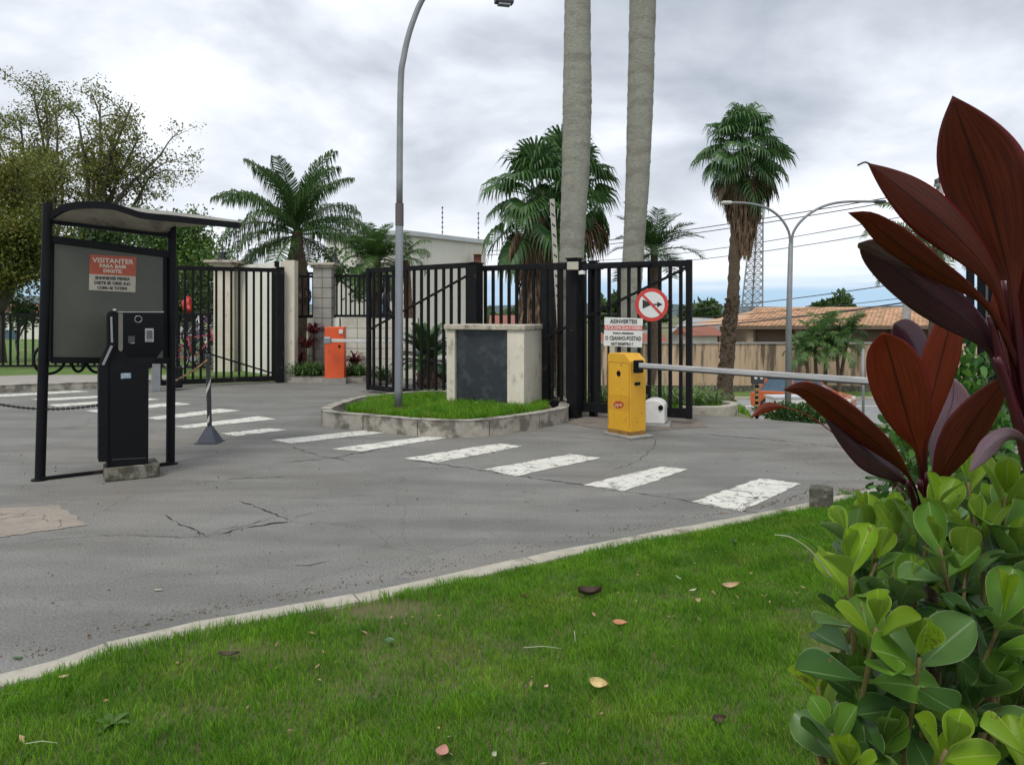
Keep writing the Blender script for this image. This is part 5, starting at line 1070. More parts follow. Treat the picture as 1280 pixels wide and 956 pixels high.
def fan_mesh(pet, rad_, e0, m, seed=0, nseg=30, span=250, droop=.5, sw=1.0, petm=None):
    rnd = random.Random(seed); mb_ = MB(); d = Vector((math.cos(R(e0)), 0, math.sin(R(e0)))); bend = Vector((0, 0, -1))
    P_ = [d * pet * t + bend * pet * .25 * t * t for t in (0, .33, .66, 1)]; mb_.tube(P_, .016, 4); o = P_[-1]; f = (P_[-1] - P_[-2]).normalized(); side = Vector((0, 1, 0)); nr_ = side.cross(f) * -1
    nr_ = f.cross(side) if f.cross(side).z > 0 else side.cross(f)
    for i in range(nseg):
        a = R(span) * ((i + .5) / nseg - .5); w_ = R(span) / nseg * .52 * sw; r1 = rad_ * .55; L2 = rad_ * rnd.uniform(.42, .6)
        def dirn(a_): return f * math.cos(a_) + side * math.sin(a_)
        dv = dirn(a); cup = nr_ * (.22 * abs(math.sin(a)) * rad_); p0, p1 = o + dirn(a - w_) * r1 + cup + nr_ * (.03 * rad_ * (i % 2)), o + dirn(a + w_) * r1 + cup - nr_ * (.03 * rad_ * (i % 2))
        dv2 = (dv * (1 - droop * .5) + bend * droop * rnd.uniform(.5, 1.1)).normalized(); p2, p3 = p0.lerp(p1, .15) + dv2 * L2 * .55, p0.lerp(p1, .85) + dv2 * L2 * .55; dv3 = (dv2 * .5 + bend * (droop + .2)).normalized(); tp = (p2 + p3) / 2 + dv3 * L2 * .75
        mb_.add([o, p0, p1, p2, p3, tp], [(0, 1, 2), (1, 3, 4, 2), (3, 5, 4)])
    return mb_.mesh('frond', m)
GA = 2.399963
def crown(root, c, meshes, n, elevs, scale=1.0, jitter=.15, name='frond', z0=0.0, tilt=(0, 0), smin=.85, label=None):
    """meshes: list with one mesh per elevation step, bottom fronds last"""
    c = Vector(c) - root_loc(root)
    for i in range(n):
        k = min(int(i / n * len(meshes)), len(meshes) - 1); o = link(name, meshes[k], root); o.location = c + Vector((0, 0, -z0 * i / n)); o.rotation_euler = (random.uniform(-jitter, jitter) + tilt[0], random.uniform(-jitter, jitter) + tilt[1], i * GA + random.uniform(-.3, .3)); s_ = scale * random.uniform(smin, 1.1); o.scale = (s_, s_, s_)
        if label: o['label'] = label
def trunk(root, pts, rad, m, n=12, rings=None, name='trunk', ringamp=0.03, steps=60, seed=1, lump=.0):
    C_ = bez(pts, steps); K = len(C_); rr = []
    for i in range(K):
        t = i / (K - 1) * (len(rad) - 1); k = min(int(t), len(rad) - 2); r0 = rad[k] + (rad[k + 1] - rad[k]) * (t - k)
        if rings: r0 *= 1 + ringamp * (1 if (i % rings == 0) else 0)
        rr.append(r0)
    mb_ = MB().tube(C_, rr, n)
    if lump:
        rn = random.Random(seed)
        mb_.v = [tuple(Vector(v) + (Vector(v) - C_[min(i // n, K - 1)]).normalized() * rr[min(i // n, K - 1)] * rn.uniform(-lump, lump)) for i, v in enumerate(mb_.v)]
    return part(name, mb_, m, root, smooth=True)
# ---- royal palms (columns out of frame at the top, crowns above)
royal = [feather_mesh(3.0, e, dr, .55, 60, fr_dk, lw=.05, hang=.45, seed=i) for i, (e, dr) in enumerate(((75, 60), (45, 80), (15, 80), (-15, 60)))]
def royal_palm(base, xs_, radii, ztop, label):
    r = thing('royal_palm', label, 'palm tree', base, group='royal palms behind the gate'); trunk(r, xs_, radii, bark_r, 20, rings=5, ringamp=.016, steps=160, lump=.022, seed=4)
    top_ = Vector(xs_[-1]); mb_ = MB().tube([top_, top_ + Z * .4, top_ + Z * 1.5], [.19, .22, .10], 14); part('crownshaft', mb_, fol_g, r, smooth=True); crown(r, top_ + Z * 1.4, royal, 15, None, 1.0)
royal_palm((.97, 12.6, -.05), [(.95, 12.6, -.1), W(713.5, 430, 12.6), W(715, 310, 12.6), W(720, 200, 12.6), W(721.5, 120, 12.6), W(722, 0, 12.6), (1.12, 12.6, 9.6)], [.25, .215, .200, .228, .238, .212, .18], 10, 'thicker left royal palm trunk rising behind the gate post')
royal_palm((1.95, 13.2, -.1), [(1.9, 13.2, -.2), W(784, 430, 13.2), W(792, 310, 13.2), W(797, 220, 13.2), W(800.5, 120, 13.2), W(803.5, 0, 13.2), (2.34, 13.2, 10.2)], [.22, .185, .178, .205, .222, .225, .18], 10, 'slimmer right royal palm trunk leaning slightly right')
# ---- fan palms
def skirt_mesh(c, r0, r1, zlen, n, seed=0, w_=.03, bulge=1.0):
    rn = random.Random(seed); mb_ = MB()
    for i in range(n):
        a = rn.uniform(0, 6.283); t = rn.random() ** .8; z = -t * zlen; rr = (r0 + (r1 - r0) * t) * rn.uniform(.45, 1.05); l = rn.uniform(.25, .6) * min(1.0, zlen); p = c + Vector((math.cos(a) * rr, math.sin(a) * rr, z)); q = p + Vector((math.cos(a) * .04, math.sin(a) * .04, -l)); s_ = Vector((-math.sin(a + rn.uniform(-.9, .9)), math.cos(a + rn.uniform(-.9, .9)), 0)) * w_ * rn.uniform(.5, 1.5); m_ = p.lerp(q, .5) + Vector((math.cos(a), math.sin(a), 0)) * .04
        mb_.add([p - s_ * .4, p + s_ * .4, m_ + s_, m_ - s_, q], [(0, 1, 2, 3), (3, 2, 4)])
    return mb_
def fan_palm(base, pts, rad, cc, R_, label, n=34, skirt=None, lo=-70, seed=0, m=fr_fan, group='fan palms', droop=.5):
    r = thing('fan_palm', label, 'palm tree', base, group=group); trunk(r, pts, rad, bark_b, 12, rings=2, ringamp=.12, lump=.12, seed=seed)
    els = [80, 60, 42, 24, 8, -10, -28, lo + 20]; ms = [fan_mesh(R_ * .56, R_ * .50, e_, m, seed=seed + i, droop=droop + .03 * i) for i, e_ in enumerate(els)]
    crown(r, cc, ms, n, els, 1.0, .18, z0=R_ * .35)
    dm = [fan_mesh(R_ * .5, R_ * .42, e_, thatch, seed=seed + 20 + i, droop=.95, sw=.8) for i, e_ in enumerate((-45, -70))]
    crown(r, Vector(cc) - Z * R_ * .35, dm, 18, None, 1.0, .15, name='dead_frond', label='dry brown hanging frond')
    if skirt:
        sc_, r0, r1, zl, ns = skirt; part('dead_leaf_skirt', skirt_mesh(Vector(sc_), r0, r1, zl, ns, seed), thatch, r, kind='stuff')
    return r
FP = [(6.14, 22, -1.3), W(906.5, 480, 22), W(911, 420, 22), W(917, 360, 22), W(919, 300, 22), W(925, 250, 22), W(928, 195, 22)]
fan_palm((6.14, 22, -1.1), FP, [.30, .21, .19, .17, .15, .15, .18, .15], W(928, 180, 22), 1.42, 'tall fan palm with brown skirt standing right of the gates', n=40, skirt=(W(929, 222, 22), .62, .16, 1.9, 1300), seed=3)
# rough boots on the lower trunk
def boots(root, pts, z0, z1, rad, n, m=bark_b, seed=0):
    rn = random.Random(seed); C_ = bez(pts, 80); mb_ = MB()
    for i in range(n):
        t = rn.random(); z = z0 + (z1 - z0) * t; c = min(C_, key=lambda p: abs(p.z - z)); a = rn.uniform(0, 6.283); o_ = Vector((math.cos(a), math.sin(a), 0)); s_ = Vector((-o_.y, o_.x, 0)); b = Vector((c.x, c.y, z)) + o_ * rad * .85
        mb_.add([b - s_ * .035, b + s_ * .035, b + o_ * .07 + s_ * .02 + Z * .12, b + o_ * .07 - s_ * .02 + Z * .12, b + s_ * 0 - o_ * .03 + Z * .14], [(0, 1, 2, 3), (1, 4, 2), (0, 3, 4), (3, 2, 4)])
    return part('leaf_bases', mb_, m, root, kind='stuff')
rpalm = [o for o in scene.objects if o.name == 'fan_palm'][0]
boots(rpalm, FP[:5], -.5, 1.9, .19, 300)
fan_palm((.62, 17.0, -.1), [(.5, 17, -.2), W(668, 420, 17), W(668, 330, 17), W(672, 270, 17)], [.30, .27, .26, .2], W(672, 238, 17), 1.42, 'left shaggy fan palm behind the middle gate leaf', n=28, skirt=(W(667, 290, 17), .36, .30, 3.2, 1800), seed=11)
fan_palm((1.15, 18.2, -.1), [(1.0, 18.2, -.2), W(697, 420, 18.2), W(700, 330, 18.2), W(706, 250, 18.2)], [.28, .25, .24, .2], W(712, 222, 18.2), 1.45, 'right fan palm with its crown behind the left royal trunk', n=28, skirt=(W(698, 270, 18.2), .34, .27, 3.6, 1700), seed=23)
# ---- feather palms
def feather_palm(base, pts, rad, cc, Ln, label, n=18, els=((82, 60), (68, 75), (52, 90), (35, 95), (15, 90), (-10, 70)), leafl=.45, m=fr_dk, nl=44, lw=.04, hang=.55, bk=bark_b, boot=None, seed=0, group='feather palms', name='feather_palm', z0=.1, tk=True):
    r = thing(name, label, 'palm tree', base, group=group)
    if tk: trunk(r, pts, rad, bk, 10, rings=3, ringamp=.08, lump=.05, seed=seed, steps=40)
    ms = [feather_mesh(Ln, e_, d_2, leafl, nl, m, lw=lw, hang=hang, seed=seed + i) for i, (e_, d_2) in enumerate(els)]
    crown(r, cc, ms, n, None, 1.0, .12, z0=z0)
    if boot: part('leaf_bases', skirt_mesh(Vector(boot[0]), boot[1], boot[2], boot[3], boot[4], seed, w_=.05), thatch, r, kind='stuff')
    return r
feather_palm((-5.7, 20.3, 0), [(-5.7, 20.3, -.1), W(371, 400, 20.3), W(371, 345, 20.3), W(371, 310, 20.3), W(372, 290, 20.3)], [.20, .26, .30, .17, .13], W(372, 290, 20.3), 2.35, 'big feathery palm beyond the wall left of lamp post', n=26, leafl=.66, nl=80, hang=.8, boot=(W(372, 330, 20.3), .14, .34, .8, 260), seed=5, lw=.032)
r_ = [o for o in scene.objects if o.name == 'feather_palm'][0]; mb = MB().tube([W(371, 326, 20.3), W(372, 288, 20.3)], [.15, .11], 10); part('green_crownshaft', mb, fol_g, r_, smooth=True)
feather_palm((-3.5, 19.4, 0), [(-3.55, 19.4, -.1), W(467, 400, 19.4), W(468, 335, 19.4), W(469, 322, 19.4)], [.13, .13, .16, .14], W(469, 325, 19.4), 1.12, 'bushy pale feather palm in front of the cream building', n=38, els=((85, 50), (70, 70), (58, 90), (45, 110), (28, 115), (-5, 90), (-35, 70)), leafl=.34, m=fr_lt, nl=46, lw=.022, hang=.35, seed=31, boot=(W(469, 334, 19.4), .14, .2, .5, 120))
feather_palm((-2.7, 20, 0), [(-2.7, 20, -.1), W(511, 460, 20), W(510, 380, 20), W(508, 325, 20)], [.12, .11, .11, .09], W(508, 318, 20), .85, 'thin brown-trunked palm right of the lamp post pole', n=9, els=((60, 90), (35, 110), (0, 110)), leafl=.28, m=fr_lt, nl=30, lw=.022, hang=.5, seed=41, bk=mat('red_brown_bark', (.26, .13, .07), (.17, .09, .05), scale=9, rough=1, bump=.5))
feather_palm((3.3, 18.5, -.5), [(3.3, 18.5, -.7), W(818, 420, 18.5), W(818, 330, 18.5), W(818, 312, 18.5)], [.10, .09, .09, .08], W(817, 312, 18.5), 1.25, 'spiky feather palm between right royal trunk and gate end', n=24, els=((75, 50), (58, 60), (40, 70), (20, 70), (-10, 50)), leafl=.40, m=fr_dk, nl=40, lw=.026, hang=.12, seed=51)
feather_palm((16, 29.5, -2.6), [(W(1166, 500, 29).x, 29, -2.6), W(1166, 400, 29), W(1167, 310, 29)], [.16, .14, .12], W(1167, 312, 29), 3.0, 'pale drooping palm behind the large red leaves', n=16, els=((70, 90), (45, 110), (20, 120), (-5, 90)), leafl=.75, m=fr_lt, nl=50, lw=.05, hang=.5, seed=61)
for i, (px, pt, Y, lean, hgt, lb) in enumerate(((1018, 428, 36.2, 4, 0, 'left small palm in the cluster before the street wall'), (1033, 414, 36.5, -2, 0, 'tallest middle small palm before the street wall'), (1060, 420, 36.4, -14, 0, 'right leaning small palm before the street wall'), (1008, 442, 36, 3, 0, 'lowest small palm at the left of the cluster'), (1046, 436, 36.1, 4, 0, 'short small palm half hidden in the cluster'))):
    b = Vector((W(px + lean, 500, Y).x, Y, -2.55)); feather_palm(b, [b, b.lerp(W(px, pt, Y), .5), W(px, pt, Y)], [.10, .08, .07], W(px, pt, Y), 1.35, lb, n=13, els=((80, 80), (60, 110), (35, 130), (5, 110)), leafl=.50, m=fr_lt if i != 2 else fr_dk, nl=26, lw=.05, hang=.45, seed=70 + i * 7, bk=bark_b)
# sago palm behind the left gate leaf
feather_palm((-1.75, 15.9, 0), [(-1.75, 15.9, -.05), (-1.75, 15.9, .3), (-1.75, 15.9, .62)], [.17, .19, .17], (-1.75, 15.9, .62), .78, 'squat sago palm with upright green fronds behind the gate', n=44, els=((80, 45), (66, 55), (52, 70), (36, 70), (10, 60)), leafl=.17, m=fr_fan, nl=48, lw=.026, hang=.1, seed=81, boot=((-1.75, 15.9, .55), .2, .2, .4, 100), name='sago_palm')

# ---- broadleaf trees
def broad_tree(base, stems, spread, zfork, leaf_n, lsz, m, label, cl_r=.7, group='trees on the left', bare=.0, trunk_r=.18, seed=0, name='broadleaf_tree', nsub=5):
    """stems: list of world end points; leaves hang in clusters at the ends of sub branches"""
    rn = random.Random(seed); base = Vector(base); r = thing(name, label, 'tree', base, group=group); mb_ = MB(); ends = []
    fork = base + Z * zfork; mb_.tube([base - Z * .1, base.lerp(fork, .5) + Vector((rn.uniform(-.08, .08), 0, 0)), fork], [trunk_r * 1.25, trunk_r, trunk_r * .9], 8)
    for s_ in stems:
        s_ = Vector(s_); mid = fork.lerp(s_, .5) + Vector((rn.uniform(-.3, .3), rn.uniform(-.3, .3), .25)); C_ = bez([fork, mid, s_], 10); mb_.tube(C_, [trunk_r * .55 * (1 - .8 * k / 10) + .012 for k in range(11)], 6)
        for j in range(nsub):
            k = rn.randint(4, 10); d = Vector((rn.gauss(0, 1), rn.gauss(0, 1), rn.uniform(.1, 1.3))).normalized(); e_ = C_[k] + d * spread * rn.uniform(.5, 1.1); C2_ = bez([C_[k], C_[k].lerp(e_, .5) + Z * .12, e_], 5); mb_.tube(C2_, [.030 * (1 - .7 * q / 5) for q in range(6)], 4); ends.append(e_); ends.append(C2_[3])
            for _ in range(2):
                f_ = e_ + Vector((rn.gauss(0, 1), rn.gauss(0, 1), rn.gauss(.3, .6))).normalized() * spread * .55; mb_.tube([C2_[3], f_], [.014, .006], 3); ends.append(f_)
        ends.append(s_)
    part('branches', mb_, bark_t, r, smooth=True)
    n = leaf_n; E = np.array([tuple(e_) for e_ in ends]); wts = np.random.RandomState(seed).uniform(.25, 1, len(E)); wts /= wts.sum(); rs = np.random.RandomState(seed + 1)
    ci = rs.choice(len(E), n, p=wts); off = rs.normal(0, 1, (n, 3)); off /= np.linalg.norm(off, axis=1)[:, None]; off *= (rs.uniform(0, 1, n) ** .5)[:, None] * cl_r; off[:, 2] *= .8
    P_ = E[ci] + off; d = rs.normal(0, 1, (n, 3)); d[:, 2] -= .3; d /= np.linalg.norm(d, axis=1)[:, None]; q = rs.normal(0, 1, (n, 3)); s_ = np.cross(d, q); s_ /= np.linalg.norm(s_, axis=1)[:, None]; sz = (lsz * rs.uniform(.6, 1.3, n))[:, None]
    V = np.stack([P_, P_ + d * sz * .5 + s_ * sz * .3, P_ + d * sz, P_ + d * sz * .5 - s_ * sz * .3], 1).reshape(-1, 3); o = np.arange(n)[:, None] * 4; me = fast_mesh('crown', V, [o + np.array([[0, 1, 2, 3]])], m)
    part('crown', me, m, r, kind='stuff'); return r
def fanpts(lst, Y, dy=1.2, seed=0):
    rn = random.Random(seed); return [W(x, y, Y + rn.uniform(-dy, dy)) for x, y in lst]
broad_tree((W(112, 400, 27).x, 27, 0), fanpts([(98, 150), (125, 130), (150, 150), (172, 175), (190, 215), (178, 255), (150, 205), (118, 190), (165, 130), (140, 170), (112, 225), (200, 195), (160, 240)], 27, 1.3, 1), 1.1, 3.2, 17000, .092, fol_y, 'tall airy many-stemmed tree behind the notice shelter', cl_r=.42, trunk_r=.16, seed=2, nsub=6)
broad_tree((W(60, 400, 28).x, 28, 0), fanpts([(42, 115), (58, 125), (25, 150), (72, 160), (40, 180), (60, 205), (20, 200), (78, 215), (-5, 170), (50, 240)], 28, 1.2, 2), 1.0, 3.0, 17000, .092, fol_y, 'tall olive-leaved tree left of the airy one', cl_r=.42, trunk_r=.15, seed=5, nsub=6)
broad_tree((W(0, 420, 22).x, 22, 0), fanpts([(-30, 215), (0, 205), (22, 225), (38, 260), (30, 310), (10, 280), (-20, 290), (-40, 250), (20, 350), (-10, 340), (45, 330)], 22, 1.0, 3), .95, 1.5, 32000, .095, mat('foliage_yellow_green', (.17, .185, .025), (.08, .12, .02), scale=.8, rough=.6, island=.4, transl=.35, c3=(.20, .16, .02), s3=1.1, f3=.7), 'dense yellow-green tree at the far left edge', cl_r=.6, trunk_r=.16, seed=8, nsub=6)
broad_tree((W(95, 420, 26).x, 26, 0), fanpts([(80, 300), (110, 290), (150, 300), (180, 310), (130, 330), (95, 340), (170, 345)], 26, 1, 4), 1.0, 1.8, 9000, .13, fol_d, 'dark low tree behind the notice board', cl_r=.7, trunk_r=.12, seed=12)
broad_tree((W(236, 420, 24).x, 24, 0), fanpts([(205, 300), (228, 292), (250, 305), (262, 330), (215, 325), (240, 335), (255, 350), (190, 290)], 24, 1, 5), .75, 1.7, 13000, .11, fol_g, 'bright green tree behind the left gate leaf', cl_r=.55, trunk_r=.10, seed=15)
broad_tree((W(240, 440, 22.5).x, 22.5, 0), fanpts([(220, 360), (245, 355), (268, 365), (232, 385), (258, 390), (210, 395)], 22.5, .6, 6), .6, .5, 9000, .09, fol_d, 'dark shrub behind the bicycles', cl_r=.5, trunk_r=.06, seed=19, name='shrub')
broad_tree((W(20, 430, 23.4).x, 23.4, 0), fanpts([(12, 385), (40, 395), (28, 405)], 23.4, .4, 7), .45, .6, 1500, .10, fol_d, 'small dark bush beyond the left railing', cl_r=.35, trunk_r=.04, seed=23, name='shrub')
broad_tree((W(575, 420, 23).x - 1.6, 22.5, 0), fanpts([(402, 318), (394, 328), (410, 330)], 22.5, .4, 8), .3, 1.0, 1200, .12, fr_lt, 'small green tree top between the pillar and the building', cl_r=.3, trunk_r=.05, seed=24)
# distant tree heads above the horizon
for i, (px, py, Y, s_, lb) in enumerate(((881, 392, 110, 2.1, 'round dark tree on the horizon left of the mast'), (1048, 385, 120, 2.3, 'rounded dark tree on the horizon above the tiled roof'), (1022, 389, 120, 1.1, 'tiny dark treetop beside the rounded horizon tree'), (790, 388, 80, 2.3, 'distant green tree seen through the gate behind the round sign'), (768, 394, 78, 1.9, 'distant green tree seen left of the round sign'), (625, 412, 70, 2.2, 'distant green tree seen through the middle gate leaf'))):
    c = W(px, py, Y); rn = np.random.RandomState(i); r = thing('distant_tree', lb, 'tree', (c.x, Y, -2.6), group='trees on the horizon'); part('trunk', MB().tube([(c.x, Y, -2.6), c], [.3, .2], 6), bark_t, r)
    n = 2600; o_ = rn.normal(0, 1, (n, 3)); o_ /= np.linalg.norm(o_, axis=1)[:, None]; o_ *= (rn.uniform(0, 1, n) ** .35)[:, None] * np.array([s_ * 1.35, s_, s_ * .75]) * (1 + .3 * np.sin(o_[:, :1] * 5 + i)); P_ = o_ + np.array(tuple(c)); d = rn.normal(0, .28, (n, 3)); q = rn.normal(0, .28, (n, 3)); V = np.stack([P_, P_ + d, P_ + d + q, P_ + q], 1).reshape(-1, 3); oo = np.arange(n)[:, None] * 4
    part('crown', fast_mesh('crown', V, [oo + np.array([[0, 1, 2, 3]])], fol_d), fol_d, r, kind='stuff')
# ---- strappy and bushy plants
def tuft(base, n, ln, wd, m, label, cat='plant', name='strappy_plant', spread=.8, group=None, seed=0, up=1.0):
    rn = random.Random(seed); base = Vector(base); r = thing(name, label, cat, base, group=group); mb_ = MB()
    for i in range(n):
        a = rn.uniform(0, 6.283); sp_ = rn.uniform(.05, spread); d = Vector((math.cos(a) * sp_, math.sin(a) * sp_, up)).normalized(); l = ln * rn.uniform(.6, 1.1); s_ = Vector((-math.sin(a), math.cos(a), 0)) * wd; p0 = base + Vector((math.cos(a), math.sin(a), 0)) * rn.uniform(0, .08); p1 = p0 + d * l * .5; p2 = p1 + (d + Vector((math.cos(a) * .4, math.sin(a) * .4, -.5))).normalized() * l * .3; p3 = p2 + (d + Vector((math.cos(a) * .8, math.sin(a) * .8, -1.6))).normalized() * l * .3
        mb_.add([p0 - s_ * .4, p0 + s_ * .4, p1 + s_, p1 - s_, p2 + s_ * .7, p2 - s_ * .7, p3], [(0, 1, 2, 3), (3, 2, 4, 5), (5, 4, 6)])
    part('leaves', mb_, m, r, kind='stuff'); return r
lily = mat('strappy_leaf', (.16, .24, .06), (.09, .17, .04), scale=2, rough=.5, island=.35, transl=.3, c3=(.35, .36, .18), s3=3, f3=.5)
tl_ = ['behind the bars below the left edge of the warning board', 'behind the bars left of the yellow cabinet, farther back', 'directly behind the yellow cabinet', 'behind the bars just right of the yellow cabinet', 'behind the bars above the white gate motor', 'against the gate end, seen right of its last stile', 'in front of the fan palm trunk, left of it', 'on the bank left of the fan palm', 'nearest the corner kerb below the fan palm', 'far behind the gate near its right end', 'highest on the bank left of the fan palm', 'far back between the gate bars left of the slim royal palm', 'far back between the bars under the round sign']
k_ = 0
for (px, Y, ln) in ((752, 13.6, .55), (766, 14.2, .6), (790, 13.2, .5), (812, 14.0, .6), (832, 13.4, .55), (852, 13.9, .62), (866, 13.3, .6), (880, 14.1, .62), (893, 13.5, .5), (842, 14.8, .6), (870, 15.2, .6), (778, 15.0, .65), (820, 15.3, .65)):
    x = W(px, 0, Y).x; tuft((x, Y, terrain_h(x, Y) - .03), 80, ln * 1.1, .012, lily, 'light green strappy tuft ' + tl_[k_], seed=k_, group='strappy tufts ' + ('behind the gate' if px < 845 else 'right of the gate')); k_ += 1
cbase = []
for i, (px, Y, h_, lb) in enumerate(((383, 17.55, .62, 'dark red cordyline clump left of the orange cabinet'), (392, 17.8, .95, 'taller dark red cordyline against the grey pillar'), (374, 17.7, .3, 'low dark red cordyline beside the white pillar'), (443, 17.6, .25, 'small red cordyline right of the orange cabinet'))):
    x = W(px, 0, Y).x
    for z_ in (h_, h_ * .7):
        pass
    r = tuft((x, Y, .12 + h_), 60, .42, .022, red_l, lb, name='red_cordyline', seed=40 + i, spread=1.6, up=.9); part('stem', MB().tube([(x, Y, .1), (x, Y, .16 + h_)], .025, 6), bark_b, r)
for i, (px, Y, ln, m, lb) in enumerate(((366, 17.3, .50, fr_lt, 'green strappy bush at the left end of the bed'), (380, 17.25, .55, fr_lt, 'green strappy bush below the red cordyline'), (395, 17.3, .5, fr_dk, 'green strappy bush beside the orange cabinet'), (438, 17.3, .45, fr_dk, 'green strappy bush right of the orange cabinet'), (450, 17.35, .5, fr_lt, 'green strappy bush near the gate leaf end'), (478, 16.6, .45, fr_dk, 'green strappy bush behind the left part of the gate leaf'), (556, 16.2, .45, fr_dk, 'green strappy bush beside the sago palm'))):
    x = W(px, 0, Y).x; tuft((x, Y, .08), 130, ln, .014, m, lb, seed=60 + i, spread=1.3, name='strappy_bush')
def leaf_shrub(c, rad_, n, lsz, m, label, name='shrub', seed=0, base=None, stems=10):
    rn = np.random.RandomState(seed); c = Vector(c); r = thing(name, label, 'shrub', base or (c.x, c.y, 0)); o_ = rn.normal(0, 1, (n, 3)); o_ /= np.linalg.norm(o_, axis=1)[:, None]; dirs = o_.copy(); o_ *= (rn.uniform(0, 1, n) ** .4)[:, None] * np.array(rad_) * (1 + .18 * np.sin(dirs[:, :1] * 7 + dirs[:, 2:] * 5)); P_ = o_ + np.array(tuple(c)); d = dirs * .6 + rn.normal(0, .5, (n, 3)); d[:, 2] += .3; d /= np.linalg.norm(d, axis=1)[:, None]; s_ = np.cross(d, rn.normal(0, 1, (n, 3))); s_ /= np.linalg.norm(s_, axis=1)[:, None]; sz = (lsz * rn.uniform(.6, 1.2, n))[:, None]
    V = np.stack([P_, P_ + d * sz * .45 + s_ * sz * .22, P_ + d * sz * .85 + s_ * sz * .24, P_ + d * sz, P_ + d * sz * .85 - s_ * sz * .24, P_ + d * sz * .45 - s_ * sz * .22], 1).reshape(-1, 3); oo = np.arange(n)[:, None] * 6
    part('leaves', fast_mesh('leaves', V, [oo + np.array([[0, 1, 2, 3, 4, 5]])], m), m, r, kind='stuff'); mb_ = MB(); b = root_loc(r)
    for i in range(stems):
        e_ = c + Vector(tuple(o_[i] * .8)); mb_.tube([b, b.lerp(e_, .5), e_], [.014, .010, .005], 5)
    part('stems', mb_, bark_b, r); return r
clus = mat('clusia_far', (.085, .20, .03), (.04, .12, .025), scale=6, rough=.35, island=.4, transl=.25)
leaf_shrub(W(1212, 500, 4.4) , (.26, .3, .34), 900, .075, clus, 'glossy green shrub behind the red leaves on the right', seed=3, base=(W(1212, 0, 4.4).x, 4.4, 0))
leaf_shrub(W(1210, 565, 4.1), (.36, .3, .42), 1100, .075, clus, 'glossy green shrub low behind the lower red leaves', seed=4, base=(W(1210, 0, 4.1).x, 4.1, 0))
leaf_shrub(W(1128, 575, 3.6), (.13, .2, .30), 420, .065, clus, 'small glossy shrub beside the pavement behind red leaves', seed=5, base=(W(1135, 0, 3.6).x, 3.6, 0))
hb = W(985, 524, 12.0); leaf_shrub((hb.x, 11.6, .02), (.60, .35, .17), 2600, .06, mat('hedge_leaf', (.05, .12, .02), (.03, .07, .015), scale=5, rough=.5, island=.4, transl=.25), 'low clipped green hedge at the edge of the drive', name='hedge', seed=6, base=(hb.x, 11.6, 0))
# kerb by the fan palm
kc = thing('corner_kerb', None, None, (0, 0, 0), kind='structure'); kerb('k', [Vector((2.62, 11.95, 0)), Vector((3.0, 11.9, 0)), Vector((3.3, 11.98, 0)), Vector((3.5, 12.3, 0)), Vector((3.55, 13.0, -.05))], .12, .12, kerbl_m, kc, .8, n=40)
grass('palm_grass', [(2.6, 12.1), (3.4, 12.15), (3.5, 13), (4.4, 14), (4.4, 17), (1.5, 17), (1.3, 13)], 500, lambda x, y: terrain_h(x, y) - .04, .10, .22, .014, blade_m, 'coarse grass on the slope under the right fan palm')
# ---- stone pillar and gate bars on the far right
rp_ = thing('block_pillar', 'grey block pillar behind the big red leaves at right edge', 'pillar', (4.62, 6.9, 0)); mb = MB(); mb.box((4.62, 6.9, .98), (.56, .40, 1.96)); part('core', mb, mortar, rp_)
me_p = MB().box((0, 0, 0), (.275, .03, .19)).mesh('block', stone)
for j in range(10):
    for i in (-1, 1): o = link('block', me_p, rp_); o.location = (i * .141, -.208 + random.uniform(-.002, .002), .10 + j * .196)
mb = MB(); mb.box((4.62, 6.9, 1.99), (.68, .52, .06)); part('cap', mb, capst, rp_, bevel=.01)
fence_panel((4.02, 6.82), (4.34, 6.86), .05, 2.25, 3, 'black barred gate end beside the grey pillar at right', bw=.06, name='gate_end')
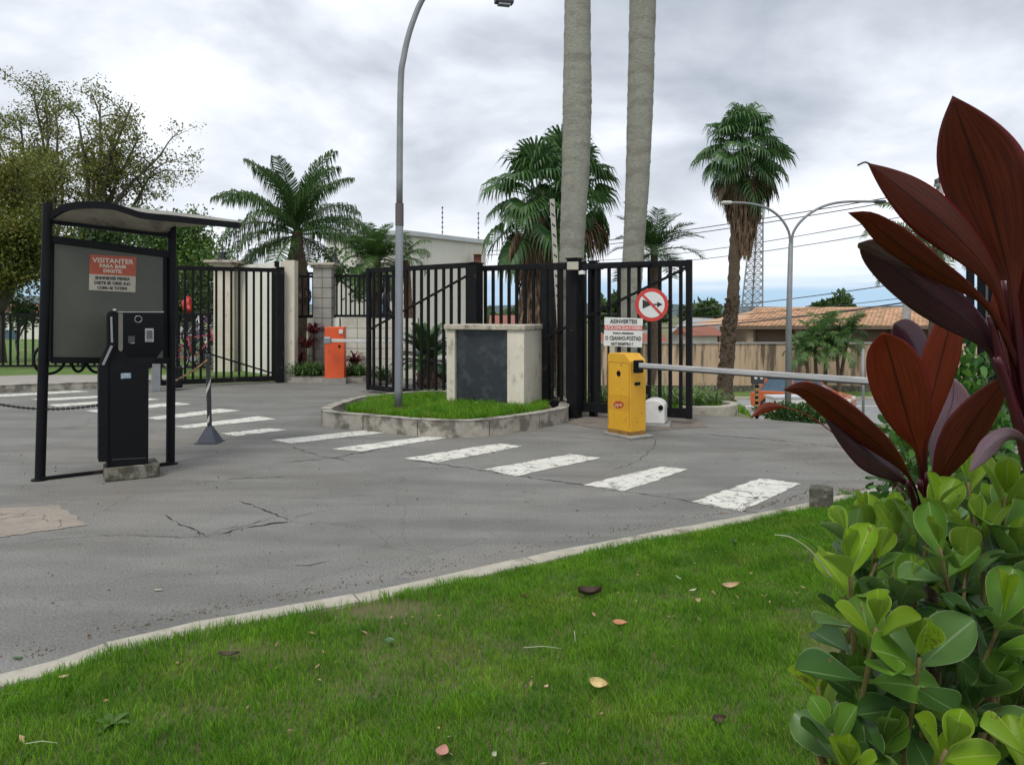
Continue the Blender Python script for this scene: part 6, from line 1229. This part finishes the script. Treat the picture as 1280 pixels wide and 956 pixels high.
# ================================================================== foreground: red cordyline
def cord_mat(name, c, c2, rimc, transl, rough=.35, tcol=None, vein=.75):
    m = bpy.data.materials.new(name); m.use_nodes = True; t = m.node_tree; nn = t.nodes; lk = t.links.new; bs = nn['Principled BSDF']; bs.inputs['Roughness'].default_value = rough; bs.inputs['Specular IOR Level'].default_value = .45
    uv = nn.new('ShaderNodeUVMap'); uv.uv_map = 'UVMap'; sp_ = nn.new('ShaderNodeSeparateXYZ'); lk(uv.outputs[0], sp_.inputs[0])
    def mt(op, a, b=None, clamp=False):
        n = nn.new('ShaderNodeMath'); n.operation = op; n.use_clamp = clamp
        for i, v in enumerate((a, b)):
            if v is None: continue
            if isinstance(v, (int, float)): n.inputs[i].default_value = v
            else: lk(v, n.inputs[i])
        return n.outputs[0]
    u = mt('ABSOLUTE', mt('SUBTRACT', sp_.outputs[0], .5))           # 0 midrib .. .5 margin
    # fine parallel side veins running obliquely from the midrib
    vv = mt('SINE', mt('MULTIPLY', mt('SUBTRACT', mt('MULTIPLY', sp_.outputs[1], 1.0), mt('MULTIPLY', u, .55)), 330))
    vv2 = mt('MULTIPLY', mt('ADD', vv, 1), .5)
    geo = nn.new('ShaderNodeNewGeometry'); no = nn.new('ShaderNodeTexNoise'); no.inputs['Scale'].default_value = 1; no.inputs['Detail'].default_value = 6; mpv = nn.new('ShaderNodeMapping'); mpv.inputs['Scale'].default_value = (26, 5, 1); mpv.inputs['Rotation'].default_value = (0, 0, .2); lk(uv.outputs[0], mpv.inputs[0]); av = nn.new('ShaderNodeVectorMath'); lk(mpv.outputs[0], av.inputs[0]); oi_ = nn.new('ShaderNodeObjectInfo'); lk(oi_.outputs['Location'], av.inputs[1]); lk(av.outputs[0], no.inputs['Vector'])
    mr = nn.new('ShaderNodeMapRange'); mr.inputs[1].default_value = .35; mr.inputs[2].default_value = .65; lk(no.outputs[0], mr.inputs[0])
    mi = nn.new('ShaderNodeMix'); mi.data_type = 'RGBA'; mi.inputs[6].default_value = (*c, 1); mi.inputs[7].default_value = (*c2, 1); lk(mr.outputs[0], mi.inputs[0])
    ve = nn.new('ShaderNodeMix'); ve.data_type = 'RGBA'; ve.blend_type = 'MULTIPLY'; lk(mt('MULTIPLY', vv2, 1 - vein), ve.inputs[0]); lk(mi.outputs[2], ve.inputs[6]); ve.inputs[7].default_value = (.35, .3, .35, 1)
    mid = nn.new('ShaderNodeMapRange'); mid.inputs[1].default_value = .014; mid.inputs[2].default_value = .032; mid.inputs[3].default_value = 1; mid.inputs[4].default_value = 0; lk(u, mid.inputs[0])
    mm = nn.new('ShaderNodeMix'); mm.data_type = 'RGBA'; lk(mid.outputs[0], mm.inputs[0]); lk(ve.outputs[2], mm.inputs[6]); mm.inputs[7].default_value = (c[0] * .35, c[1] * .4, c[2] * .5, 1)
    rim = nn.new('ShaderNodeMapRange'); rim.inputs[1].default_value = .455; rim.inputs[2].default_value = .49; lk(u, rim.inputs[0])
    rr = nn.new('ShaderNodeMix'); rr.data_type = 'RGBA'; lk(rim.outputs[0], rr.inputs[0]); lk(mm.outputs[2], rr.inputs[6]); rr.inputs[7].default_value = (*rimc, 1)
    # petiole colour near the base
    pe = nn.new('ShaderNodeMapRange'); pe.inputs[1].default_value = .30; pe.inputs[2].default_value = .16; lk(sp_.outputs[1], pe.inputs[0]); pp = nn.new('ShaderNodeMix'); pp.data_type = 'RGBA'; lk(pe.outputs[0], pp.inputs[0]); lk(rr.outputs[2], pp.inputs[6]); pp.inputs[7].default_value = (.06, .007, .013, 1)
    lk(pp.outputs[2], bs.inputs['Base Color'])
    bp = nn.new('ShaderNodeBump'); bp.inputs['Strength'].default_value = .12; bp.inputs['Distance'].default_value = .002; lk(mt('ADD', vv2, mt('MULTIPLY', no.outputs[0], 1.5)), bp.inputs['Height']); lk(bp.outputs[0], bs.inputs['Normal'])
    tr = nn.new('ShaderNodeBsdfTranslucent'); tl = nn.new('ShaderNodeMix'); tl.data_type = 'RGBA'; tl.blend_type = 'MULTIPLY'; tl.inputs[0].default_value = 1; lk(pp.outputs[2], tl.inputs[6]); tl.inputs[7].default_value = (*(tcol or (1.5, 1.2, 1)), 1); lk(tl.outputs[2], tr.inputs[0])
    ms = nn.new('ShaderNodeMixShader'); ms.inputs[0].default_value = transl; lk(bs.outputs[0], ms.inputs[1]); lk(tr.outputs[0], ms.inputs[2]); lk(ms.outputs[0], nn['Material Output'].inputs[0]); return m
c_red = cord_mat('cordyline_red', (.24, .050, .018), (.17, .036, .015), (.22, .02, .03), .45, tcol=(1.9, 1.9, 1.4), vein=.9)
c_brn = cord_mat('cordyline_brown', (.150, .034, .014), (.088, .020, .011), (.20, .012, .03), .5, tcol=(2.0, 1.8, 1.3), vein=.9)
c_pur = cord_mat('cordyline_purple', (.060, .018, .026), (.032, .011, .017), (.08, .02, .035), .18, rough=.28)
c_mau = cord_mat('cordyline_mauve', (.17, .10, .115), (.11, .06, .075), (.14, .06, .08), .2, rough=.3)
def cleaf(root, pts, wpx, m, t0=.22, umax=.5, twist=0.0, fold=.18, petw=.12, tipb=1.0, wave=.0, label=None, n=34, curlside=0.0, twist1=None, tb=.9):
    """pts from the base to the tip as (px, py, depth)"""
    C_ = bez([W(*p) for p in pts], n); mean = sum(p[2] for p in pts) / len(pts); hw = wpx / F * mean / 2; a_ = math.log(.5) / math.log(umax); rows = []; K = 6; uvs = []
    for i, p in enumerate(C_):
        t = i / n; tg = (C_[min(i + 1, n)] - C_[max(i - 1, 0)]).normalized(); view = (p - Vector((0, 0, 1.6))).normalized(); side = tg.cross(view).normalized(); nr_ = side.cross(tg).normalized()
        tw_ = R(twist + ((twist1 if twist1 is not None else twist) - twist) * t); s2 = side * math.cos(tw_) + nr_ * math.sin(tw_); n2_ = nr_ * math.cos(tw_) - side * math.sin(tw_)
        if t < t0: w_ = petw; fo = 1.0 - .4 * t / t0
        else:
            u = (t - t0) / (1 - t0); w_ = (math.sin(math.pi / 2 * u / umax) ** 1.25) if u < umax else 1 - ((u - umax) / (1 - umax)) ** (1.15 + 2.2 * max(0, .95 - tb)); w_ = max(petw * (1 - u), w_); fo = fold + (.6 - fold) * max(0, 1 - u * 5)
            if u > .93: w_ *= tipb + (1 - tipb) * (1 - (u - .93) / .07)
        w_ = max(w_, .006); row = []
        for k in range(-K, K + 1):
            s_ = k / K; row.append(p + s2 * hw * w_ * s_ * math.cos(fo * .8) + n2_ * (hw * w_ * (abs(s_) ** 1.25) * fo * .9 + wave * hw * math.sin(t * 19 + (2 if k > 0 else 0)) * s_ * s_))
            uvs.append((.5 + s_ * .5, t))
        rows.append(row)
    mb_ = MB(); mb_.grid(rows); me = mb_.mesh('leaf', m, True); ul = me.uv_layers.new(name='UVMap')
    for lp_ in me.loops: ul.data[lp_.index].uv = uvs[lp_.vertex_index]
    o = part('leaf', me, m, root, smooth=True)
    sm_ = o.modifiers.new('thick', 'SOLIDIFY'); sm_.thickness = .0006; sm_.offset = 0
    if label: o['label'] = label
    return o
up_c = thing('cordyline', 'tall dark red cordyline with huge upright leaves at right edge', 'cordyline', W(1300, 1000, 1.12) * 1.0)
up_c.location.z = 0
def cl2(root, pts, wpx, m, y0, y1, **k):
    """pts listed tip first as pixels; depth runs from y1 at the tip to y0 at the base"""
    n_ = len(pts); P_ = [(x, y, y0 + (y1 - y0) * (1 - i / (n_ - 1))) for i, (x, y) in enumerate(pts)][::-1]; cleaf(root, P_, wpx, m, **k)
cl2(up_c, [(1190.5, 120), (1201, 152), (1214, 187), (1227, 222), (1239, 260), (1250, 300), (1260, 340), (1268, 400), (1276, 470), (1288, 550)], 104, c_brn, 1.10, 1.07, t0=.22, umax=.56, twist=22, fold=.14, petw=.12, label='largest leaf, upright and deep brown-red', wave=.03, tb=.62)
cl2(up_c, [(1085, 204), (1113, 226), (1140, 247), (1168, 270), (1196, 296), (1224, 325), (1246, 360), (1260, 410), (1272, 480), (1288, 560)], 57, c_brn, 1.12, 1.03, t0=.24, umax=.60, twist=-20, fold=.2, petw=.18, wave=.03, tb=.7)
cl2(up_c, [(1060, 266), (1084, 274), (1107, 293), (1134, 314), (1166, 337), (1200, 357), (1228, 378), (1247, 405), (1265, 445), (1282, 500), (1292, 570)], 40, c_brn, 1.12, 1.02, t0=.34, umax=.60, twist=30, fold=.3, petw=.28, wave=.05, tb=.7)
cl2(up_c, [(1074, 304), (1094, 318), (1125, 341), (1160, 368), (1195, 393), (1225, 417), (1247, 448), (1265, 484), (1284, 530), (1296, 590)], 54, c_pur, 1.15, 1.08, t0=.28, umax=.55, twist=-20, fold=.22, petw=.22, label='glossy purple leaf', wave=.05, tb=.45, twist1=15)
cl2(up_c, [(1073, 304), (1088, 310), (1110, 322), (1140, 336), (1170, 356)], 34, c_mau, 1.09, 1.065, t0=.02, umax=.62, twist=48, fold=.3, petw=.1, label='painted mauve sheen on the purple leaf end', tb=.4)  # sheen of the purple leaf painted as a pale mauve blade over its tip
cl2(up_c, [(1262, 300), (1256, 360), (1262, 420), (1276, 490), (1292, 560)], 36, c_red, 1.16, 1.18, t0=.2, umax=.5, twist=-30, fold=.3)
cl2(up_c, [(1330, 150), (1318, 250), (1304, 360), (1296, 470), (1296, 560)], 90, c_brn, 1.12, 1.02, t0=.2, umax=.5, twist=20, fold=.2, tb=.7)
cl2(up_c, [(1228, 412), (1240, 430), (1250, 465), (1266, 520), (1292, 590)], 26, c_pur, 1.17, 1.2, t0=.25, umax=.6, twist=30, fold=.4)
cl2(up_c, [(1212, 590), (1236, 560), (1262, 545), (1285, 556), (1302, 590)], 26, c_mau, 1.12, 1.0, t0=.2, umax=.6, twist=30, fold=.3, label='drooping mauve leaf', tb=.6)
mat('petiole_magenta', (.065, .006, .013), (.04, .005, .010), scale=18, rough=.35)
for pts_, w_ in (([(1290, 600), (1270, 520), (1252, 450), (1238, 395)], .0085), ([(1294, 600), (1282, 500), (1268, 420), (1256, 350)], .0085), ([(1298, 620), (1284, 560), (1262, 490), (1246, 446)], .009), ([(1296, 600), (1288, 520), (1278, 440), (1268, 370)], .008)):
    mb = MB(); mb.tube(bez([W(x, y, 1.135 - .012 * k) for k, (x, y) in enumerate(pts_)], 14), [w_ * (1 - .4 * k / 14) for k in range(15)], 10); part('petiole', mb, MATS['petiole_magenta'], up_c, smooth=True)
mb = MB(); mb.tube(bez([Vector((.88, 1.22, 0)), W(1320, 900, 1.2), W(1302, 700, 1.16), W(1296, 590, 1.14)], 20), .014, 10); part('stem', mb, bark_b, up_c, smooth=True)
lo_c = thing('cordyline', 'shorter cordyline with rounded orange-red leaves above the green shrub', 'cordyline', (W(1150, 0, 1.4).x, 1.4, 0))
cl2(lo_c, [(1104, 415), (1111, 438), (1120, 470), (1129, 503), (1138, 535), (1147, 562), (1152, 595), (1156, 640)], 68, c_red, 1.38, 1.28, t0=.22, umax=.55, twist=10, fold=.16, petw=.14, label='broad rounded orange-red leaf', tb=.35)
cl2(lo_c, [(1203, 356), (1193, 386), (1183, 424), (1173, 462), (1163, 506), (1157, 548), (1156, 590), (1158, 640)], 44, c_red, 1.38, 1.30, t0=.2, umax=.52, twist=-15, fold=.2, petw=.2, label='pointed upright red leaf', tb=.75)
cl2(lo_c, [(1117, 404), (1132, 416), (1144, 440), (1150, 475), (1154, 530), (1158, 590), (1158, 640)], 44, c_pur, 1.42, 1.43, t0=.15, umax=.68, twist=-20, fold=.3, label='dark purple rounded leaf behind', tb=.2)
cl2(lo_c, [(1192, 472), (1191, 500), (1182, 530), (1172, 565), (1166, 600), (1163, 640)], 42, c_mau, 1.40, 1.45, t0=.2, umax=.60, twist=20, fold=.25, label='grey-mauve shiny leaf', tb=.2)
cl2(lo_c, [(1263, 466), (1242, 493), (1219, 524), (1198, 556), (1180, 588), (1168, 615), (1163, 645)], 50, c_brn, 1.38, 1.26, t0=.15, umax=.52, twist=-25, fold=.25, label='brown-red leaf leaning right', tb=.7)
cl2(lo_c, [(979, 487), (1005, 487), (1035, 506), (1070, 534), (1104, 561), (1130, 588), (1146, 616), (1154, 650)], 38, c_brn, 1.39, 1.20, t0=.2, umax=.52, twist=20, fold=.3, label='brown leaf arching left', tb=.7)
cl2(lo_c, [(1030, 522), (1058, 546), (1090, 571), (1118, 590), (1138, 610), (1152, 650)], 40, c_pur, 1.40, 1.27, t0=.2, umax=.55, twist=-30, fold=.3, label='dark glossy underside leaf at lower left')
cl2(lo_c, [(938, 523), (952, 512), (970, 508), (988, 511), (1010, 519), (1040, 540), (1080, 574), (1130, 612), (1152, 650)], 13, c_red, 1.45, 1.41, t0=.66, umax=.5, twist=10, fold=.3, petw=.12, label='thin leaf tip pointing left')
for (a, b, c_) in (((1158, 700), (1153, 640), (1150, 600)), ((1160, 700), (1159, 640), (1159, 590)), ((1162, 700), (1165, 645), (1170, 612)), ((1156, 700), (1146, 640), (1134, 600))):
    mb = MB(); mb.tube(bez([W(*a, 1.40), W(*b, 1.385), W(*c_, 1.36)], 10), [.008 - .003 * k / 10 for k in range(11)], 8); part('petiole', mb, MATS['petiole_magenta'], lo_c, smooth=True)
mb = MB(); mb.tube(bez([Vector((.80, 1.45, 0)), W(1165, 800, 1.42), W(1159, 690, 1.40)], 16), .012, 8); part('stem', mb, bark_b, lo_c, smooth=True)
mb = MB(); mb.tube(bez([W(1087, 205, 1.03), W(1081, 203, 1.03), W(1072, 207, 1.03)], 8), [.0012] * 9, 5); part('tendril_tip', mb, c_brn, up_c, smooth=True)

# ================================================================== foreground: clusia shrub
def clus_mat(name, c, c2, rimc, transl, rough=.42, blue=0.0):
    m = bpy.data.materials.new(name); m.use_nodes = True; t = m.node_tree; nn = t.nodes; lk = t.links.new; bs = nn['Principled BSDF']; bs.inputs['Roughness'].default_value = rough; bs.inputs['Specular IOR Level'].default_value = .32
    uv = nn.new('ShaderNodeUVMap'); uv.uv_map = 'UVMap'; sp_ = nn.new('ShaderNodeSeparateXYZ'); lk(uv.outputs[0], sp_.inputs[0]); oi = nn.new('ShaderNodeObjectInfo'); geo = nn.new('ShaderNodeNewGeometry')
    def mt(op, a, b=None):
        n = nn.new('ShaderNodeMath'); n.operation = op
        for i, v in enumerate((a, b)):
            if v is None: continue
            if isinstance(v, (int, float)): n.inputs[i].default_value = v
            else: lk(v, n.inputs[i])
        return n.outputs[0]
    u = mt('ABSOLUTE', mt('SUBTRACT', sp_.outputs[0], .5))
    no = nn.new('ShaderNodeTexNoise'); no.inputs['Scale'].default_value = 22; no.inputs['Detail'].default_value = 5; lk(geo.outputs['Position'], no.inputs['Vector'])
    rnd_ = mt('FRACT', mt('ADD', oi.outputs['Random'], geo.outputs['Random Per Island']))
    f_ = mt('ADD', mt('MULTIPLY', no.outputs[0], .5), mt('MULTIPLY', rnd_, .5))
    mi = nn.new('ShaderNodeMix'); mi.data_type = 'RGBA'; mi.inputs[6].default_value = (*c, 1); mi.inputs[7].default_value = (*c2, 1); lk(f_, mi.inputs[0])
    mid = nn.new('ShaderNodeMapRange'); mid.inputs[1].default_value = .012; mid.inputs[2].default_value = .03; mid.inputs[3].default_value = .6; mid.inputs[4].default_value = 0; lk(u, mid.inputs[0])
    mm = nn.new('ShaderNodeMix'); mm.data_type = 'RGBA'; lk(mid.outputs[0], mm.inputs[0]); lk(mi.outputs[2], mm.inputs[6]); mm.inputs[7].default_value = (*rimc, 1)
    rim = nn.new('ShaderNodeMapRange'); rim.inputs[1].default_value = .468; rim.inputs[2].default_value = .492; rim.inputs[4].default_value = .7; lk(u, rim.inputs[0])
    rr = nn.new('ShaderNodeMix'); rr.data_type = 'RGBA'; lk(rim.outputs[0], rr.inputs[0]); lk(mm.outputs[2], rr.inputs[6]); rr.inputs[7].default_value = (*rimc, 1)
    # the backs of the leaves are paler
    sv = mt('POWER', mt('MULTIPLY', mt('ADD', mt('SINE', mt('MULTIPLY', mt('SUBTRACT', sp_.outputs[1], mt('MULTIPLY', u, .9)), 130)), 1), .5), 6)
    ve = nn.new('ShaderNodeMix'); ve.data_type = 'RGBA'; lk(mt('MULTIPLY', sv, .07), ve.inputs[0]); lk(rr.outputs[2], ve.inputs[6]); ve.inputs[7].default_value = (*rimc, 1)
    bl = nn.new('ShaderNodeTexNoise'); bl.inputs['Scale'].default_value = 130; bl.inputs['Detail'].default_value = 2; lk(geo.outputs['Position'], bl.inputs['Vector'])
    b2 = nn.new('ShaderNodeTexNoise'); b2.inputs['Scale'].default_value = 16; lk(geo.outputs['Position'], b2.inputs['Vector'])
    bm_ = nn.new('ShaderNodeMapRange'); bm_.inputs[1].default_value = .70; bm_.inputs[2].default_value = .74; bm_.inputs[4].default_value = .75; lk(mt('ADD', mt('MULTIPLY', bl.outputs[0], .6), mt('MULTIPLY', b2.outputs[0], .55)), bm_.inputs[0])
    bx = nn.new('ShaderNodeMix'); bx.data_type = 'RGBA'; lk(bm_.outputs[0], bx.inputs[0]); lk(ve.outputs[2], bx.inputs[6]); bx.inputs[7].default_value = (.14, .085, .03, 1)
    bf = nn.new('ShaderNodeMix'); bf.data_type = 'RGBA'; lk(mt('MULTIPLY', geo.outputs['Backfacing'], .35), bf.inputs[0]); lk(bx.outputs[2], bf.inputs[6]); bf.inputs[7].default_value = (.13, .20, .06, 1)
    vm = nn.new('ShaderNodeVectorMath'); vm.operation = 'SCALE'; lk(bf.outputs[2], vm.inputs[0]); lk(mt('ADD', mt('MULTIPLY', rnd_, .5), .75), vm.inputs[3])
    spk = nn.new('ShaderNodeTexVoronoi'); spk.inputs['Scale'].default_value = 150; lk(geo.outputs['Position'], spk.inputs['Vector'])
    lk(vm.outputs[0], bs.inputs['Base Color'])
    bp = nn.new('ShaderNodeBump'); bp.inputs['Strength'].default_value = .18; bp.inputs['Distance'].default_value = .003; lk(no.outputs[0], bp.inputs['Height']); lk(bp.outputs[0], bs.inputs['Normal'])
    tr = nn.new('ShaderNodeBsdfTranslucent'); lk(vm.outputs[0], tr.inputs[0]); ms = nn.new('ShaderNodeMixShader'); ms.inputs[0].default_value = transl; lk(bs.outputs[0], ms.inputs[1]); lk(tr.outputs[0], ms.inputs[2]); lk(ms.outputs[0], nn['Material Output'].inputs[0]); return m
cm_new = clus_mat('clusia_young', (.25, .40, .016), (.17, .31, .018), (.42, .50, .14), .42)
cm_mid = clus_mat('clusia_mid', (.115, .235, .018), (.07, .165, .017), (.26, .36, .12), .3)
cm_old = clus_mat('clusia_mature', (.050, .125, .020), (.028, .078, .016), (.18, .27, .12), .18, rough=.38)
cm_blu = clus_mat('clusia_bluish', (.11, .205, .055), (.07, .15, .036), (.26, .34, .20), .2, rough=.4)
def obovate(m, cup, wid=.60, seed=0, arch=.12):
    rows = []; uvs = []; n = 12; K = 5; rn = random.Random(seed); sk = rn.uniform(-.04, .04)
    for i in range(n + 1):
        t = i / n
        w_ = wid / 2 * (math.sin(math.pi * min(t, .999) ** 1.75) ** .55 if t > .1 else .10 * (1 + t)); w_ = max(w_, .045 * (1 - t) + .002) if t < .2 else max(w_, .01)
        if i == n: w_ = .03
        row = []
        for k in range(-K, K + 1):
            s_ = k / K; tt = t - (.02 * (1 - s_ * s_) if i == n - 0 else 0); row.append((s_ * w_ + sk * t * t, tt, cup * w_ * 2 * s_ * s_ - arch * t * t + .012 * math.sin(9 * t + seed) * s_)); uvs.append((.5 + s_ * .5 * (1 if 0 < i < n else 1), t))
        rows.append(row)
    mb_ = MB(); mb_.grid(rows); me = mb_.mesh('leaf', m, True); ul = me.uv_layers.new(name='UVMap')
    for lp_ in me.loops: ul.data[lp_.index].uv = uvs[lp_.vertex_index]
    return me
leafsets = {k: [obovate(m, c_, wd_, s_, ar) for s_, (c_, wd_, ar) in enumerate(((.25, .62, .10), (.10, .66, .20), (.35, .56, .03), (.18, .60, -.06)))] for k, m in (('new', cm_new), ('mid', cm_mid), ('old', cm_old), ('blu', cm_blu))}
cs = thing('clusia_shrub', 'large glossy green shrub with paddle-shaped leaves at lower right', 'shrub', (1.0, 1.75, 0))
crl = root_loc(cs); stem_m = mat('clusia_stem', (.20, .19, .05), (.13, .085, .04), scale=25, rough=.6); leafrec = []; stem_mbs = []
def shoot(T, s_, L0=.075, levels=5, az0=0.0, rnd=random, young=2, gap=.028, spread0=8, blu=.25):
    s_ = s_.normalized(); a_ = s_.orthogonal().normalized(); b_ = s_.cross(a_); p = T.copy()
    for k in range(levels):
        az = az0 + (k % 2) * math.pi / 2 + rnd.uniform(-.25, .25); el = R(min(100, spread0 + [0, 20, 38, 54, 68, 80][min(k, 5)] + rnd.uniform(-14, 14))); ln = L0 * [.72, 1.0, 1.06, 1.0, .92, .8][min(k, 5)] * rnd.uniform(.85, 1.12)
        for j in (0, 1):
            az_ = az + j * math.pi; rad_ = a_ * math.cos(az_) + b_ * math.sin(az_); d = s_ * math.cos(el) + rad_ * math.sin(el); d = (d + Vector((0, 0, -.12 * k * rnd.random()))).normalized()
            nr_ = s_ * math.sin(el) - rad_ * math.cos(el); nr_ = (nr_ + Vector((rnd.gauss(0, .12), rnd.gauss(0, .12), 0))).normalized()
            kind = 'new' if k < young else ('mid' if k < young + 1 else rnd.choice(['old', 'mid', 'old']));
            if kind != 'new' and rnd.random() < blu: kind = 'blu'
            x, y, z = leaf_frame(d, nr_); leafrec.append((p + d * .004, x, y, z, ln * rnd.uniform(.93, 1.07), rnd.choice(leafsets[kind])))
        p = p - s_ * gap * (1 + .35 * k)
    return p
def add_stem(T, s_, p_end, seed):
    rn = random.Random(seed); root_ = Vector((1.0 + rn.uniform(-.3, .3), 1.75 + rn.uniform(-.25, .3), 0)); low = p_end - s_ * .10 + Vector((rn.uniform(-.02, .02), rn.uniform(0, .04), -.03)); C_ = bez([T - s_ * .004, p_end, low, low.lerp(root_, .5) + Vector((0, .05, .05)), root_], 26); mb_ = MB().tube(C_, [.0030 + .0042 * min(1, k / 14) for k in range(27)], 7)
    # swollen nodes
    stem_mbs.append(mb_)
heroes = [((1062, 704, 1.22), (-.15, -.25, 1), .088, 1.2, 3), ((1096, 782, 1.12), (-.05, -.45, 1), .088, .6, 2), ((1168, 640, 1.30), (.05, -.3, 1), .085, 1.5, 2), ((1257, 618, 1.25), (-.05, -.2, 1), .098, .2, 2), ((1060, 668, 1.36), (-.4, .1, 1), .070, .9, 1),
          ((1120, 655, 1.36), (-.1, -.1, 1), .075, 0, 2), ((1174, 682, 1.20), (-.35, -.3, 1), .080, 2.2, 1), ((1226, 660, 1.25), (-.1, -.1, 1), .080, 1.0, 2), ((1206, 712, 1.22), (.05, .0, 1), .084, .4, 1), ((1021, 856, 1.28), (-.35, -.1, 1), .060, .3, 3),
          ((1040, 915, 1.14), (-.3, -.3, .9), .072, 1.1, 0), ((1150, 820, 1.12), (-.15, -.5, 1), .095, .8, 1), ((1184, 935, 1.05), (.1, -.5, 1), .082, .2, 3), ((1252, 770, 1.15), (.1, -.35, 1), .095, 1.7, 1), ((1236, 860, 1.16), (.1, -.5, .8), .09, 1.2, 0),
          ((1270, 700, 1.22), (.1, -.1, 1), .09, .7, 1), ((1062, 960, 1.07), (-.2, -.3, 1), .068, 0, 2), ((1096, 700, 1.30), (.3, -.1, 1), .08, .5, 1), ((1130, 740, 1.24), (.2, -.2, 1), .085, 2.0, 1), ((1210, 600, 1.42), (-.1, 0, 1), .08, .6, 2),
          ((1275, 640, 1.3), (.1, 0, 1), .085, 1.4, 2), ((1085, 655, 1.42), (-.2, 0, 1), .075, 1.9, 2), ((1075, 860, 1.22), (-.2, -.4, 1), .085, .5, 0), ((1290, 930, 1.02), (-.1, -.4, 1), .08, .4, 3), ((1105, 930, 1.15), (0, -.5, .9), .09, .9, 0)]
rs_ = random.Random(99)
for i, (t_, s_, L0, az, yg) in enumerate(heroes):
    T = W(*t_); s_ = Vector(s_).normalized(); pe_ = shoot(T, s_, L0 * 1.02, 5, az, rs_, yg, blu=.16); add_stem(T, s_, pe_, i)
n_hero = len(leafrec)
def leftb(py): 
    pts_ = ((560, 1250), (590, 1175), (620, 1110), (650, 1070), (700, 1062), (800, 1050), (850, 1050), (956, 1030), (1300, 1010))
    for (a, xa), (b, xb) in zip(pts_[:-1], pts_[1:]):
        if a <= py <= b: return xa + (xb - xa) * (py - a) / (b - a)
    return 1010
cnt = 0
for i in range(135):
    py = rs_.uniform(625, 1180); Y = rs_.uniform(1.30, 1.95); px = rs_.uniform(leftb(py) + 25, 1420 if Y > 1.3 else 1330); T = W(px, py, Y)
    if T.z < .25: continue
    s_ = Vector((rs_.uniform(-.45, .3), rs_.uniform(-.5, .1), 1)).normalized(); L0 = rs_.uniform(.066, .090); pe_ = shoot(T, s_, L0, 5, rs_.uniform(0, 3), rs_, rs_.choice([0, 1, 1, 2]) if py < 720 else rs_.choice([0, 0, 1]), blu=.12); add_stem(T, s_, pe_, 100 + i)
order = list(range(n_hero)) + sorted(range(n_hero, len(leafrec)), key=lambda k: leafrec[k][0].y + (0 if abs(leafrec[k][0].x / leafrec[k][0].y) < .70 else 9) + (0 if leafrec[k][0].z > 1.6 - .60 * leafrec[k][0].y else 9))
def leafM(rec):
    p, x, y, z, ln, me = rec; return Matrix(((x.x * ln, y.x * ln, z.x * ln, p.x), (x.y * ln, y.y * ln, z.y * ln, p.y), (x.z * ln, y.z * ln, z.z * ln, p.z), (0, 0, 0, 1)))
for k in order[:300]:
    o = link('leaf', leafrec[k][5], cs); Mx = leafM(leafrec[k]); Mx.translation -= crl; o.matrix_local = Mx
rest = {}
for k in order[300:]: rest.setdefault(leafrec[k][5].materials[0].name, []).append(k)
allv, allf, allm, alluv, nv = [], [], [], [], 0; mats_ = list(rest)
for mi_, mn in enumerate(mats_):
    for k in rest[mn]:
        me = leafrec[k][5]; Mx = np.array(leafM(leafrec[k])); co = np.empty(len(me.vertices) * 3); me.vertices.foreach_get('co', co); co = co.reshape(-1, 3) @ Mx[:3, :3].T + Mx[:3, 3]; fi = np.empty(len(me.loops), int); me.loops.foreach_get('vertex_index', fi); uvv = np.empty(len(me.loops) * 2); me.uv_layers[0].data.foreach_get('uv', uvv)
        allv.append(co); allf.append(fi.reshape(-1, 4) + nv); alluv.append(uvv); allm.append(np.full(len(me.polygons), mi_)); nv += len(co)
me = fast_mesh('inner_leaves', np.concatenate(allv) - np.array(tuple(crl)), [np.concatenate(allf)], bpy.data.materials[mats_[0]])
for mn in mats_[1:]: me.materials.append(bpy.data.materials[mn])
me.polygons.foreach_set('material_index', np.concatenate(allm).astype(np.int32)); me.polygons.foreach_set('use_smooth', [True] * len(me.polygons)); ul = me.uv_layers.new(name='UVMap'); ul.data.foreach_set('uv', np.concatenate(alluv))
o = link('inner_leaves', me, cs); o['kind'] = 'stuff'
for mb_ in stem_mbs: part('stem', mb_, stem_m, cs, smooth=True)
# dry orange blade lying over the shrub and long thin grass stalks arching out of it
for (pts_, w_, mm, lb) in ((([(1040, 722, 1.2), (1015, 690, 1.2), (990, 672, 1.18), (968, 668, 1.18)]), .0018, 'leaf_pale', 'long pale grass stalk arching left out of the shrub'), (([(1036, 700, 1.3), (1010, 676, 1.3), (985, 668, 1.3), (962, 690, 1.3)]), .0014, 'leaf_green', 'thin green grass stalk curling left of the shrub')):
    mb = MB(); mb.tube(bez([W(*p) for p in pts_], 16), [w_ * (1 - .7 * k / 16) for k in range(17)], 5); solo('grass_stalk', mb, MATS[mm], lb, 'grass stalk', smooth=True)
